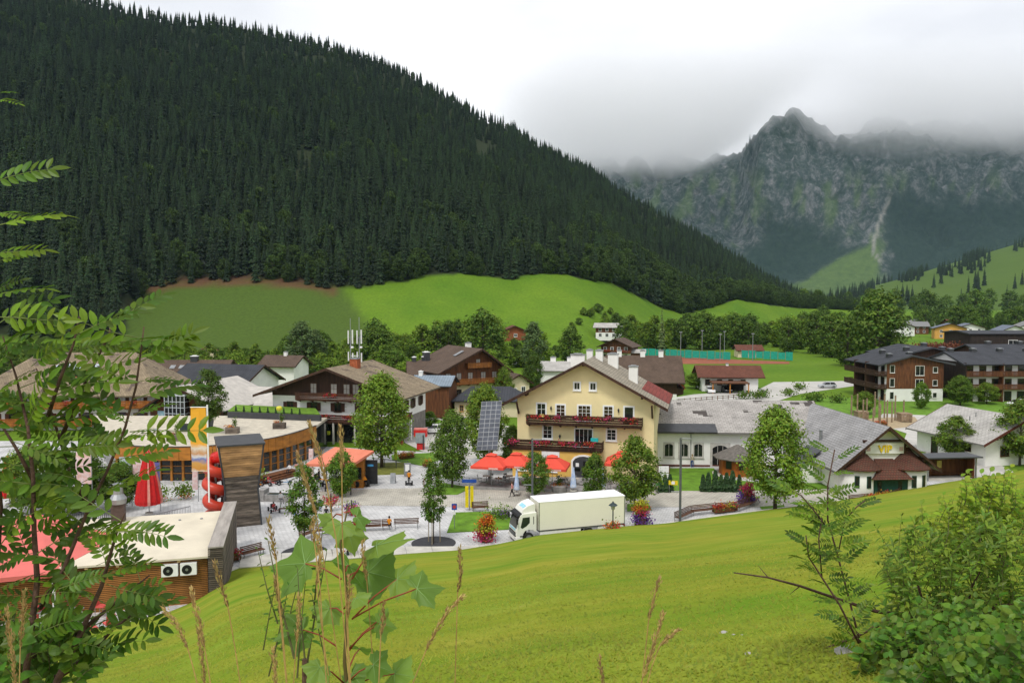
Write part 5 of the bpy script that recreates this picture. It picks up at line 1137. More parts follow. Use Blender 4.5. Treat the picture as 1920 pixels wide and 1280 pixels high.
# ================================================================== paving, paths and lawns on the valley floor
SETTS = brickmat('granite_setts', (.58, .575, .57), (.48, .48, .48), (.36, .355, .35), .55, .32, .035, .85, .25, 'Object', R(18))
BEIGE = brickmat('beige_setts', (.50, .47, .40), (.42, .395, .34), (.31, .29, .25), .5, .35, .035, .85, .25, 'Object', R(-4))
ASPH = mat('pale_asphalt', (.46, .445, .41), .9, .1, .5, .2, 12)
LAWN = mat('garden_grass', (.115, .235, .014), .95, .22, .8, .5, 20)
OLIVE = mat('dry_grass', (.16, .17, .03), .95, .2, 1.2, .5, 20)
CLAY = mat('red_clay', (.27, .085, .045), .95, .15, .6)
SAND = mat('play_sand', (.36, .28, .17), .95, .12, 1)
def sheet(name, pts, z, m, label, px=True, zb=None):
    P = [(G(a, b, z) if px else Vector((a, b, z))) for a, b in pts]
    if sum(P[i].x*P[(i+1) % len(P)].y-P[(i+1) % len(P)].x*P[i].y for i in range(len(P))) < 0: P.reverse()
    mb = MB(); mb.poly([tuple(p) for p in P]) if zb is None else mb.hull8([(p.x, p.y, zb) for p in P], P)
    return tag(mb.build(name, m), label, None, None, 'structure')
sheet('square_paving', [(-85, 30), (125, 30), (125, 99), (62, 101.5), (40, 104), (18, 104), (0, 104), (-8, 113), (-45, 123), (-85, 123)], .0, SETTS, 'pale grey stone setts of the village square', False)
sheet('promenade', [(600, 921), (700, 916), (870, 913), (960, 918), (1240, 915), (1560, 917), (1610, 935), (1560, 950), (1240, 950), (980, 958), (880, 950), (760, 948), (600, 946)], .02, BEIGE, 'beige setts of the promenade in front of the guesthouse')
sheet('parking_road', [(735, 812), (760, 790), (840, 778), (905, 788), (960, 800), (965, 850), (880, 860), (790, 845), (760, 830)], .02, ASPH, 'pale asphalt drive behind the square')
sheet('hotel_drive', [(770, 772), (830, 768), (860, 775), (950, 795), (850, 790)], .02, ASPH, 'pale drive in front of the brown hotel')
sheet('field_path', [(1262, 745), (1300, 739), (1420, 731), (1450, 716), (1580, 714), (1610, 722), (1500, 738), (1440, 757), (1390, 752), (1262, 757)], .02, ASPH, 'pale gravel track past the carport house')
sheet('club_path', [(1655, 775), (1735, 778), (1775, 800), (1795, 832), (1740, 848), (1690, 838), (1700, 812), (1640, 792)], .02, ASPH, 'pale path behind the night club')
sheet('shelter_road', [(1735, 848), (1795, 832), (1920, 893), (1920, 905), (1850, 905), (1770, 872)], .03, ASPH, 'grey road beside the waiting shelter')
sheet('tennis_court', [(1235, 668), (1480, 678), (1480, 682), (1230, 682)], .02, CLAY, 'red clay tennis court')
sheet('playground_sand', [(1600, 790), (1640, 783), (1715, 781), (1728, 797), (1650, 806)], .03, SAND, 'sandy playground ground')
sheet('green_verge', [(852, 960), (950, 957), (968, 990), (838, 997)], .09, LAWN, 'small clipped lawn beside the truck', zb=-.05)
sheet('tree_verge', [(795, 927), (832, 905), (885, 913), (858, 926)], .08, LAWN, 'grass patch under the round tree', zb=-.05)
sheet('annexe_lawn', [(1240, 877), (1338, 877), (1356, 897), (1430, 904), (1545, 895), (1555, 915), (1405, 919), (1233, 919)], .06, LAWN, 'bright lawn in front of the white annexe', zb=-.05)
sheet('tree_bed', [(1425, 949), (1468, 946), (1484, 959), (1436, 966)], .07, LAWN, 'square grass bed round a tree', zb=-.05)
sheet('lamp_bed', [(1176, 944), (1216, 943), (1222, 955), (1176, 957)], .07, LAWN, 'small grass bed by the flower tower', zb=-.05)
sheet('kiosk_lawn', [(735, 852), (812, 848), (835, 858), (790, 872), (735, 862)], .06, LAWN, 'green verge behind the ticket kiosk', zb=-.05)
sheet('dry_verge', [(690, 868), (758, 866), (768, 888), (694, 890)], .05, OLIVE, 'dry olive grass round the big tree', zb=-.05)
sheet('drive_verge', [(745, 800), (822, 786), (842, 792), (760, 812)], .06, LAWN, 'grass strip along the drive', zb=-.05)
sheet('playground_lawn', [(1500, 745), (1920, 745), (1920, 790), (1640, 808), (1500, 775)], .008, LAWN, 'lawn round the playground')
def kerb():
    L = [404, 440, 480, 520, 570, 620, 670, 720, 760, 810, 860, 900, 940, 980, 1020, 1060, 1100, 1140, 1180, 1230, 1280, 1340, 1400, 1460, 1520, 1580, 1640, 1700, 1760, 1830, 1920]
    w = lambda p: lerp(2.9, 1.0, sst(640, 900, p))*(1-.3*sst(1300, 1700, p))
    Q = [Vector(at(p, interp(FOOT_PX, p)-.1)) for p in L]
    for i in range(len(L)-1):
        a, b = Q[i], Q[i+1]; d = (b-a).normalized(); n = Vector((-d.y, d.x, 0)); g = d*.012; wa, wb = (w(L[i]), w(L[i+1])) if not 950 < L[i] < 1200 else (.5, .5)
        p0, p1 = a+g, b-g; q0, q1 = p0+n*wa, p1+n*wb
        o = MB().hull8([(p.x, p.y, -.1) for p in (p0, p1, q1, q0)], [(p.x, p.y, .1) for p in (p0, p1, q1, q0)]).build('kerb', CONC)
        tag(o, 'pale concrete kerb strip along the foot of the lawn', None, None, 'structure')
kerb()
# ================================================================== trees of the square
NT = [proto(broadleaf(41, 10, 3.6, 150, 95, .30, .15, 1.0, .2), MIDLEAF), proto(broadleaf(42, 8, 2.3, 110, 90, .25, .14, 1.2, .13), DARKLEAF), proto(broadleaf(43, 7, 1.25, 70, 75, .19, .27, .9, .06, 0, .75), YOUNGLEAF),
      proto(broadleaf(44, 5, 1.9, 100, 85, .22, .10, 1.3, .09), YOUNGLEAF), proto(broadleaf(45, 10, 3.4, 150, 95, .30, .14, .8, .17), DARKLEAF), proto(broadleaf(46, 7, 2.8, 110, 85, .26, .2, 1.1, .13), MIDLEAF)]
def near_tree(px, py, top, k, label, R0=None, z=0.0, name='broadleaf_tree'):
    g = G(px, py, z); H0 = [10, 8, 7, 5, 10, 7][k]; R1 = [3.6, 2.3, 1.25, 1.9, 3.4, 2.8][k]
    h = ZQ(top, g.y)-z; s = h/H0; o = place_tree(name, label, 'tree', NT[k], g, s, px*.37, None, (R0/R1*.93) if R0 else None); return o
near_tree(716, 876, 704, 0, 'big full tree standing between salmon kiosk and red ticket machine', 4.1)
near_tree(848, 914, 772, 4, 'dark round tree beside the solar panel', 2.5)
near_tree(908, 872, 724, 0, 'bushy tree behind the tilted solar panel', 3.0)
near_tree(640, 930, 848, 3, 'low bushy tree in front of the salmon kiosk', 1.75)
near_tree(1003, 934, 848, 1, 'low dark tree behind the slim lamp post and red parasols', 1.7)
near_tree(1113, 945, 853, 3, 'narrow pale green tree hiding the guesthouse door', 1.45)
near_tree(1190, 958, 822, 5, 'loose tree in front of the guesthouse corner, flower tower at its foot', 2.75)
near_tree(1453, 957, 768, 0, 'tall full tree in a square grass bed near the orange pavilion', 3.55)
near_tree(1790, 862, 782, 5, 'bushy tree behind the waiting shelter', 2.8)
near_tree(1912, 872, 752, 5, 'tree at the corner of the plain white house', 3.4)
near_tree(1727, 766, 718, 3, 'slim young tree in front of the timber hotel wing', 1.8)
near_tree(1800, 760, 706, 4, 'dark conical tree between the hotel blocks', 3.0)
near_tree(1850, 757, 718, 5, 'leafy tree in front of the hotel balconies', 2.6)
near_tree(1271, 738, 684, 4, 'dark yew-like tree beside the brown chalet', 2.0)
near_tree(1000, 745, 662, 4, 'dark tree rising beside the grey-roofed hall', 2.6)
near_tree(945, 760, 690, 5, 'pale tree between cottage and guesthouse roof', 2.2)
near_tree(1305, 728, 700, 5, 'round bush beside the carport house', 3.2)
near_tree(960, 880, 800, 4, 'dark tree squeezed between solar panel and guesthouse wall', 1.8)
near_tree(150, 960, 850, 4, 'dark leafy tree behind the snack bar roof', 3.6)
near_tree(60, 965, 838, 0, 'yellowish tree behind the salmon awning', 3.2)
near_tree(225, 955, 868, 4, 'dark tree beside the closed red parasol', 2.4)
near_tree(700, 800, 742, 1, 'small tree beyond the big tree beside the balcony house', 2.2)
near_tree(1620, 775, 735, 5, 'grey green bush at the hotel corner above the playground', 2.6)
near_tree(805, 800, 772, 3, 'small round shrub by the parking drive', 1.6)
def sapling(px, py, top, lab, R0):
    near_tree(px, py, top, 2, lab, R0); g = G(px, py)
    t = thing('tree_grate', 'round dark iron grate at the foot of the sapling', 'tree grate', (g.x, g.y, 0), 0, 'tree grates of the square')
    MB().lathe([(2.0, .012), (2.0, .05), (.45, .05), (.4, .015)], 28).build('grate_ring', mat('cast_iron', (.035, .035, .04), .7, .2, 5), t)
    for i in range(3):
        a = i*2.094+.4; o = MB().tube([(g.x+.62*math.cos(a), g.y+.62*math.sin(a), -.1), (g.x+.58*math.cos(a), g.y+.58*math.sin(a), 2.5)], .04, 6).build('tree_stake', mat('stake_wood', (.3, .24, .16), .9)); tag(o, 'thin wooden stake holding up a staked sapling', 'stake', 'stakes of the saplings')
sapling(813, 1018, 866, 'slim staked sapling in a round iron grate beside the lawn patch', 1.2); sapling(571, 1036, 872, 'slim staked sapling in a round iron grate near the wooden slide tower', 1.45)

# ================================================================== people
_pm = {}; _pi = {}
def body_mesh(pose):
    if pose in _pm: return _pm[pose]
    st = {'walk': ((.30, .02), (-.28, .0), .95), 'stand': ((.03, .02), (-.03, .02), .93), 'sit': None, 'ride': None}[pose]
    P = {'pel': (0, 0, .93), 'bel': (0, -.01, 1.08), 'che': (0, -.01, 1.3), 'nec': (0, -.02, 1.47), 'hea': (0, -.03, 1.58), 'top': (0, -.02, 1.72)}
    for s, n in ((1, 'l'), (-1, 'r')):
        P['sh'+n] = (s*.17, -.01, 1.4); P['hp'+n] = (s*.09, 0, .88)
        if pose in ('walk', 'stand'):
            f = (.28 if s > 0 else -.28) if pose == 'walk' else .02*s
            P['el'+n] = (s*.24, .12 if (s > 0 and pose == 'walk') else -.03, 1.13); P['wr'+n] = (s*.25, -f*.6-.05, .9); P['ha'+n] = (s*.25, -f*.7-.08, .80)
            P['kn'+n] = (s*.1, -f*.45-.03, .48); P['an'+n] = (s*.1, -f*1.05+.05, .08); P['to'+n] = (s*.1, -f*1.05-.13, .035)
        else:
            P['el'+n] = (s*.23, -.12, 1.12); P['wr'+n] = (s*.16, -.34, 1.08); P['ha'+n] = (s*.13, -.42, 1.06)
            P['kn'+n] = (s*.13, -.42, .92); P['an'+n] = (s*.12, -.46, .50); P['to'+n] = (s*.12, -.62, .46)
    E = [('pel', 'bel'), ('bel', 'che'), ('che', 'nec'), ('nec', 'hea'), ('hea', 'top')]
    for n in 'lr': E += [('che', 'sh'+n), ('sh'+n, 'el'+n), ('el'+n, 'wr'+n), ('wr'+n, 'ha'+n), ('pel', 'hp'+n), ('hp'+n, 'kn'+n), ('kn'+n, 'an'+n), ('an'+n, 'to'+n)]
    rad = {'pel': .14, 'bel': .125, 'che': .15, 'nec': .055, 'hea': .1, 'top': .075, 'sh': .07, 'el': .045, 'wr': .032, 'ha': .035, 'hp': .1, 'kn': .062, 'an': .042, 'to': .04}
    ks = list(P); me = bpy.data.meshes.new('person_skeleton'); me.from_pydata([P[k] for k in ks], [(ks.index(a), ks.index(b)) for a, b in E], [])
    o = link(bpy.data.objects.new('tmp_body', me)); o.modifiers.new('skin', 'SKIN'); o.modifiers.new('sub', 'SUBSURF').levels = 1
    for i, k in enumerate(ks): r = rad.get(k) or rad[k[:2]]; me.skin_vertices[0].data[i].radius = (r, r*.85); me.skin_vertices[0].data[i].use_root = (k == 'pel')
    dg = bpy.context.evaluated_depsgraph_get(); ev = bpy.data.meshes.new_from_object(o.evaluated_get(dg)); bpy.data.objects.remove(o)
    mi = []
    for p in ev.polygons:
        z, x, y = p.center.z, abs(p.center.x), p.center.y
        if z > 1.45: k = 0
        elif (pose in ('walk', 'stand') and x > .2 and z < 1.06) or (pose not in ('walk', 'stand') and y < -.26 and z > 1.0): k = 0
        elif z > (.97 if pose in ('walk', 'stand') else 1.0): k = 1
        elif z > (.09 if pose in ('walk', 'stand') else .52): k = 2
        else: k = 3
        mi.append(k)
    _pi[pose] = mi; ev.polygons.foreach_set('use_smooth', [True]*len(mi)); _pm[pose] = ev
    return ev
SKIN = mat('skin', (.5, .3, .21), .6, .05)
HAIR = {'dark': mat('dark_hair', (.03, .02, .015), .6), 'brown': mat('brown_hair', (.1, .055, .03), .6), 'fair': mat('fair_hair', (.35, .24, .12), .6)}
CL = {n: mat('cloth_'+n, c, .9, .1) for n, c in dict(red=(.42, .05, .05), pink=(.55, .24, .22), orange=(.62, .22, .01), blue=(.02, .08, .28), sky=(.05, .25, .5), black=(.02, .02, .022), grey=(.2, .2, .21), white=(.7, .7, .7), lime=(.3, .36, .08), beige=(.38, .33, .24), navy=(.02, .03, .09), green=(.06, .2, .06)).items()}
_hair = None
def person(px, py, pose, top, legs, hair, label, rz=0, h=1.72, z=0.0, group=None):
    global _hair
    g = G(px, py, z); base = body_mesh(pose); me = base.copy(); me.name = 'body'; me.materials.clear()
    for m in (SKIN, CL[top], CL[legs], CL['black']): me.materials.append(m)
    me.polygons.foreach_set('material_index', _pi[pose])
    s = h/1.75; dz = -.47 if pose in ('sit', 'ride') else 0
    t = thing('person', label, 'person', (g.x, g.y, z), rz, group); t.scale = (s, s, s); inst('body', me, t, (0, 0, dz))
    if _hair is None: _hair = MB().lathe([(.085, 1.56), (.112, 1.62), (.112, 1.68), (.09, 1.74), (.04, 1.775), (.005, 1.78)], 10).mesh('hair', HAIR['dark'], True)
    hm = _hair.copy(); hm.materials[0] = HAIR[hair]; inst('hair', hm, t, (0, .0, dz)); return t
person(960, 931, 'walk', 'pink', 'black', 'brown', 'person in pink shirt and dark trousers walking past the parasols', R(-80))
person(767, 909, 'stand', 'orange', 'black', 'dark', 'person in orange vest riding a two-wheeled scooter', 0, 1.75, .22)
person(591, 957, 'stand', 'lime', 'black', 'fair', 'adult in lime top standing beside a child in blue', R(160))
person(601, 957, 'stand', 'sky', 'blue', 'brown', 'child in bright blue standing beside an adult in lime', R(170), 1.2)
person(526, 942, 'sit', 'white', 'grey', 'dark', 'person in white top seated by the stone trough', R(40), 1.7, .45)
person(513, 957, 'ride', 'red', 'black', 'dark', 'child in red riding a small pedal kart by the long bench', R(30), 1.25, .25)
person(503, 906, 'ride', 'red', 'grey', 'brown', 'driver in red on a pedal kart by the timber steps', R(60), 1.4, .25)
person(489, 981, 'stand', 'beige', 'sky', 'fair', 'small child in pale jeans beside the slide tower', R(120), 1.1)
person(543, 886, 'sit', 'white', 'black', 'dark', 'person in white and black seated by the timber steps', R(-20), 1.65, .45)
person(556, 884, 'sit', 'pink', 'grey', 'dark', 'person in pink seated at the glazed hall front', R(20), 1.65, .45)
person(598, 903, 'walk', 'black', 'black', 'dark', 'person in black bending over a quad under the salmon kiosk', R(70), 1.6)
person(611, 897, 'stand', 'black', 'black', 'dark', 'person in black standing at the salmon kiosk counter', R(30), 1.75)
person(730, 990, 'sit', 'orange', 'black', 'dark', 'person in orange seated on the long slatted bench', R(180), 1.6, .43)
person(1298, 876, 'stand', 'beige', 'blue', 'fair', 'person in blue jeans working at the annexe window', R(180), 1.75)
person(1467, 941, 'walk', 'blue', 'beige', 'fair', 'person in blue shirt and shorts striding behind the tall tree', R(75), 1.75)
person(1213, 926, 'stand', 'pink', 'grey', 'brown', 'person in pink beside the loose tree', R(50), 1.6)
person(1232, 926, 'walk', 'green', 'grey', 'dark', 'person in green by the small thujas', R(-60), 1.7)
person(553, 966, 'stand', 'red', 'sky', 'brown', 'toddler in red and blue next to the sapling', R(90), 1.0)
person(481, 920, 'stand', 'white', 'red', 'fair', 'child in white top behind the slide tower', R(90), 1.2)
person(612, 978, 'stand', 'black', 'navy', 'dark', 'person in dark clothes behind the sapling bench', R(0), 1.6)

# ================================================================== truck
def truck():
    # local x: towards the rear, y: away from the viewer, z up; nose at x=0
    a = Vector((1.35, 74.3, 0)); rz = R(20); 
    t = thing('delivery_truck', 'white box truck with dark windscreen parked along the lawn edge', 'truck', (.40, 70.72, 0), R(17))
    WP = mat('truck_white', (.80, .79, .74), .35, .03, .5, spec=.5); WB = mat('box_white', (.80, .775, .66), .45, .03, .3); WR = mat('roof_white', (.84, .84, .84), .5, .03, .3); BK = mat('black_plastic', (.012, .012, .013), .5); RB = mat('rubber', (.015, .015, .016), .85)
    y0, y1 = 0.0, 2.45
    pf = [(.05, .42), (0, .8), (.05, 1.35), (.38, 2.55), (.62, 2.72), (1.95, 2.78), (1.95, .95), (1.75, .95), (1.6, 1.12), (1.2, 1.2), (.85, 1.1), (.68, .85), (.62, .42)]
    prof = [(p[0], p[1]) for p in pf]; c = MB(); c.prism([(x, z) for x, z in prof], y0+.08, y1-.08, 'y'); cab = c.build('cab', WP, t)
    bm_ = cab.modifiers.new('bevel', 'BEVEL'); bm_.width = .06; bm_.segments = 2; bm_.limit_method = 'ANGLE'
    MB().hull8([(.02, y0+.2, 1.38), (.06, y0+.2, 1.36), (.06, y1-.2, 1.36), (.02, y1-.2, 1.38)], [(.335, y0+.26, 2.5), (.42, y0+.26, 2.5), (.42, y1-.26, 2.5), (.335, y1-.26, 2.5)]).build('windscreen', mat('tinted_glass', (.02, .028, .028), .06, .2, 1, spec=.6), cab)
    MB().prism([(.14, 2.42), (.25, 2.55), (.56, 2.72), (.5, 2.42)], y0+.12, y1-.12, 'y').build('sun_visor', BK, cab)
    for y in (y0+.065, y1-.085):
        MB().prism([(.42, 1.5), (.62, 2.35), (1.28, 2.38), (1.28, 1.85), (.95, 1.55), (.55, 1.36)], y, y+.02, 'y').build('side_window', mat('tinted_glass', (.02, .028, .028)), cab)
        MB().box(1.62, 1.68, y-.005, y+.025, 1.7, 2.4).build('pillar_vent', BK, cab)
        MB().box(1.12, 1.3, y-.015, y+.035, 1.1, 1.17).build('door_handle', BK, cab)
    MB().box(-.035, .05, y0+.3, y1-.3, .62, 1.0).build('grille', BK, cab); g = MB()
    for z in (.7, .8, .9): g.box(-.05, -.03, y0+.35, y1-.35, z, z+.03)
    g.build('grille_bar', METAL, cab)
    MB().box(-.06, .55, y0+.04, y1-.04, .28, .6).build('bumper', WP, cab)
    for y in (y0+.1, y1-.48): MB().box(-.075, .05, y, y+.38, .4, .58).build('headlight', mat('lamp_glass', (.6, .6, .58), .1, spec=.6), cab)
    MB().box(.35, .75, y0+.03, y0+.06, .62, .72).build('step', BK, cab)
    MB().prism([(.55, 2.74), (.75, 3.05), (1.2, 3.35), (1.75, 3.5), (1.85, 3.5), (1.85, 2.78)], y0+.25, y1-.25, 'y').build('roof_deflector', WP, cab)
    MB().hull8([(.80, y0+.55, 3.105), (1.1, y0+.55, 3.30), (1.1, y1-.7, 3.30), (.80, y1-.7, 3.105)], [(.79, y0+.55, 3.12), (1.09, y0+.55, 3.315), (1.09, y1-.7, 3.315), (.79, y1-.7, 3.12)]).build('logo_stripe', mat('pale_blue_print', (.3, .6, .75), .5), cab)
    MB().hull8([(-.012, y0+.5, 1.16), (.04, y0+.5, 1.16), (.04, y1-.5, 1.16), (-.012, y1-.5, 1.16)], [(.02, y0+.5, 1.28), (.06, y0+.5, 1.28), (.06, y1-.5, 1.28), (.02, y1-.5, 1.28)]).build('front_lettering', mat('pale_blue_print', (.3, .6, .75)), cab)
    for y in (y0-.12, y1+.02):
        m = MB().tube([(.25, y+.05, 2.5), (.05, y+.05, 2.55), (.02, y+.05, 2.3)], .02, 6).box(-.02, .1, y-.08, y+.16, 1.85, 2.35); m.build('mirror', BK, cab)
    x0, x1 = 2.12, 10.6
    bx = MB().box(x0, x1, y0, y1, 1.08, 3.62).build('cargo_box', WB, t)
    MB().box(x0-.02, x1+.02, y0-.02, y1+.02, 3.62, 3.68).build('box_roof', WR, bx)
    for x in (x0, x1-.06): MB().box(x-.01, x+.07, y0-.015, y0+.02, 1.08, 3.66).build('corner_rail', METAL, bx)
    MB().box(x0, x1, y0-.015, y0+.02, 1.0, 1.09).build('bottom_rail', METALDK, bx)
    MB().box(x0+.3, x1-.3, y0+.7, y1-.7, .7, 1.0).build('chassis', BK, t)
    MB().box(x0+.1, 6.2, y0+.03, y0+.09, .42, .98).box(7.9, x1-.15, y0+.03, y0+.09, .5, .98).build('side_skirt', WP, t)
    MB().prism([(6.1, .95), (6.3, 1.06), (7.7, 1.06), (7.9, .95)], y0+.02, y0+.3, 'y').build('mudguard', WP, t)
    MB().box(x1+.02, x1+.1, y0+.1, y1-.1, .45, .6).build('rear_bar', BK, t); MB().box(x1+.03, x1+.08, y0+.1, y0+.35, .75, .95).build('tail_light', mat('red_lens', (.4, .02, .02), .2), t)
    for x in (1.18, 7.0):
        for y in (y0+.02, y1-.32):
            w = MB().lathe([(.3, 0), (.46, .02), (.48, .08), (.48, .24), (.46, .3), (.3, .3)], 20).build('wheel', RB, t, True, (x, y+.3, .48), (math.pi/2, 0, 0)); MB().lathe([(.29, -.005), (.2, .03), (.08, .06)] if 0 else [(.29, .31), (.2, .30), (.1, .33)], 16).build('rim', METAL, w)
truck()

# ================================================================== cars and little vehicles
def car(px, py, rz, colour, label, s=1.0, group=None, z=0.0):
    g = G(px, py, z); t = thing('parked_car', label, 'car', (g.x, g.y, z), rz, group); t.scale = (s, s, s)
    P = mat('car_'+colour, dict(white=(.75, .75, .75), silver=(.45, .47, .5), black=(.015, .016, .02), red=(.35, .02, .02), grey=(.12, .125, .13), blue=(.03, .06, .16))[colour], .25, .03, spec=.6); BK = MATS['rubber']
    b = MB(); lo = [(-2.1, .25), (-2.15, .6), (-2.05, .85), (-1.0, .95), (1.9, .98), (2.1, .85), (2.12, .5), (2.05, .25)]; b.prism(lo, -.85, .85, 'y'); body = b.build('body', P, t); m = body.modifiers.new('bevel', 'BEVEL'); m.width = .08; m.segments = 2; m.limit_method = 'ANGLE'
    cb = MB(); cb.hull8([(-1.1, -.8, .93), (1.95, -.8, .96), (1.95, .8, .96), (-1.1, .8, .93)], [(-.35, -.62, 1.44), (1.45, -.62, 1.46), (1.45, .62, 1.46), (-.35, .62, 1.44)]); cb.build('cabin', GLASS, t)
    MB().hull8([(-.4, -.64, 1.435), (1.5, -.64, 1.455), (1.5, .64, 1.455), (-.4, .64, 1.435)], [(-.3, -.58, 1.5), (1.4, -.58, 1.52), (1.4, .58, 1.52), (-.3, .58, 1.5)]).build('roof', P, t)
    for sy in (-1, 1):
        MB().hull8([(.42, sy*.815-.02, .94), (.52, sy*.815-.02, .94), (.52, sy*.815+.02, .94), (.42, sy*.815+.02, .94)], [(.44, sy*.65-.02, 1.44), (.53, sy*.65-.02, 1.44), (.53, sy*.65+.02, 1.44), (.44, sy*.65+.02, 1.44)]).build('pillar', P, t)
        MB().box(-2.14, -2.06, sy*.6-.2, sy*.6+.2, .6, .76).build('headlight', mat('lamp_glass', (.6, .6, .58)), t)
        for x in (-1.35, 1.35):
            w = MB().lathe([(.2, -.1), (.31, -.09), (.32, .09), (.2, .1)], 14).build('wheel', BK, t, True, (x, sy*.8, .32), (math.pi/2, 0, 0)); MB().lathe([(.19, -.11), (.19, .11)], 10).build('rim', METAL, w)
    return t
car(815, 812, R(5), 'white', 'white car parked behind the red ticket machine')
car(1551, 727, R(-4), 'silver', 'silver car parked on the gravel track beside the field')
car(764, 782, R(70), 'red', 'red car parked in the row before the brown hotel')
car(790, 778, R(80), 'black', 'black car parked beside the red car before the brown hotel')
car(812, 776, R(82), 'blue', 'dark blue car at the end of the row before the brown hotel')
car(752, 784, R(20), 'grey', 'grey car half hidden by the balcony house pillar')
car(1332, 736, R(85), 'white', 'white car parked in front of the carport')
car(1362, 735, R(90), 'black', 'dark car standing inside the carport')
car(1366, 724, R(0), 'grey', 'dark grey car parked on the track beyond the carport')
for i, (px, c) in enumerate(((962, 'white'), (970, 'silver'), (979, 'white'), (988, 'silver'))): car(px, 684, R(70), c, 'pale car in the distant car park row behind the cottage', 1, 'cars in the distant car park')
car(958, 858, R(80), 'grey', 'dark car hidden behind the guesthouse corner'); car(1908, 762, R(0), 'white', 'white car in front of the hotel balconies')
def kart(px, py, rz, frame, label, s=1.0, seat='black', z=0.0):
    g = G(px, py); t = thing('pedal_kart', label, 'kart', (g.x, g.y, z), rz); t.scale = (s, s, s)
    MB().tube([(0, -.8, .3), (0, .6, .3)], .04, 6).tube([(-.35, -.7, .22), (.35, -.7, .22)], .03, 6).tube([(-.4, .5, .22), (.4, .5, .22)], .03, 6).tube([(0, -.45, .3), (0, -.3, .7)], .025, 6).build('frame', frame, t)
    MB().box(-.22, .22, .05, .45, .3, .38).box(-.22, .22, .4, .46, .38, .72).build('seat', CL['black'], t)
    for x in (-.42, .42):
        for y in (-.7, .5): w = MB().lathe([(.12, -.06), (.21, -.06), (.21, .06), (.12, .06)], 12).build('wheel', MATS['rubber'], t, True, (x, y, .21), (0, math.pi/2, 0)); MB().lathe([(.11, -.07), (.11, .07)], 8).build('rim', METAL, w)
    MB().lathe([(.17, 0), (.17, .03)], 12).build('steering_wheel', CL['black'], t, loc=(0, -.28, .72), rot=(R(-50), 0, 0)); return t
RF = mat('kart_red', (.45, .03, .02), .4); kart(503, 908, R(60), RF, 'red pedal kart by the timber steps', 1.2); kart(513, 958, R(30), CL['red'], 'small pedal kart carrying a child in red'); kart(603, 918, R(10), METAL, 'silver pedal kart parked near the salmon kiosk', 1.1)
kart(478, 912, R(80), CL['orange'], 'orange pedal kart beside the slide tower'); kart(532, 908, R(100), CL['sky'], 'blue pedal kart left on the square'); kart(601, 905, R(70), CL['orange'], 'orange quad under repair at the kiosk', 1.5)
def quad():
    g = G(676, 910); t = thing('quad_bike', 'black quad bike with orange fairing parked at the salmon kiosk', 'quad bike', (g.x, g.y, 0), R(25)); t.scale = (1.25,)*3
    MB().box(-.3, .3, -.8, .8, .5, .75).build('chassis', CL['black'], t); MB().hull8([(-.4, -.95, .7), (.4, -.95, .7), (.4, -.2, .75), (-.4, -.2, .75)], [(-.3, -.85, .95), (.3, -.85, .95), (.22, -.3, 1.1), (-.22, -.3, 1.1)]).build('fairing', CL['orange'], t)
    MB().box(-.2, .2, -.2, .7, .76, .92).build('seat', CL['black'], t); MB().tube([(-.4, -.35, 1.2), (0, -.4, 1.12), (.4, -.35, 1.2)], .03, 6).build('handlebar', METALDK, t)
    for x in (-.5, .5):
        for y in (-.65, .6): w = MB().lathe([(.15, -.14), (.33, -.13), (.33, .13), (.15, .14)], 14).build('wheel', MATS['rubber'], t, True, (x, y, .33), (0, math.pi/2, 0)); MB().lathe([(.15, -.15), (.15, .15)], 10).build('rim', WHITEM, w)
    g = G(655, 912); s = thing('ride_on_toy', 'white cover thrown over a ride-on machine beside the quad bike', 'machine', (g.x, g.y, 0)); MB().hull8([(-.8, -.6, .2), (.8, -.6, .2), (.9, .6, .2), (-.7, .6, .2)], [(-.3, -.3, 1.3), (.5, -.3, 1.55), (.5, .3, 1.6), (-.2, .3, 1.35)]).build('cover', WHITEM, s); MB().box(-.7, .7, -.5, .5, 0, .2).build('base', METAL, s)
quad()
def scooter():
    g = G(767, 909); t = thing('two_wheeled_scooter', 'black two-wheeled standing scooter under the person in orange', 'scooter', (g.x, g.y, 0))
    MB().box(-.28, .28, -.22, .22, .14, .24).build('platform', CL['black'], t); MB().tube([(0, -.2, .2), (0, -.28, 1.15)], .025, 6).tube([(-.25, -.28, 1.15), (.25, -.28, 1.15)], .025, 6).build('handlebar', CL['black'], t)
    for x in (-.36, .36): w = MB().lathe([(.14, -.07), (.26, -.07), (.26, .07), (.14, .07)], 14).build('wheel', MATS['rubber'], t, True, (x, 0, .26), (0, math.pi/2, 0)); MB().lathe([(.13, -.08), (.13, .08)], 8).build('rim', METAL, w)
scooter()

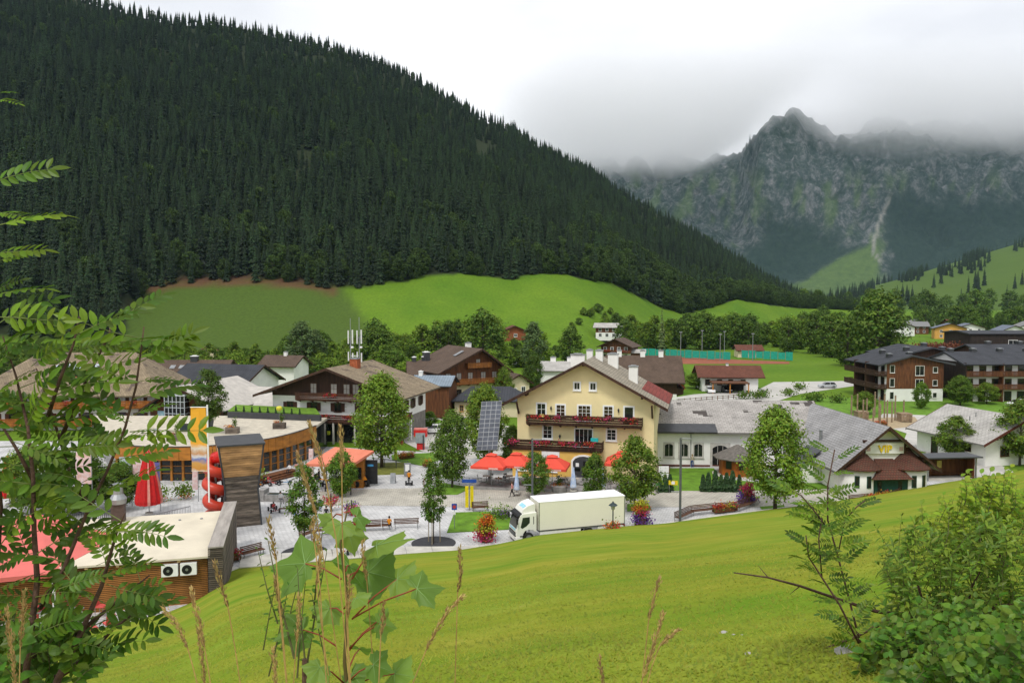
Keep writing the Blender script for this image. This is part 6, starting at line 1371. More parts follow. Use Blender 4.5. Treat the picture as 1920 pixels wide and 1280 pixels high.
# ================================================================== benches, flowers, lamps, signs
BENCHW = mat('bench_slats', (.12, .055, .03), .7, .25, 3, .2, stretch=(.3, 1, 1), rnd=.12)
def bench(pts, label, back=True, seat=True, h=.95):
    P = [Vector(G(a, b)) for a, b in pts]; t = thing('slatted_bench', label, 'bench', P[0]); o = P[0]
    for i, (a, b) in enumerate(zip(P, P[1:])):
        a, b = a-o, b-o; d = (b-a).normalized(); n = Vector((-d.y, d.x, 0)); up = Vector((0, 0, 1)); g = d*.02
        if seat:
            for k in range(3): MB().bar(a+g-n*(.12+.16*k)+up*.45, b-g-n*(.12+.16*k)+up*.45, .13, .05).build('seat_slat', BENCHW, t)
        if back:
            for k in range(4): MB().bar(a+g+n*(.02+.015*k)+up*(.5+.14*k), b-g+n*(.02+.015*k)+up*(.5+.14*k), .035, .09).build('back_slat', BENCHW, t)
        for q in ((a+d*.15, b-d*.15) if i == len(P)-2 else (a+d*.15,)): MB().bar(q-n*.42, q-n*.42+up*.43, .06, .06).bar(q+n*.08, q+n*.08+up*.98, .06, .06).bar(q-n*.42+up*.4, q+n*.08+up*.4, .05, .05).build('leg', METAL, t)
bench([(675, 994), (715, 992), (733, 991)], 'slatted bench section with a seated person near the staked sapling'); bench([(738, 991), (786, 989)], 'bench back rest of three long slats near the staked sapling', seat=False)
bench([(560, 1012), (590, 1002), (625, 1000), (672, 996)], 'curved slatted bench behind the sapling by the slide tower')
bench([(450, 1047), (492, 1036)], 'slatted bench back at the end of the snack bar')
bench([(404, 1058), (450, 1050)], 'low slatted bench end under the red flower trough', back=False)
bench([(1265, 978), (1294, 965), (1340, 960), (1378, 958), (1406, 948), (1416, 938)], 'long curved slatted bench by the lawn edge below the orange pavilion')
bench([(1591, 945), (1630, 941)], 'slatted bench before the night club'); bench([(1670, 938), (1690, 930)], 'end section of the bench before the night club')
bench([(884, 958), (916, 956)], 'small slatted bench behind the clipped lawn'); bench([(523, 960), (552, 958)], 'plain bench on the square near the slide tower', back=False)
def trough(px0, py0, px1, py1, label, seed, cols):
    a, b = Vector(G(px0, py0)), Vector(G(px1, py1)); t = thing('flower_trough', label, 'flower trough', a, math.atan2(b.y-a.y, b.x-a.x)); L = (b-a).length; rr = random.Random(seed)
    MB().box(0, L, -.3, .3, .15, .5).build('trough', BROWNWOOD, t); n = max(3, int(L/.5))
    for i in range(n): flowers(t, (L*(i+.5)/n, 0, .68), (.5, .45, .36), 120, .14, cols[i % len(cols)], rr); flowers(t, (L*(i+.5)/n, 0, .56), (.5, .5, .25), 45, .15, DARKLEAF, rr, 'leaves')
trough(406, 1057, 450, 1050, 'trough of red and lime flowers at the snack bar end', 1, [YELFLOWER, ORFLOWER, REDFLOWER, REDFLOWER]); trough(1338, 963, 1380, 958, 'trough of red and yellow flowers on the long curved bench', 2, [REDFLOWER, REDFLOWER, ORFLOWER, YELFLOWER, REDFLOWER])
trough(1628, 944, 1672, 936, 'trough of orange and yellow flowers before the night club', 3, [ORFLOWER, REDFLOWER, YELFLOWER, ORFLOWER]); trough(655, 1000, 682, 994, 'trough of yellow and red flowers on the sapling bench', 4, [REDFLOWER, YELFLOWER]); trough(1640, 800, 1660, 798, 'trough of red flowers behind the night club', 6, [REDFLOWER, ORFLOWER]); trough(750, 862, 775, 858, 'bed of rusty and yellow flowers on the kiosk verge', 7, [ORFLOWER, ORFLOWER, YELFLOWER]); trough(795, 876, 808, 873, 'yellow flower pot beside the dark round tree', 8, [YELFLOWER, ORFLOWER])
def tower_flowers(px, py, H, r, label, cols, seed):
    g = G(px, py); t = thing('flower_tower', label, 'flower tower', (g.x, g.y, 0)); rr = random.Random(seed)
    MB().lathe([(r*.55, 0), (r*.6, .3), (r*.45, H*.5), (r*.18, H*.92)], 12).build('planter', BROWNWOOD, t)
    for i, m in enumerate(cols):
        for k in range(3):
            z = H*(.14+.78*(i+k/3)/len(cols)); q = r*(1.0-.62*z/H); a = rr.random()*6.28
            for a in (rr.random()*6, rr.random()*6, rr.random()*6): flowers(t, (math.cos(a)*q*.6, math.sin(a)*q*.6, z), (q*.75, q*.75, .28), 60, .15, m, rr)
    flowers(t, (0, 0, H*.5), (r*.8, r*.8, H*.55), 260, .17, MIDLEAF, rr, 'leaves')
tower_flowers(912, 1014, 2.5, 1.05, 'conical flower tower, red below and orange on top, beside the truck nose', [PINKFLOWER, REDFLOWER, YELFLOWER, ORFLOWER, ORFLOWER], 1); tower_flowers(1201, 986, 2.7, 1.0, 'purple petunia flower tower behind the truck', [PURFLOWER, PURFLOWER, PINKFLOWER, ORFLOWER, YELFLOWER], 2); tower_flowers(1400, 944, 2.4, 1.0, 'dusky purple flower tower at the end of the curved bench', [PURFLOWER, PURFLOWER, PINKFLOWER, PINKFLOWER], 3)
def lavender():
    g = G(940, 972); t = thing('flower_bed', 'grey purple herb bed behind the conical flower tower', 'flower bed', (g.x, g.y, 0)); rr = random.Random(2)
    flowers(t, (0, 0, .5), (1.5, .8, .5), 500, .16, DARKLEAF, rr, 'leaves'); flowers(t, (.2, -.2, .6), (1.3, .7, .4), 160, .12, PURFLOWER, rr); flowers(t, (0, .6, .9), (1.4, .5, .4), 200, .14, YELFLOWER if 0 else MIDLEAF, rr, 'leaves')
lavender()
def basket_lamp(px, py, z, H, label, basket, lantern=True, bz=1.2, rb=.6):
    g = G(px, py, z); t = thing('lantern_post', label, 'street lamp', g); rr = random.Random(px); LM = mat('lantern_iron', (.03, .05, .055), .5, .2)
    MB().tube([(0, 0, -.3), (0, 0, H)], .055, 8).lathe([(.14, 0), (.1, .4), (.06, .5)], 10).build('post', LM, t)
    if lantern: l = MB().lathe([(.08, H), (.16, H+.08), (.22, H+.42)], 6).build('lantern_glass', mat('lantern_pane', (.4, .4, .33), .2), t); MB().lathe([(.42, H+.42), (.3, H+.55), (.1, H+.68), (.04, H+.8)], 6).build('lantern_cap', LM, l)
    for i in range(7): a = i*.9; flowers(t, (math.cos(a)*rb*.5, math.sin(a)*rb*.5, bz+.25*math.sin(i*2.1)), (rb*.6, rb*.6, rb*.5), 70, .14, basket[i % len(basket)], rr)
    flowers(t, (0, 0, bz), (rb*.9, rb*.9, rb*.8), 150, .16, MIDLEAF, rr, 'leaves')
basket_lamp(1149, 1012, .55, 2.7, 'iron lantern post with red and orange flower ring in front of the truck', [REDFLOWER, ORFLOWER, PINKFLOWER], True, 1.15, .75)
basket_lamp(652, 1042, 0, 1.9, 'flower ball of red and orange on a post by the kerb', [REDFLOWER, ORFLOWER, PINKFLOWER], False, 1.25, .75); basket_lamp(621, 958, 0, 1.9, 'pink flower ball on a post behind the big leaf stalk', [PINKFLOWER, REDFLOWER, ORFLOWER], False, 1.1, .8); basket_lamp(659, 966, 0, 1.6, 'low pink and purple flower bowl on the square', [PINKFLOWER, PURFLOWER, REDFLOWER], False, .8, .85)
def slim_lamp(px, py, H, label, z=0):
    g = G(px, py, z); t = thing('slim_lamp_post', label, 'street lamp', g, 0); LP = mat('lamp_post_grey', (.10, .105, .11), .5)
    MB().box(-.1, .1, -.1, .1, -.2, H).build('post', LP, t); MB().box(-.05, 1.0, -.12, .12, H-.16, H-.06).build('lamp_head', METAL, t); MB().box(-.9, -.1, -.1, .1, H*.36, H*.36+.07).build('lamp_head', METAL, t); MB().box(-.2, .2, -.2, .2, 0, .06).build('base_plate', LP, t)
slim_lamp(998, 958, 7.6, 'slim grey lamp post rising behind the truck roof'); slim_lamp(1275, 979, 8.4, 'slim grey lamp post at the end of the curved bench')
def signs():
    Y = mat('yellow_enamel', (.72, .55, .01), .5); B = mat('blue_enamel', (.02, .07, .33), .5)
    g = G(880, 957); t = thing('yellow_signpost', 'yellow double sign pillar with blue street sign on top', 'sign', (g.x, g.y, 0)); MB().tube([(0, 0, 0), (0, 0, 3.5)], .05, 8).build('post', METAL, t)
    for x in (-.42, .1): MB().box(x, x+.34, -.06, .0, .35, 2.6).build('yellow_board', Y, t)
    MB().box(-.75, .75, -.05, 0, 2.95, 3.3).build('street_sign', B, t)
    g = G(852, 992); t = thing('parking_sign', 'small blue traffic sign with white panel on a grey post', 'sign', (g.x, g.y, 0)); MB().tube([(0, 0, 0), (0, 0, 2.5)], .035, 8).build('post', METAL, t); MB().box(-.25, .25, -.05, -.01, 1.9, 2.5).build('blue_plate', B, t); MB().lathe([(.17, 0), (.17, .012)], 14).build('red_ring', CL['red'], t, loc=(0, -.055, 2.2), rot=(math.pi/2, 0, 0)); MB().box(-.13, .13, -.05, -.01, 1.45, 1.75).build('white_plate', WHITEM, t)
    g = G(789, 842); t = thing('ticket_machine', 'red ticket machine with grey screen by the drive', 'ticket machine', (g.x, g.y, 0)); RD = mat('red_enamel', (.6, .03, .03), .4); MB().box(-.55, .55, -.4, .4, 0, 2.0).build('cabinet', RD, t); MB().box(-.95, .95, -.5, .5, 1.9, 2.9).build('head', RD, t); MB().box(-.7, .7, -.53, -.505, 1.0, 2.5).build('screen', mat('grey_screen', (.3, .34, .36), .3), t); MB().box(.35, .5, -.6, -.5, 0, 2.2).build('dark_post', METALDK, t); MB().box(-.95, .95, -.5, .5, 2.92, 3.1).build('top', mat('pale_red_enamel', (.65, .2, .17), .4), t)
    g = G(742, 872); t = thing('lime_banner', 'narrow lime banner with coloured balls on a post', 'banner', (g.x, g.y, 0)); MB().tube([(0, 0, 0), (0, 0, 3.6)], .03, 6).build('post', METAL, t); MB().box(-.2, .2, -.04, 0, .6, 2.2).build('banner', mat('lime_cloth', (.5, .6, .05), .7), t)
    for x, m in ((-.75, ORFLOWER), (.7, CL['red'])): MB().lathe([(.05, 2.6), (.3, 2.75), (.38, 3.0), (.3, 3.25), (.05, 3.4)], 12, (x, 0)).build('ball', mat('orange_ball', (.6, .25, .03), .5) if x < 0 else CL['red'], t, True)
    MB().tube([(-.7, 0, 3.2), (0, 0, 3.6), (.7, 0, 3.2)], .025, 6).build('hoop', MATS['lime_cloth'], t)
    g = G(1244, 915); t = thing('notice_board', 'white notice board in a brown frame by the annexe lawn', 'notice board', (g.x, g.y, 0)); MB().box(-.7, -.6, -.05, .05, 0, 2.6).box(.6, .7, -.05, .05, 0, 2.6).build('post', BROWNWOOD, t)
    for z in (1.0, 1.85): MB().box(-.6, .6, -.03, .03, z, z+.75).build('panel', WHITEM, t)
    g = G(1262, 925); t = thing('yellow_stand_sign', 'small yellow stand sign on the promenade', 'sign', (g.x, g.y, 0), R(-15)); MB().box(-.45, -.41, 0, .04, 0, 1.5).box(.41, .45, 0, .04, 0, 1.5).build('leg', METAL, t); MB().box(-.5, .5, -.03, .0, 1.0, 1.5).build('board', Y, t); MB().box(-.18, .18, -.045, -.032, 1.08, 1.42).build('emblem', WHITEM, t)
    g = G(737, 905); t = thing('sandwich_board', 'grey sandwich board beside the salmon kiosk', 'sign', (g.x, g.y, 0)); MB().hull8([(-.3, -.4, 0), (.3, -.4, 0), (.3, -.36, 0), (-.3, -.36, 0)], [(-.3, -.03, 1.2), (.3, -.03, 1.2), (.3, .01, 1.2), (-.3, .01, 1.2)]).hull8([(-.3, .36, 0), (.3, .36, 0), (.3, .4, 0), (-.3, .4, 0)], [(-.3, .01, 1.2), (.3, .01, 1.2), (.3, .05, 1.2), (-.3, .05, 1.2)]).build('board', METAL, t)
    g = G(764, 893); t = thing('grey_terminal', 'grey upright terminal near the scooter rider', 'terminal', (g.x, g.y, 0)); MB().box(-.4, .4, -.15, .15, .1, 1.7).build('case', METAL, t); MB().box(-.25, .25, -.17, -.152, .7, 1.55).build('panel', WHITEM, t)
    g = G(417, 1033); t = thing('info_stand', 'brown post info stand with tilted grey roof beside the snack bar', 'info stand', (g.x, g.y, 0), R(12))
    for x in (-.55, .55): MB().box(x-.07, x+.07, -.07, .07, 0, 2.7).build('post', BROWNWOOD, t)
    MB().hull8([(-1.1, -.8, 2.65), (1.1, -.8, 2.65), (1.1, .6, 2.95), (-1.1, .6, 2.95)], [(-1.1, -.8, 2.72), (1.1, -.8, 2.72), (1.1, .6, 3.02), (-1.1, .6, 3.02)]).build('roof', METAL, t); MB().box(-.48, .48, -.03, .03, .8, 2.1).build('map_panel', mat('map_print', (.25, .4, .3), .5, .5, 2, c2=(.5, .55, .5)), t)
signs()
def solar():
    t = thing('solar_panel', 'tall tilted solar panel on a post in front of the guesthouse', 'solar panel', (0, 0, 0)); a = Vector(at(893, 97.2, 3.2)); c = [Vector(at(893, 97.0, 3.5)), Vector(at(932, 97.0, 3.6)), Vector(at(941, 99.2, 9.1)), Vector(at(903, 99.2, 9.2))]; o = (c[0]+c[1])/2; o.z = 0; t.location = o
    u = (c[1]-c[0]); v = (c[3]-c[0]); n = u.cross(v).normalized(); SC = mat('solar_cell', (.075, .085, .11), .25, .15, 2, spec=.6, rnd=.12)
    F = lambda x, y, k: c[0]-o+u*x+v*y+n*k
    MB().hull8([F(0, 0, -.12), F(1, 0, -.12), F(1, 1, -.12), F(0, 1, -.12)], [F(0, 0, 0), F(1, 0, 0), F(1, 1, 0), F(0, 1, 0)]).build('frame', METAL, t)
    for i in range(4):
        for j in range(11): x0, x1, y0, y1 = i/4+.012, (i+1)/4-.012, j/11+.006, (j+1)/11-.006; MB().hull8([F(x0, y0, .001), F(x1, y0, .001), F(x1, y1, .001), F(x0, y1, .001)], [F(x0, y0, .02), F(x1, y0, .02), F(x1, y1, .02), F(x0, y1, .02)]).build('solar_cell', SC, t)
    m = F(.5, .5, -.15); MB().tube([(m.x, m.y+.2, 0), (m.x, m.y+.2, m.z)], .18, 8).build('post', METAL, t)
solar()
PR = mat('red_parasol_cloth', (.68, .075, .045), .8, .05, .8)
def parasol(px, d, w, label, rz=0.0, h=2.55):
    x, y, z = at(px, d); t = thing('parasol', label, 'parasol', (x, y, .35), rz); r = w/2; c = MB()
    ring = lambda q, z: [(-q, -q, z), (q, -q, z), (q, q, z), (-q, q, z)]
    for a, b, za, zb in ((r, .42, h, h+1.0),):
        A, B = ring(a, za), ring(b, zb)
        for i in range(4): j = (i+1) % 4; c.quad(A[i], A[j], B[j], B[i]); c.quad(A[i], (A[i][0], A[i][1], za-.28), (A[j][0], A[j][1], za-.28), A[j])
    c.build('canopy', PR, t); v = MB(); A, B = ring(.62, h+1.03), ring(.02, h+1.28)
    for i in range(4): v.quad(A[i], A[(i+1) % 4], B[(i+1) % 4], B[i])
    v.build('vent_top', PR, t); MB().tube([(0, 0, -.3), (0, 0, h+1.1)], .04, 8).build('pole', METAL, t); MB().box(-.4, .4, -.4, .4, -.34, -.22).build('base', CONC, t)
    MB().box(.2, 1.3, -r-.015, -r-.004, h-.24, h-.06).build('print', mat('pale_print', (.75, .45, .4), .8), t)
parasol(921, 92.0, 3.9, 'red square parasol standing nearest the solar panel', R(-14)); parasol(968, 92.6, 3.7, 'red square parasol between two others on the terrace', R(-14)); parasol(1036, 91.0, 3.7, 'red square parasol under the white sign by the entrance', R(-12)); parasol(1168, 93.5, 3.9, 'red square parasol behind the loose tree', R(-12))
def closed_parasol(px, d, H, label, m, w, z=0.0, stripes=None):
    x, y, _ = at(px, d); t = thing('closed_parasol', label, 'parasol', (x, y, z)); n = 30; c = MB(); prof = [(.10, H), (.16*w, H*.92), (.4*w, H*.5), (.52*w, H*.22), (.5*w, H*.16)]; b = []
    for r, zz in prof: b.append([((r*(1+.12*(k % 2)))*math.cos(2*math.pi*k/n), (r*(1+.12*(k % 2)))*math.sin(2*math.pi*k/n), zz) for k in range(n)])
    for i in range(len(b)-1):
        for k in range(n): j = (k+1) % n; c.mi = 1 if (stripes and k % 6 == 0) else 0; c.quad(b[i][k], b[i][j], b[i+1][j], b[i+1][k])
    c.build('folded_cloth', [m, stripes or m], t); MB().tube([(0, 0, -.1), (0, 0, H+.1)], .05, 8).build('pole', METAL, t); MB().lathe([(.4, 0), (.4, .12)], 10).build('base', CONC, t)
DR = mat('deep_red_cloth', (.5, .012, .012), .7); closed_parasol(272, 80, 6.5, 'tall folded red parasol with pale stripes behind the cream roof', DR, 2.3, .3, mat('pale_stripe', (.6, .25, .2), .7)); closed_parasol(8, 84, 5.2, 'folded red parasol beside the lodge balconies', DR, 1.8, .2, MATS['pale_stripe'])
BW = mat('blue_white_cloth', (.25, .42, .72), .8, .4, 2, c2=(.7, .73, .8)); closed_parasol(969, 88.5, 2.6, 'folded blue and white parasol by the walking person', BW, .55, .3); closed_parasol(1076, 89.5, 2.7, 'folded blue and white parasol beside the entrance door', BW, .6, .3); closed_parasol(1131, 90, 2.5, 'folded blue parasol behind the narrow pale tree', BW, .5, .3)
def cafe():
    pts = [G(885, 917), G(1150, 925), G(1240, 915), G(1236, 896), G(885, 900)]; mb = MB(); mb.hull8([(p.x, p.y, -.05) for p in pts], [(p.x, p.y, .3) for p in pts]); tag(mb.build('cafe_terrace', STONE), 'low stone terrace in front of the guesthouse', None, None, 'structure')
    tm = mat('table_top', (.45, .4, .34), .5); tb0 = None
    names = ['under the first red parasol', 'under the second red parasol', 'beside the potted shrub', 'near the entrance door', 'by the folded blue parasol', 'behind the narrow tree', 'by the guesthouse wall', 'at the terrace edge']
    spots = [(912, 903), (935, 908), (955, 903), (1060, 907), (1078, 908), (1142, 905), (1155, 916), (1000, 905)]
    for (px, py), nm in zip(spots, names):
        g = G(px, py, .3); t = thing('cafe_table', 'small cafe table '+nm, 'table', g); MB().box(-.42, .42, -.42, .42, .71, .75).build('table_top', tm, t); MB().tube([(0, 0, .02), (0, 0, .71)], .04, 6).build('leg', METAL, t); MB().box(-.25, .25, -.25, .25, 0, .03).build('base', METAL, t)
        if px in (935, 1060, 1155): q = MB().lathe([(.06, .75), (.07, .95), (.02, .97)], 8).build('table_lamp', mat('amber', (.6, .4, .1), .4), t)
        for a in (0, 2.1, 4.2):
            c = thing('cafe_chair', 'grey metal cafe chair drawn up to the table '+nm, 'chair', (g.x+.8*math.cos(a+px), g.y+.8*math.sin(a+px), .3), a+px+math.pi/2+math.pi, 'cafe chairs '+nm)
            MB().box(-.22, .22, -.22, .22, .43, .46).build('seat', METAL, c); MB().tube([(-.21, .21, .46), (-.21, .27, .85), (.21, .27, .85), (.21, .21, .46)], .018, 5).box(-.19, .19, .24, .27, .6, .84).build('backrest', METAL, c)
            for sx in (-.19, .19):
                for sy in (-.19, .19): MB().tube([(sx, sy, 0), (sx, sy, .44)], .015, 5).build('leg', METAL, c)
    g = G(1048, 917, .3); t = thing('potted_shrub', 'stone trough with orange flowers and a small green shrub on the terrace edge', 'planter', (g.x, g.y, .0)); rr = random.Random(5); MB().lathe([(.8, .02), (.95, .75), (.85, .78)], 10).build('pot', STONE, t); flowers(t, (0, 0, .85), (.8, .6, .25), 150, .14, ORFLOWER, rr); flowers(t, (0, .1, 1.2), (.4, .4, .8), 260, .16, DARKLEAF, rr, 'leaves')
cafe()
def kiosk2():
    Z = 3.3; c = [Vector(G(573, 874, Z-.3)), Vector(G(659, 876, Z-.1)), Vector(G(701, 849, Z+.3)), Vector(G(628, 842, Z+.5))]; o = (c[0]+c[2])/2; o.z = 0
    t = thing('salmon_kiosk', 'open rental kiosk under a slanted salmon roof', 'kiosk', o); q = [p-o for p in c]
    MB().hull8([tuple(p) for p in q], [tuple(p+Vector((0, 0, .3))) for p in q]).build('roof', mat('salmon_roof', (.66, .2, .12), .7, .05, .6), t)
    m = q[2].lerp(q[3], .35); MB().box(q[2].x-3.4, q[2].x-.8, q[2].y-2.6, q[2].y-.4, 0, Z-.15).build('booth', ORANGEWOOD, t); MB().box(q[2].x-3.2, q[2].x-1.0, q[2].y-2.66, q[2].y-2.61, 1.0, 2.4).build('hatch', GLASS, t)
    MB().box(q[2].x-.75, q[2].x+.65, q[2].y-1.5, q[2].y-1.3, .2, Z-.25).build('black_sign', CL['black'], t); MB().box(q[2].x-.5, q[2].x+.2, q[2].y-1.53, q[2].y-1.505, 2.3, 2.55).build('blue_sign', CL['sky'], t)
    for k in (0, 1, 3): p = q[k].lerp(Vector((0, 0, 0)), .08); MB().tube([(p.x, p.y, 0), (p.x, p.y, q[k].z)], .07, 8).build('post', METALDK, t)
kiosk2()
def trough_stone():
    g = G(521, 938); t = thing('stone_trough', 'grey stone water trough with tall end block on the square', 'trough', (g.x, g.y, 0), R(-8)); MB().box(-2.1, -1.3, -.7, .7, 0, 1.25).build('end_block', STONE, t); MB().box(-1.28, 1.7, -.6, .6, 0, .75).build('basin', STONE, t); MB().box(-1.1, 1.5, -.45, .45, .752, .758).build('water', mat('dark_water', (.05, .07, .07), .08), t)
trough_stone()
def flags():
    x, y, _ = at(386, 69.5); t = thing('flagpole', 'tall white flagpole with long orange printed banner on the snack bar end', 'flagpole', (x, y, 4.15)); MB().tube([(0, 0, 0), (0, 0, 8.6)], .075, 8).tube([(0, 0, 8.4), (-1.5, 0, 8.4)], .04, 6).build('pole', WHITEM, t)
    m = bpy.data.materials.new('orange_banner'); m.use_nodes = True; nt = m.node_tree; b = nt.nodes['Principled BSDF']; b.inputs['Roughness'].default_value = .8; tc_ = N(nt, 'ShaderNodeTexCoord'); sx = N(nt, 'ShaderNodeSeparateXYZ'); nt.links.new(tc_.outputs['Object'], sx.inputs[0])
    mr = N(nt, 'ShaderNodeMapRange'); mr.inputs[1].default_value = 2.6; mr.inputs[2].default_value = 8.4; nt.links.new(sx.outputs[2], mr.inputs[0]); nz = N(nt, 'ShaderNodeTexNoise', Scale=2.2, Detail=3.0); nt.links.new(tc_.outputs['Object'], nz.inputs['Vector']); ad = N(nt, 'ShaderNodeMath', operation='MULTIPLY_ADD'); ad.inputs[1].default_value = .12; nt.links.new(nz.outputs[0], ad.inputs[0]); nt.links.new(mr.outputs[0], ad.inputs[2])
    rp = N(nt, 'ShaderNodeValToRGB'); nt.links.new(ad.outputs[0], rp.inputs[0]); e = rp.color_ramp.elements; e[0].position = .06; e[0].color = (.62, .6, .58, 1); e[1].position = 1; e[1].color = (.72, .36, .02, 1)
    for p, c in ((.12, (.5, .22, .03)), (.2, (.55, .3, .08)), (.27, (.12, .17, .42)), (.31, (.6, .6, .62)), (.36, (.5, .25, .1)), (.44, (.62, .58, .5)), (.5, (.7, .34, .03))): k = e.new(p); k.color = (*c, 1)
    nt.links.new(rp.outputs[0], b.inputs['Base Color']); mb = MB(); n = 14
    for i in range(n):
        for k in range(2):
            z0, z1 = 2.7+5.65*i/n, 2.7+5.65*(i+1)/n; f = lambda x, z: .12*math.sin(z*1.3+x*2)
            x0, x1 = -1.5+.7*k, -.8+.7*k; mb.quad((x0, f(x0, z0), z0), (x1, f(x1, z0), z0), (x1, f(x1, z1), z1), (x0, f(x0, z1), z1))
    mb.build('banner', m, t, True)
    spec = [(294, 82, 5.2, 3.6, 1.1, 'violet', 'violet flag banner on a pole beside the folded red parasol'), (262, 83, 5.4, 3.8, 1.0, 'white', 'white banner with red print behind the folded red parasol'), (240, 84, 5.4, 3.8, 1.2, 'pale', 'pale blue and white banner behind the trees'), (165, 78, 7.5, 3.6, 1.5, 'pink', 'pink white banner with orange spots on a pole'), (366, 86, 4.2, 2.8, .6, 'white', 'narrow white banner before the glazed hall'), (585, 97, 3.8, 3.4, .55, 'white', 'narrow white banner at the hall corner by the kiosk')]
    cm = {'violet': mat('violet_cloth', (.13, .13, .36), .8), 'white': mat('white_cloth', (.68, .64, .62), .8, .1, 3, c2=(.6, .3, .28)), 'pale': mat('pale_blue_cloth', (.5, .62, .75), .8, .2, 1, c2=(.72, .72, .74)), 'pink': mat('pink_white_cloth', (.66, .55, .56), .8, .2, 2.5, c2=(.6, .33, .25))}
    for px, d, H, L, w, c, lab in spec:
        x, y, _ = at(px, d); t = thing('banner_flag', lab, 'banner', (x, y, 0)); MB().tube([(0, 0, -.2), (0, 0, H)], .04, 6).build('pole', METAL, t); mb = MB()
        for i in range(8): z0, z1 = H-.1-L*i/8, H-.1-L*(i+1)/8; f = lambda z: .1*math.sin(z*1.7+px); mb.quad((-.03, 0, z0), (-.03-w, f(z0), z0), (-.03-w, f(z1), z1), (-.03, 0, z1))
        mb.build('cloth', cm[c], t)
flags()
def terrace_bits():
    # railing behind the cream roof
    a, b = Vector(at(285, 77)), Vector(at(350, 80)); t = thing('terrace_railing', 'grey steel railing behind the cream snack bar roof', 'railing', a); d = b-a
    for k in range(22): p = d*k/21; MB().tube([(p.x, p.y, 0), (p.x, p.y, 1.05)], .02, 5).build('baluster', METAL, t)
    MB().bar((0, 0, 1.05), tuple(d+Vector((0, 0, 1.05))), .06, .06).build('handrail', METAL, t)
    a, b = Vector(at(75, 74)), Vector(at(215, 75.5)); t = thing('garden_fence', 'dark picket railing between snack bar roof and trees', 'railing', a); d = b-a
    for k in range(40): p = d*k/39; MB().tube([(p.x, p.y, .0), (p.x, p.y, 1.8)], .03, 5).build('baluster', METALDK, t)
    MB().bar((0, 0, 1.8), tuple(d+Vector((0, 0, 1.8))), .08, .08).build('handrail', METALDK, t)
    # pots on the roof terrace
    spec = [(390, 801, 'dark tub holding the terrace tree'), (348, 808, 'empty dark cube planter on the gravel roof')]
    for px, py, lab in spec: g = G(px, py, TZ); t = thing('planter_tub', lab, 'planter', g); MB().hull8([(-.5, -.5, 0), (.5, -.5, 0), (.5, .5, 0), (-.5, .5, 0)], [(-.62, -.62, .95), (.62, -.62, .95), (.62, .62, .95), (-.62, .62, .95)]).build('tub', mat('dark_teal_tub', (.025, .04, .045), .5), t); MB().box(-.5, .5, -.5, .5, .951, .96).build('soil', mat('soil', (.03, .02, .015), 1), t)
    near_tree(391, 800, 693, 1, 'full terrace tree growing from a dark tub on the gravel roof', 2.2, TZ+.9)
    for px, py, lab in ((327, 826, 'wooden planter with orange flowers and clipped cone shrub on the roof edge'), (436, 812, 'wooden planter with flowers and little fir on the roof edge'), (524, 803, 'wooden planter with shrub and yellow ball lamp on the roof terrace')):
        g = G(px, py, TZ); t = thing('roof_planter', lab, 'planter', g); rr = random.Random(px); MB().box(-.8, .8, -.5, .5, 0, .8).build('box', GREYWOOD, t); flowers(t, (-.3, 0, .95), (.6, .4, .25), 90, .14, ORFLOWER, rr); flowers(t, (.3, .1, 1.4), (.3, .3, .7), 240, .15, DARKLEAF, rr, 'leaves')
        if px == 524: MB().lathe([(.1, 2.4), (.35, 2.6), (.42, 2.85), (.3, 3.05), (.05, 3.1)], 12).build('ball_lamp', mat('yellow_plastic', (.65, .6, .05), .5), t, True); MB().tube([(0, 0, .8), (0, 0, 2.4)], .03, 6).build('stem', METAL, t)
    for px in (356, 374): g = G(px, 797, TZ); c = thing('terrace_chair', 'white chair standing beside the terrace tree', 'chair', g, px, 'white chairs on the roof terrace'); MB().box(-.25, .25, -.25, .25, .42, .47).build('seat', WHITEM, c); MB().box(-.25, .25, .22, .27, .47, .95).build('backrest', WHITEM, c); MB().box(-.24, -.19, -.24, .24, 0, .42).box(.19, .24, -.24, .24, 0, .42).build('leg', WHITEM, c)
    g = G(280, 812, TZ); t = thing('sun_lounger', 'pale blue sun lounger on the gravel roof', 'lounger', g, R(10)); MB().box(-1.0, .4, -.35, .35, .3, .38).build('seat', WHITEM, t); MB().hull8([(.4, -.35, .3), (1.0, -.35, .55), (1.0, .35, .55), (.4, .35, .3)], [(.4, -.35, .38), (1.0, -.35, .63), (1.0, .35, .63), (.4, .35, .38)]).build('backrest', mat('pale_blue_sling', (.45, .52, .62), .8), t); MB().box(-.9, -.82, -.3, .3, 0, .3).box(.6, .68, -.3, .3, 0, .4).build('leg', METAL, t)
    # shrubs and beds by the hall front
    for px, py, n, lab in ((345, 935, 500, 'leafy shrub with orange flowers before the glazed hall'), (480, 905, 300, 'small leafy bush beside the slide tower'), (300, 940, 300, 'flowering shrub behind the terrace railing')):
        g = G(px, py); t = thing('garden_shrub', lab, 'shrub', (g.x, g.y, 0)); rr = random.Random(px); flowers(t, (0, 0, 1.0), (1.1, .9, .8), n, .22, MIDLEAF, rr, 'leaves'); flowers(t, (.4, -.5, .5), (1.0, .5, .35), 80, .15, ORFLOWER, rr); MB().tube([(0, 0, -.1), (0, 0, 1)], .05, 5).build('stem', BARK, t)
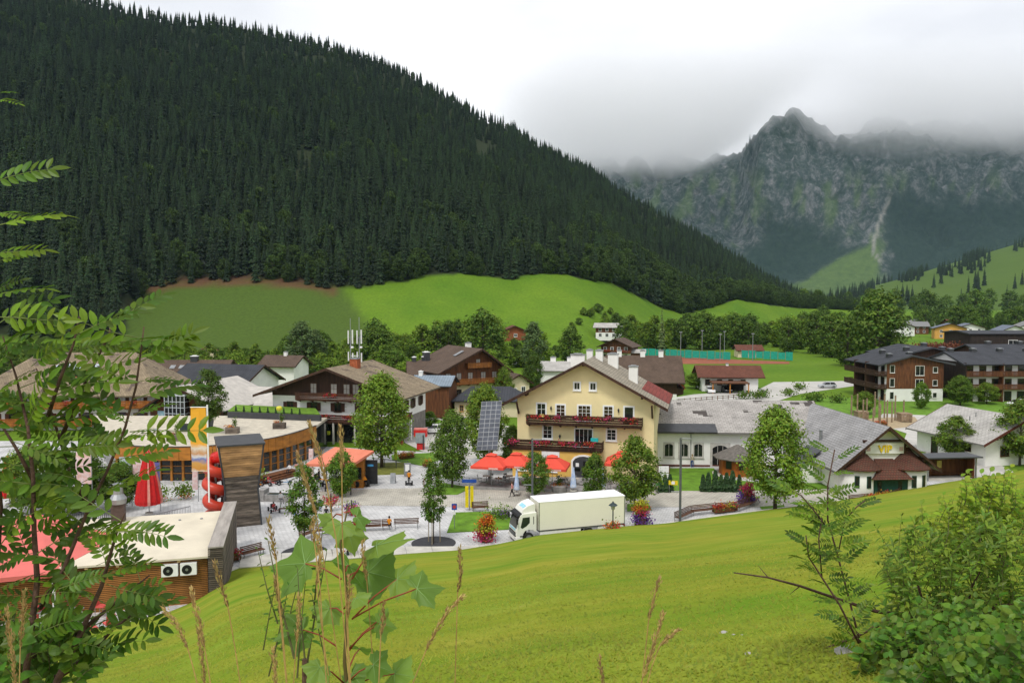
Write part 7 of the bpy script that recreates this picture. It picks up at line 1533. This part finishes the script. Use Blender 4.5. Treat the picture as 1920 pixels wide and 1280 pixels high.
    # red chairs in front of the snack bar
    for px, py, lab in ((172, 1192, 'coral red plastic chair in front of the slatted bar'), (205, 1182, 'coral red chair turned sideways before the slatted bar'), (190, 1150, 'red chair pushed against the slatted wall')):
        g = G(px, py, .25); c = thing('red_chair', lab, 'chair', g, px); c.scale = (1.25,)*3; RC = mat('coral_plastic', (.62, .1, .09), .5); MB().box(-.25, .25, -.25, .25, .42, .47).build('seat', RC, c); MB().hull8([(-.25, .2, .45), (.25, .2, .45), (.25, .25, .45), (-.25, .25, .45)], [(-.22, .3, .95), (.22, .3, .95), (.22, .34, .95), (-.22, .34, .95)]).build('backrest', RC, c)
        for sx in (-.22, .22):
            for sy in (-.22, .22): MB().tube([(sx, sy, 0), (sx, sy, .43)], .02, 5).build('leg', METAL, c)
    g = G(115, 1180, .25); t = thing('bar_counter', 'white and red drinks counter under the salmon awning', 'counter', g); MB().box(-1.2, 1.2, -.4, .4, 0, 1.25).build('body', WHITEM, t); MB().box(-1.3, 1.3, -.5, .5, 1.26, 1.34).build('top', METAL, t); MB().box(-1.35, -1.22, -.4, .4, 0, 1.7).build('red_panel', CL['red'], t)
terrace_bits()
def thujas():
    pr = proto(conifer(77, 2.0, .48, .14, 8), leafmat('thuja_green', (.03, .065, .02), .1, .3, .02))
    for i, px in enumerate((1318, 1328, 1341, 1352, 1362, 1373, 1386)): place_tree('thuja_shrub', 'small dark thuja in the row edging the annexe lawn', 'shrub', pr, G(px, 921), 1.0+.12*(i % 3), i, 'thujas edging the annexe lawn')
    for i, px in enumerate((1236, 1247, 1256)): place_tree('thuja_shrub', 'small dark thuja beside the notice board', 'shrub', pr, G(px, 922), 1.05, i, 'thujas by the notice board')
    for i in range(9): place_tree('dwarf_thuja', 'dwarf thuja in the row on the lawn bank edge', 'shrub', pr, at(440+i*15, 119.6-i*.42, TZ+.9), .42, i, 'dwarf thujas on the lawn bank')
    rr = random.Random(9)
    for i, (px, py) in enumerate(((1430, 745), (1480, 742), (1520, 752), (1532, 752), (1395, 748), (1570, 755), (1420, 748), (1500, 730))):
        g = G(px, py); t = thing('roadside_bush', 'low dark bush on the verge of the gravel track', 'shrub', g, 0, 'bushes along the gravel track'); flowers(t, (0, 0, .9), (1.6, 1.3, .9), 240, .4, DARKLEAF, rr, 'leaves'); MB().tube([(0, 0, -.1), (0, 0, .8)], .06, 5).build('stem', BARK, t)
    g = G(1800, 640); t = thing('copper_hedge', 'rusty brown hedge behind the hotel roofs', 'hedge', at(1765, 215, 8)); rb = leafmat('copper_leaves', (.14, .045, .025), .2, .3, .03); flowers(t, (0, 0, 1.2), (8, 2, 1.0), 1500, .45, rb, rr, 'leaves'); MB().box(-9, 9, -1, 1, -8.5, .8).build('hedge_core', rb, t)
    st = {}
thujas()
def sports():
    TQ = mat('turquoise_net', (.02, .33, .24), .8, .12, 1.5)
    for a, b, n, lab in (((1203, 668), (1370, 676), 12, 'turquoise windbreak fence along the tennis courts'), ((1390, 672), (1487, 677), 7, 'turquoise windbreak fence beside the clubhouse')):
        A, B = G(*a), G(*b); t = thing('tennis_fence', lab, 'fence', A); d = B-A
        for i in range(n): p, q = d*(i/n), d*((i+1)/n); u = d.normalized()*.15; MB().bar(p+u+Vector((0, 0, 1.7)), q-u+Vector((0, 0, 1.7)), .06, 2.7+.3*math.sin(i*2.3)).build('net_panel', TQ, t); MB().tube([p, p+Vector((0, 0, 3.4))], .06, 6).build('post', METAL, t)
    for px, py, tp in ((1276, 673, 623), (1316, 672, 620), (1350, 676, 627), (1358, 664, 622), (1411, 677, 626)):
        g = G(px, py); h = ZQ(tp, g.y); t = thing('floodlight_mast', 'slim grey floodlight mast at the tennis courts', 'floodlight', g, 0, 'floodlight masts at the tennis courts'); MB().tube([(0, 0, 0), (0, 0, h)], [.16, .1], 8).build('mast', METAL, t); MB().box(-.5, .5, -.15, .15, h-.1, h+.25).build('lamp', METAL, t)
    A, B = G(1262, 757), G(1385, 747); t = thing('rail_fence', 'low wooden rail fence along the gravel track', 'fence', A); d = B-A
    for i in range(13): p = d*i/12; MB().box(p.x-.06, p.x+.06, p.y-.06, p.y+.06, 0, 1.0).build('post', BROWNWOOD, t)
    for z in (.45, .85): MB().bar(tuple(Vector((0, 0, z))), tuple(d+Vector((0, 0, z))), .05, .12).build('rail', GREYWOOD, t)
    # wooden rail fence by the dark round tree
    A, B = G(795, 912), G(835, 897); t = thing('tree_guard_rail', 'short timber rail beside the dark round tree', 'fence', A); d = B-A
    for i in range(4): p = d*i/3; MB().box(p.x-.06, p.x+.06, p.y-.06, p.y+.06, 0, 1.0).build('post', BROWNWOOD, t)
    MB().bar((0, 0, .9), tuple(d+Vector((0, 0, .9))), .06, .12).build('rail', BROWNWOOD, t)
    A, B = G(700, 874), G(765, 880); t = thing('kiosk_guard_rail', 'dark steel rail behind the salmon kiosk', 'railing', A); d = B-A
    for i in range(4): p = d*i/3; MB().box(p.x-.04, p.x+.04, p.y-.04, p.y+.04, 0, 1.1).build('post', METALDK, t)
    MB().bar((0, 0, 1.08), tuple(d+Vector((0, 0, 1.08))), .07, .07).build('rail', METALDK, t)
    # playground poles
    rr = random.Random(6); pw = mat('pole_wood', (.28, .2, .13), .9, .2, 3)
    pp = [(1596, 788), (1607, 786), (1618, 790), (1625, 782), (1637, 796), (1648, 788), (1650, 800), (1658, 784), (1672, 792), (1678, 788), (1694, 786), (1640, 780), (1663, 798)]
    for i, (px, py) in enumerate(pp):
        g = G(px, py); o = MB().tube([(g.x, g.y, -.1), (g.x, g.y, rr.uniform(3.0, 5.0))], .14, 7).build('climbing_pole', pw); tag(o, 'tall round timber pole of the climbing playground', 'pole', 'timber poles of the playground')
    for px, py, lab in ((1614, 786, 'wooden climbing platform among the playground poles'), (1695, 790, 'low log box at the end of the playground')):
        g = G(px, py); t = thing('play_platform', lab, 'playground', g); MB().box(-1, 1, -1, 1, 1.4, 1.55).build('deck', pw, t); 
        for k in range(5): MB().box(-1+.02, 1-.02, -1.05, -1, .2+k*.25, .4+k*.25).build('log', pw, t)
        MB().box(-.95, -.85, -.95, .95, 0, 1.4).box(.85, .95, -.95, .95, 0, 1.4).build('leg', pw, t)
sports()
# ================================================================== plants on the bank beside the viewpoint
ROWANLEAF = leafmat('rowan_leaflets', (.14, .23, .016), .35, .28, .02, .45); ROWANDARK = leafmat('rowan_leaflets_old', (.08, .15, .013), .35, .28, .02, .45); MAPLELEAF = leafmat('sycamore_leaf', (.165, .275, .042), .38, .12, .015, .5)
STEMBR = mat('reddish_bark', (.10, .055, .038), .8, .3, 30, .3, 60); PETIOLE = mat('red_petiole', (.28, .06, .03), .6, .2, 20); STRAW = mat('dry_straw', (.42, .27, .09), .9, .25, 30); SEED = leafmat('seed_head', (.42, .29, .12), .3, .4, .02)
BRIGHTSHRUB = leafmat('bright_shrub_leaves', (.21, .31, .02), .35, .3, .03, .5); MIDSHRUB = leafmat('willow_shrub_leaves', (.15, .24, .022), .35, .32, .03, .45); LOWSHRUB = leafmat('bramble_leaves', (.10, .19, .016), .35, .32, .03, .45)
def lawn_hit(px, py):
    r = ray(px, py); d = 2.0
    while d < 90:
        p = Vector((r.x*d/r.y, d, CAM_Z+r.z*d/r.y))
        if p.z <= lawn_z(p.x, p.y): return p
        d += .1
    return Vector((r.x*9/r.y, 9, CAM_Z+r.z*9/r.y))
def leaflet(mb, p, d, n, L, w, fold=.25, droop=.12):
    s = d.cross(n).normalized(); q = [0, .22, .5, .78, 1.0]; ws = [.0, .75, 1.0, .68, 0]; mid, a, b = [], [], []
    for t, k in zip(q, ws): m = p+d*L*t-n*droop*L*t*t; mid.append(m); a.append(m+s*w*k*.5+n*w*fold*k*.5); b.append(m-s*w*k*.5+n*w*fold*k*.5)
    base = len(mb.v); mb.v += [tuple(x) for x in mid]+[tuple(x) for x in a[1:4]]+[tuple(x) for x in b[1:4]]
    for side, o in ((0, 5), (1, 8)):
        F = [(0, 1, o), (1, 2, o+1, o), (2, 3, o+2, o+1), (3, 4, o+2)]
        for f in F: mb.f.append(tuple(base+i for i in (f if side else reversed(f)))); mb.m.append(mb.mi)
def pinnate(seed, m, n=6):
    rr = random.Random(seed); mb = MB(); X, Z = Vector((1, 0, 0)), Vector((0, 0, 1)); dr = rr.uniform(.12, .3)
    R_ = lambda t: Vector((t, .05*math.sin(t*3+seed), .10*t-dr*t*t))
    for i in range(n):
        t = .26+.66*i/(n-1); p = R_(t); L = .27*(1-.35*abs(t-.55))*rr.uniform(.88, 1.1)
        for s in (-1, 1): d = Vector((math.cos(R(58)), s*math.sin(R(58)), rr.uniform(-.12, .1))).normalized(); leaflet(mb, p, d, (Z+Vector((0, s*.3, 0))+Vector((rr.uniform(-.2, .2), rr.uniform(-.2, .2), 0))).normalized(), L, L*.42)
    leaflet(mb, R_(.96), Vector((1, 0, -.35)).normalized(), Z, .28, .1); mb.mi = 1; mb.tube([R_(0), R_(.35), R_(.7), R_(1.0)], [.009, .007, .005, .003], 5, False)
    me = mb.mesh('leaf', [m, mat('green_rachis', (.16, .2, .05), .6)]); settint(me, [1.0]*len(mb.v)); return me
ROWL = [pinnate(i, ROWANLEAF if i < 4 else ROWANDARK, 6+i % 2) for i in range(8)]
def frame(x, n):                                   # rotation with local x along x and local z near n
    x = x.normalized(); y = n.cross(x).normalized(); z = x.cross(y); return Matrix((x, y, z)).transposed().to_euler()
def stem_pts(pts, d, rr, j=.0): return [PD(p[0], p[1], (p[2] if len(p) > 2 else d)+rr.uniform(-j, j)) for p in pts]
def rowan(label, stems, d0, leaflen, rad, seed, extra, step, base, meshes, spread=.35, maxpx=None):
    rr = random.Random(seed); t = thing('rowan_sapling', label, 'sapling', base); o = Vector(base)
    def leaf(b, tip, tilt):
        v = tip-b; L = v.length; n = (Vector((0, 0, 1))*(1-tilt)+Vector((-.1, -1, .2))*tilt+Vector((rr.uniform(-.3, .3), 0, rr.uniform(-.3, .3)))).normalized()
        inst('leaf', rr.choice(meshes), t, b-o, frame(v, n), (L, L, L))
    for pts in stems:
        d = d0+rr.uniform(-.12, .12); P = stem_pts(pts, d, rr, .02*d0/2); n = len(P); rw = rad*rr.uniform(.8, 1)*(1.4 if pts[0][1] > 1150 else .8)
        MB().tube([p-o for p in P], [lerp(rw, .0016*d0/2, k/(n-1)) for k in range(n)], 7).build('stem', STEMBR, t, True)
        k = 0; side = 1
        for a, b in zip(P, P[1:]):
            L = (b-a).length; m = max(1, int(L/step))
            for i in range(m):
                q = a.lerp(b, (i+rr.random()*.8)/m); 
                side = -side; up = (b-a).normalized(); la = leaflen*rr.uniform(.65, 1.1)
                dr = Vector((side*rr.uniform(.55, 1), rr.uniform(-.7, .7), rr.uniform(-.15, .5)))+up*.25
                leaf(q, q+dr.normalized()*la, rr.uniform(.12, .75))
    for (bx, by, tx, ty, tl) in extra: d = d0+rr.uniform(-.15, .15); leaf(PD(bx, by, d), PD(tx, ty, d+rr.uniform(-.05, .05)), tl)
    return t
def foreground():
    gz = lambda x, y: lawn_z(x, y)
    b = PD(40, 1300, 2.2); b.z = gz(b.x, b.y)
    st = [[(30, 1620), (49, 1257), (70, 1090), (64, 998), (62, 893), (52, 800), (30, 705), (5, 630)], [(75, 1140), (120, 1065), (165, 955), (200, 885), (235, 800), (255, 725), (264, 660), (270, 612)], [(168, 950), (132, 890), (105, 800), (82, 730), (68, 690)], [(115, 820), (150, 740), (180, 675), (205, 628), (208, 608)], [(90, 780), (112, 712), (138, 645), (150, 588)], [(20, 1500), (110, 1270), (150, 1190), (190, 1100), (218, 1000), (234, 962)], [(55, 1230), (130, 1200), (215, 1130), (280, 1078)], [(-40, 1500), (-15, 1200), (0, 950), (-20, 700), (-25, 500), (-30, 300)], [(62, 900), (30, 840), (5, 800), (-20, 770)], [(105, 1270), (160, 1235), (210, 1180), (250, 1150)]]
    ex = [(-8, 600, 102, 588, .75), (150, 622, 250, 580, .45), (207, 642, 345, 632, .2), (207, 615, 232, 580, .7), (-10, 492, 55, 470, .6), (-10, 545, 35, 522, .6), (-10, 398, 52, 402, .4), (-8, 188, 34, 185, .4), (-8, 175, 28, 170, .4), (-10, 640, 95, 655, .7), (165, 705, 235, 705, .8), (60, 690, 105, 640, .6), (252, 715, 330, 706, .2), (247, 778, 312, 752, .35), (247, 790, 190, 765, .4), (243, 815, 372, 792, .7), (150, 1020, 240, 990, .5), (215, 1000, 312, 1000, .6), (180, 1060, 245, 1040, .6), (110, 1100, 190, 1080, .5), (60, 1000, 130, 960, .7), (62, 900, 160, 870, .7), (62, 930, -20, 900, .7), (120, 850, 220, 830, .7), (100, 800, 200, 770, .8), (90, 760, 10, 735, .7), (60, 1040, -10, 1060, .7), (60, 860, 150, 820, .8), (230, 965, 190, 1020, .5), (200, 1090, 290, 1120, .6), (130, 1200, 210, 1225, .6), (60, 1200, 130, 1160, .6), (215, 1130, 300, 1170, .6), (160, 1180, 90, 1200, .6), (20, 780, 100, 790, .7), (20, 830, 110, 850, .7), (40, 960, 130, 1000, .7), (0, 900, 90, 930, .7), (105, 830, 40, 800, .7), (140, 900, 60, 880, .7)]
    rowan('tall rowan sapling with feathered leaves rising in front of the snack bar', st, 2.2, .18, .0085, 3, ex, .047, b, ROWL)
    # ---- rowan on the lawn
    q = lawn_hit(1614, 1222); d = q.y
    st = [[(1618, 1224), (1606, 1179), (1591, 1118), (1570, 1039), (1552, 975), (1552, 910), (1565, 842)], [(1610, 1205), (1574, 1133), (1541, 1082), (1516, 1043), (1511, 1003)], [(1572, 1035), (1584, 975), (1606, 950), (1622, 938)], [(1548, 985), (1525, 955), (1502, 928), (1482, 919)], [(1541, 1082), (1535, 1010), (1541, 970)]]
    rowan('slender young rowan standing free on the lawn beside the bushes', st, d, .27, .0085, 5, [], .062, q, ROWL)
    # ---- sycamore sapling
    mb = MB(); out = []; ang = [-155, -128, -112, -95, -78, -62, -45, -28, -12, 0, 12, 28, 45, 62, 78, 95, 112, 128, 155]; ra = [.18, .46, .42, .60, .60, .84, .72, .62, .76, 1.0, .76, .62, .72, .84, .60, .60, .42, .46, .18]
    def maple_mesh(seed):
        rr = random.Random(seed); mb = MB(); pts = []
        full = []
        for i in range(len(ang)):
            full.append((ang[i], ra[i]))
            if i < len(ang)-1: m_ = (ang[i]+ang[i+1])/2; r_ = (ra[i]+ra[i+1])/2; full.append((m_, r_*rr.uniform(.90, .97)))
        c = Vector((0, 0, 0)); n = len(full); f = lambda x, y: -.16*(x*x*.8+y*y)+.09*math.cos(6*math.atan2(y, x))*math.hypot(x, y)
        P = lambda a, r: Vector((math.cos(R(a))*r, math.sin(R(a))*r, f(math.cos(R(a))*r, math.sin(R(a))*r)))
        base = len(mb.v); mb.v.append((0, 0, 0)); mb.v += [tuple(P(a, r*.5)) for a, r in full]; mb.v += [tuple(P(a, r)) for a, r in full]
        for i in range(n-1): mb.f += [(0, 1+i, 2+i), (1+i, 1+n+i, 2+n+i, 2+i)]; mb.m += [0, 0]
        mb.mi = 1
        for a in (-62, 0, 62, -112, 112): r = interp(list(zip(ang, ra)), a)*.9; mb.tube([(0, 0, .006), P(a, r*.5)+Vector((0, 0, .006)), P(a, r)+Vector((0, 0, .004))], [.012, .007, .002], 4, False)
        me = mb.mesh('leaf', [MAPLELEAF, mat('leaf_vein', (.2, .33, .1), .6)]); settint(me, [1.0]*len(mb.v)); return me
    MM = [maple_mesh(i) for i in range(3)]; d = 1.55; b = PD(660, 1500, d); b.z = gz(b.x, b.y); t = thing('sycamore_sapling', 'sycamore sapling with big lobed green leaves and red stalks before the lawn', 'sapling', b); o = Vector(b); rr = random.Random(6)
    SP = [PD(x, y, d) for x, y in ((672, 1700), (662, 1400), (646, 1240), (652, 1120), (638, 1020), (652, 950))]; MB().tube([p-o for p in SP], [.0045, .004, .0036, .003, .0022, .0016], 8).build('stem', mat('green_brown_stem', (.12, .09, .03), .7), t, True)
    # (petiole foot, leaf base, leaf tip, radius px, tilt to viewer)
    LV = [((640, 1085), (572, 1056), (495, 1062), 118, .55), ((645, 985), (640, 982), (625, 1035), 62, .8), ((648, 960), (668, 968), (702, 978), 55, .5), ((640, 965), (622, 972), (600, 985), 46, .5), ((648, 990), (655, 1000), (668, 1055), 60, .75), ((660, 1085), (706, 1022), (812, 1000), 112, .12), ((650, 1080), (690, 1072), (780, 1095), 105, .6), ((648, 1070), (655, 1060), (640, 1125), 84, .6), ((662, 1158), (782, 1103), (852, 1100), 82, .4), ((660, 1160), (745, 1085), (810, 1090), 78, .5), ((630, 1210), (568, 1180), (500, 1205), 78, .6), ((645, 1150), (618, 1140), (590, 1185), 60, .8), ((655, 1215), (712, 1168), (775, 1185), 62, .6), ((655, 1218), (706, 1165), (690, 1200), 48, .7), ((655, 1250), (675, 1215), (700, 1240), 58, .75), ((650, 1280), (700, 1245), (745, 1262), 62, .6), ((650, 1290), (740, 1262), (800, 1272), 74, .6), ((650, 1290), (660, 1262), (690, 1300), 64, .7), ((645, 1280), (600, 1250), (570, 1290), 58, .7), ((645, 1140), (668, 1120), (700, 1140), 50, .5)]
    for i, (f, bs, tp, r, tl) in enumerate(LV):
        dd = d+rr.uniform(-.12, .12); B, T, F = PD(*bs, dd), PD(*tp, dd+rr.uniform(-.06, .06)), PD(*f, d); MB().tube([F-o, (F.lerp(B, .5)+Vector((0, 0, .006)))-o, B-o], [.0018, .0015, .0013], 5).build('leaf_stalk', PETIOLE, t, True)
        s = .76*r/FPX*dd; n = (Vector((0, .0, 1))*(1-tl)+Vector((0, -1, .1))*tl+Vector((rr.uniform(-.25, .25), 0, 0))).normalized(); inst('leaf', MM[i % 3], t, B-o, frame(T-B, n), (s*1.0, s*1.0, s))
    # ---- seeding grasses
    def stalk(pts, hl, label, d, group):
        rr = random.Random(int(pts[0][0]*7+pts[0][1])); P = [PD(x, y, d) for x, y in pts]; e = Vector(P[-1]); e.z -= .8; b = Vector((e.x, e.y, gz(e.x, e.y))); t = thing('grass_stalk', label, 'grass stalk', b, 0, group); n = len(P)
        MB().tube([p-b for p in P]+[Vector((0, 0, 0))], [.0006]+[.0011]*(n-1)+[.0018], 5).build('stem', STRAW, t)
        mb = MB(); L = sum((q-p).length for p, q in zip(P, P[1:])); acc = 0
        for p, q in zip(P[:hl], P[1:hl+1]):
            seg = (q-p).length; m = int(seg/.0008); ax = (p-q).normalized()
            for i in range(m):
                u = (acc+seg*i/m)/max(1e-6, sum((b_-a_).length for a_, b_ in zip(P[:hl], P[1:hl+1]))); w = .0056*math.sin(math.pi*min(1, .12+u*.86))**.6*(1+.45*math.sin(u*23+pts[0][0])); a = rr.random()*6.28; s = ax.orthogonal().normalized(); s2 = ax.cross(s)
                rd = s*math.cos(a)+s2*math.sin(a); c = p.lerp(q, i/m)-b+rd*w*rr.uniform(.2, 1); dv = (ax+rd*.3).normalized(); sd = dv.cross(rd).normalized(); l = rr.uniform(.006, .011); mb.quad(c, c+dv*l*.45+sd*.0017, c+dv*l, c+dv*l*.45-sd*.0017)
            acc += seg
        me = mb.mesh('seed_head', SEED); settint(me, [1.0]*len(mb.v)); inst('seed_head', me, t)
    GS = [([(580, 793), (592, 830), (603, 870), (612, 905), (630, 1010), (655, 1280)], 3), ([(638, 800), (641, 835), (641, 882), (642, 1000), (656, 1280)], 2), ([(557, 850), (570, 890), (582, 930), (593, 965), (612, 1080), (640, 1280)], 3), ([(587, 972), (588, 1000), (590, 1020), (600, 1100), (612, 1280)], 2), ([(596, 1008), (600, 1050), (594, 1100), (604, 1180), (618, 1280)], 2), ([(503, 972), (510, 1010), (518, 1052), (526, 1160), (537, 1280)], 2), ([(516, 1083), (522, 1120), (528, 1158), (534, 1230), (538, 1280)], 2), ([(680, 1015), (682, 1050), (688, 1090), (695, 1180), (702, 1290)], 2), ([(655, 1082), (656, 1120), (652, 1160), (654, 1220), (658, 1290)], 2), ([(402, 1053), (413, 1090), (428, 1140), (440, 1210), (452, 1290)], 2), ([(358, 1105), (372, 1160), (384, 1215), (390, 1250), (396, 1290)], 2), ([(306, 1138), (332, 1170), (352, 1215), (362, 1250), (372, 1290)], 2), ([(862, 1028), (864, 1070), (858, 1112), (856, 1180), (853, 1290)], 2), ([(868, 1118), (840, 1145), (812, 1190), (798, 1220), (770, 1290)], 3), ([(1236, 1085), (1226, 1120), (1216, 1162), (1210, 1220), (1202, 1290)], 2), ([(1243, 1148), (1230, 1195), (1214, 1245), (1205, 1270), (1198, 1290)], 3), ([(1272, 1180), (1252, 1194), (1236, 1212), (1222, 1250), (1212, 1290)], 2), ([(1124, 1232), (1128, 1262), (1131, 1290), (1132, 1310)], 2), ([(12, 1140), (18, 1190), (26, 1250), (28, 1290)], 3), ([(46, 1108), (42, 1160), (38, 1215), (36, 1290)], 2), ([(720, 1130), (718, 1160), (714, 1192), (712, 1240), (710, 1290)], 2), ([(561, 1118), (560, 1160), (556, 1205), (553, 1240), (550, 1290)], 2), ([(372, 1180), (378, 1230), (384, 1285), (386, 1300)], 2), ([(512, 1215), (514, 1245), (518, 1290), (519, 1300)], 2)]
    for i, (p, hl) in enumerate(GS): stalk(p, hl, 'dry straw-coloured grass stalk with ripe seed head '+next(n for k, n in ((60, 'beside the rowan stem'), (460, 'before the snack bar corner'), (730, 'among the sycamore leaves'), (866, 'standing upright beyond the sycamore leaves'), (900, 'bent over beyond the sycamore leaves'), (1150, 'barely rising over the open lawn'), (9999, 'over the open lawn below the truck')) if p[0][0] < k), 1.35+.25*((i*7) % 5)/5, 'seeding grass stalks on the bank')
    # ---- bushes on the bank
    def shoot(seed, m, n, L, w, stemlen, whorl):
        rr = random.Random(seed); mb = MB(); Z = Vector((0, 0, 1)); top = Vector((rr.uniform(-.15, .15), rr.uniform(-.15, .15), stemlen)); cv = lambda t: Vector((top.x*t*t, top.y*t*t, stemlen*t))
        for i in range(n):
            t = .2+.8*i/(n-1); a = i*(math.pi/2 if whorl else 2.4)+rr.uniform(-.4, .4)
            for k in ((0, math.pi) if whorl else (0,)):
                d = Vector((math.cos(a+k), math.sin(a+k), rr.uniform(.0, .75)+(1 if t > .97 else 0)*.8)).normalized(); nn = (Z-d*d.z+Vector((0, -.25, 0))).normalized(); l = L*(1.1-.45*t)*rr.uniform(.8, 1.15); leaflet(mb, cv(t), d, nn, l, w*l/L, .2, rr.uniform(.15, .5))
        mb.mi = 1; mb.tube([cv(0), cv(.5), cv(1)], [.006, .004, .002], 5, False); me = mb.mesh('leafy_shoot', [m, mat('shoot_stem', (.1, .1, .035), .7)]); settint(me, [1.0]*len(mb.v)); return me
    SA = [shoot(i, BRIGHTSHRUB, 9, .13, .095, .42, False) for i in range(4)]; SB = [shoot(10+i, MIDSHRUB, 8, .19, .05, .55, True) for i in range(4)]; SC = [shoot(20+i, LOWSHRUB, 9, .17, .12, .38, False) for i in range(4)]
    def bush(name, label, cat, poly, n, meshes, dr, seed, sc=1.0, tilt=.5, stems=5):
        rr = random.Random(seed); xs, ys = [p[0] for p in poly], [p[1] for p in poly]; cx = sum(xs)/len(xs); by = max(ys); d0 = sum(dr)/2; b = PD(cx, 1280, d0); b.z = gz(b.x, b.y); t = thing(name, label, cat, b); k = 0; tips = []
        while k < n:
            x, y = rr.uniform(min(xs), max(xs)), rr.uniform(min(ys), max(ys)); ins = False
            for (x0, y0), (x1, y1) in zip(poly, poly[1:]+poly[:1]):
                if (y0 > y) != (y1 > y) and x < (x1-x0)*(y-y0)/(y1-y0)+x0: ins = not ins
            if not ins: continue
            p = PD(x, y, rr.uniform(*dr)); s = sc*rr.uniform(.7, 1.2); q = Vector((rr.uniform(-tilt, tilt), rr.uniform(-tilt, tilt*.6), 1)); k += 1
            inst('leafy_shoot', rr.choice(meshes), t, p-b, frame(q.orthogonal(), q) if 0 else Vector((0, 0, 1)).rotation_difference(q).to_euler(), (s, s, s)); tips.append(p)
        for i in range(stems): p = tips[i*len(tips)//stems]-b; f = Vector((p.x*.35, p.y*.35, 0)); MB().tube([f+Vector((0, 0, -.1)), f.lerp(p, .55)+Vector((0, 0, .1)), p], [.016, .011, .005], 6).build('stem', STEMBR, t)
        return t
    bush('bright_bush', 'bright yellow-green leafy bush at the top of the bank beyond the willow shoots', 'bush', [(1725, 1010), (1765, 970), (1830, 930), (1880, 925), (1925, 935), (1925, 1010), (1850, 1050), (1760, 1045)], 190, SA, (8.0, 9.6), 1, .62)
    bush('willow_bush', 'mid green bush with narrow drooping leaves beside the young rowan', 'bush', [(1655, 1120), (1680, 1020), (1725, 1035), (1775, 1030), (1850, 1010), (1925, 1010), (1925, 1170), (1800, 1190), (1680, 1200)], 220, SB, (7.2, 8.8), 2, .64, .7)
    bush('bramble_bush', 'low dark green bramble thicket at the foot of the bushes', 'bush', [(1580, 1290), (1610, 1240), (1665, 1195), (1760, 1165), (1925, 1150), (1925, 1300)], 210, SC, (6.0, 7.6), 3, .6, .8)
    bush('sapling_weeds', 'dark leafy weeds round the stem of the tall rowan', 'weeds', [(-10, 1290), (-10, 1215), (60, 1205), (150, 1215), (185, 1250), (170, 1290)], 40, SC, (2.0, 2.5), 4, .28, .7, 3)
    bush('bank_brambles', 'low bramble leaves in the corner of the bank below the thicket', 'bush', [(1650, 1300), (1740, 1245), (1830, 1225), (1930, 1205), (1930, 1330)], 170, SC, (4.4, 5.8), 7, .5, .7, 4)
    bush('stalk_weeds', 'thin weeds with tiny leaves between the grass stalks', 'weeds', [(470, 1290), (480, 1230), (560, 1100), (600, 1180), (640, 1290)], 12, [shoot(40, LOWSHRUB, 10, .05, .02, .5, False)], (1.5, 1.7), 5, .38, .3, 2)
    for pts, r, lab in (([(1376, 1073), (1440, 1082), (1500, 1098), (1570, 1122), (1640, 1145), (1735, 1160)], .021, 'long bare branch sticking out of the bushes over the lawn'), ([(1425, 1266), (1480, 1243), (1530, 1222), (1600, 1195), (1645, 1172), (1690, 1150)], .019, 'bare fallen branch slanting up into the bushes')):
        P = [PD(x, y, 7.4+.1*i) for i, (x, y) in enumerate(pts)]; t = thing('bare_branch', lab, 'branch', P[0]); MB().tube([p-P[0] for p in P], [lerp(.006, r, i/5) for i in range(6)], 7).build('wood', STEMBR, t, True)
        for k in (1, 2, 3): p = P[k]-P[0]; MB().tube([p, p+Vector((-.08, .05, .1*(1 if k % 2 else -1)))], [.006, .002], 5).build('twig', STEMBR, t)
    # stones on the lawn
    for i, (px, py, s) in enumerate(((1587, 1222, .10), (1404, 1225, .045), (1376, 1190, .04), (1358, 1186, .055), (1392, 1191, .04))):
        p = lawn_hit(px, py); rr = random.Random(i); mb = MB(); n = 9; pr = [(.3, 0), (.95, .12), (1.0, .4), (.6, .75), (.1, .85)]
        mb.lathe([(r*s*rr.uniform(.85, 1.1), z*s) for r, z in pr], n); mb.v = [(x*rr.uniform(.8, 1.15), y*rr.uniform(.7, 1), z) for x, y, z in mb.v]; ob = mb.build('stone', mat('white_stone', (.42, .4, .37), .9, .2, 8), None, False, (p.x, p.y, p.z-.02)); tag(ob, 'pale pointed stone lying at the foot of the young rowan' if i == 0 else 'small pale stone lying in the lawn', 'stone', None if i == 0 else 'stones in the lawn')
foreground()
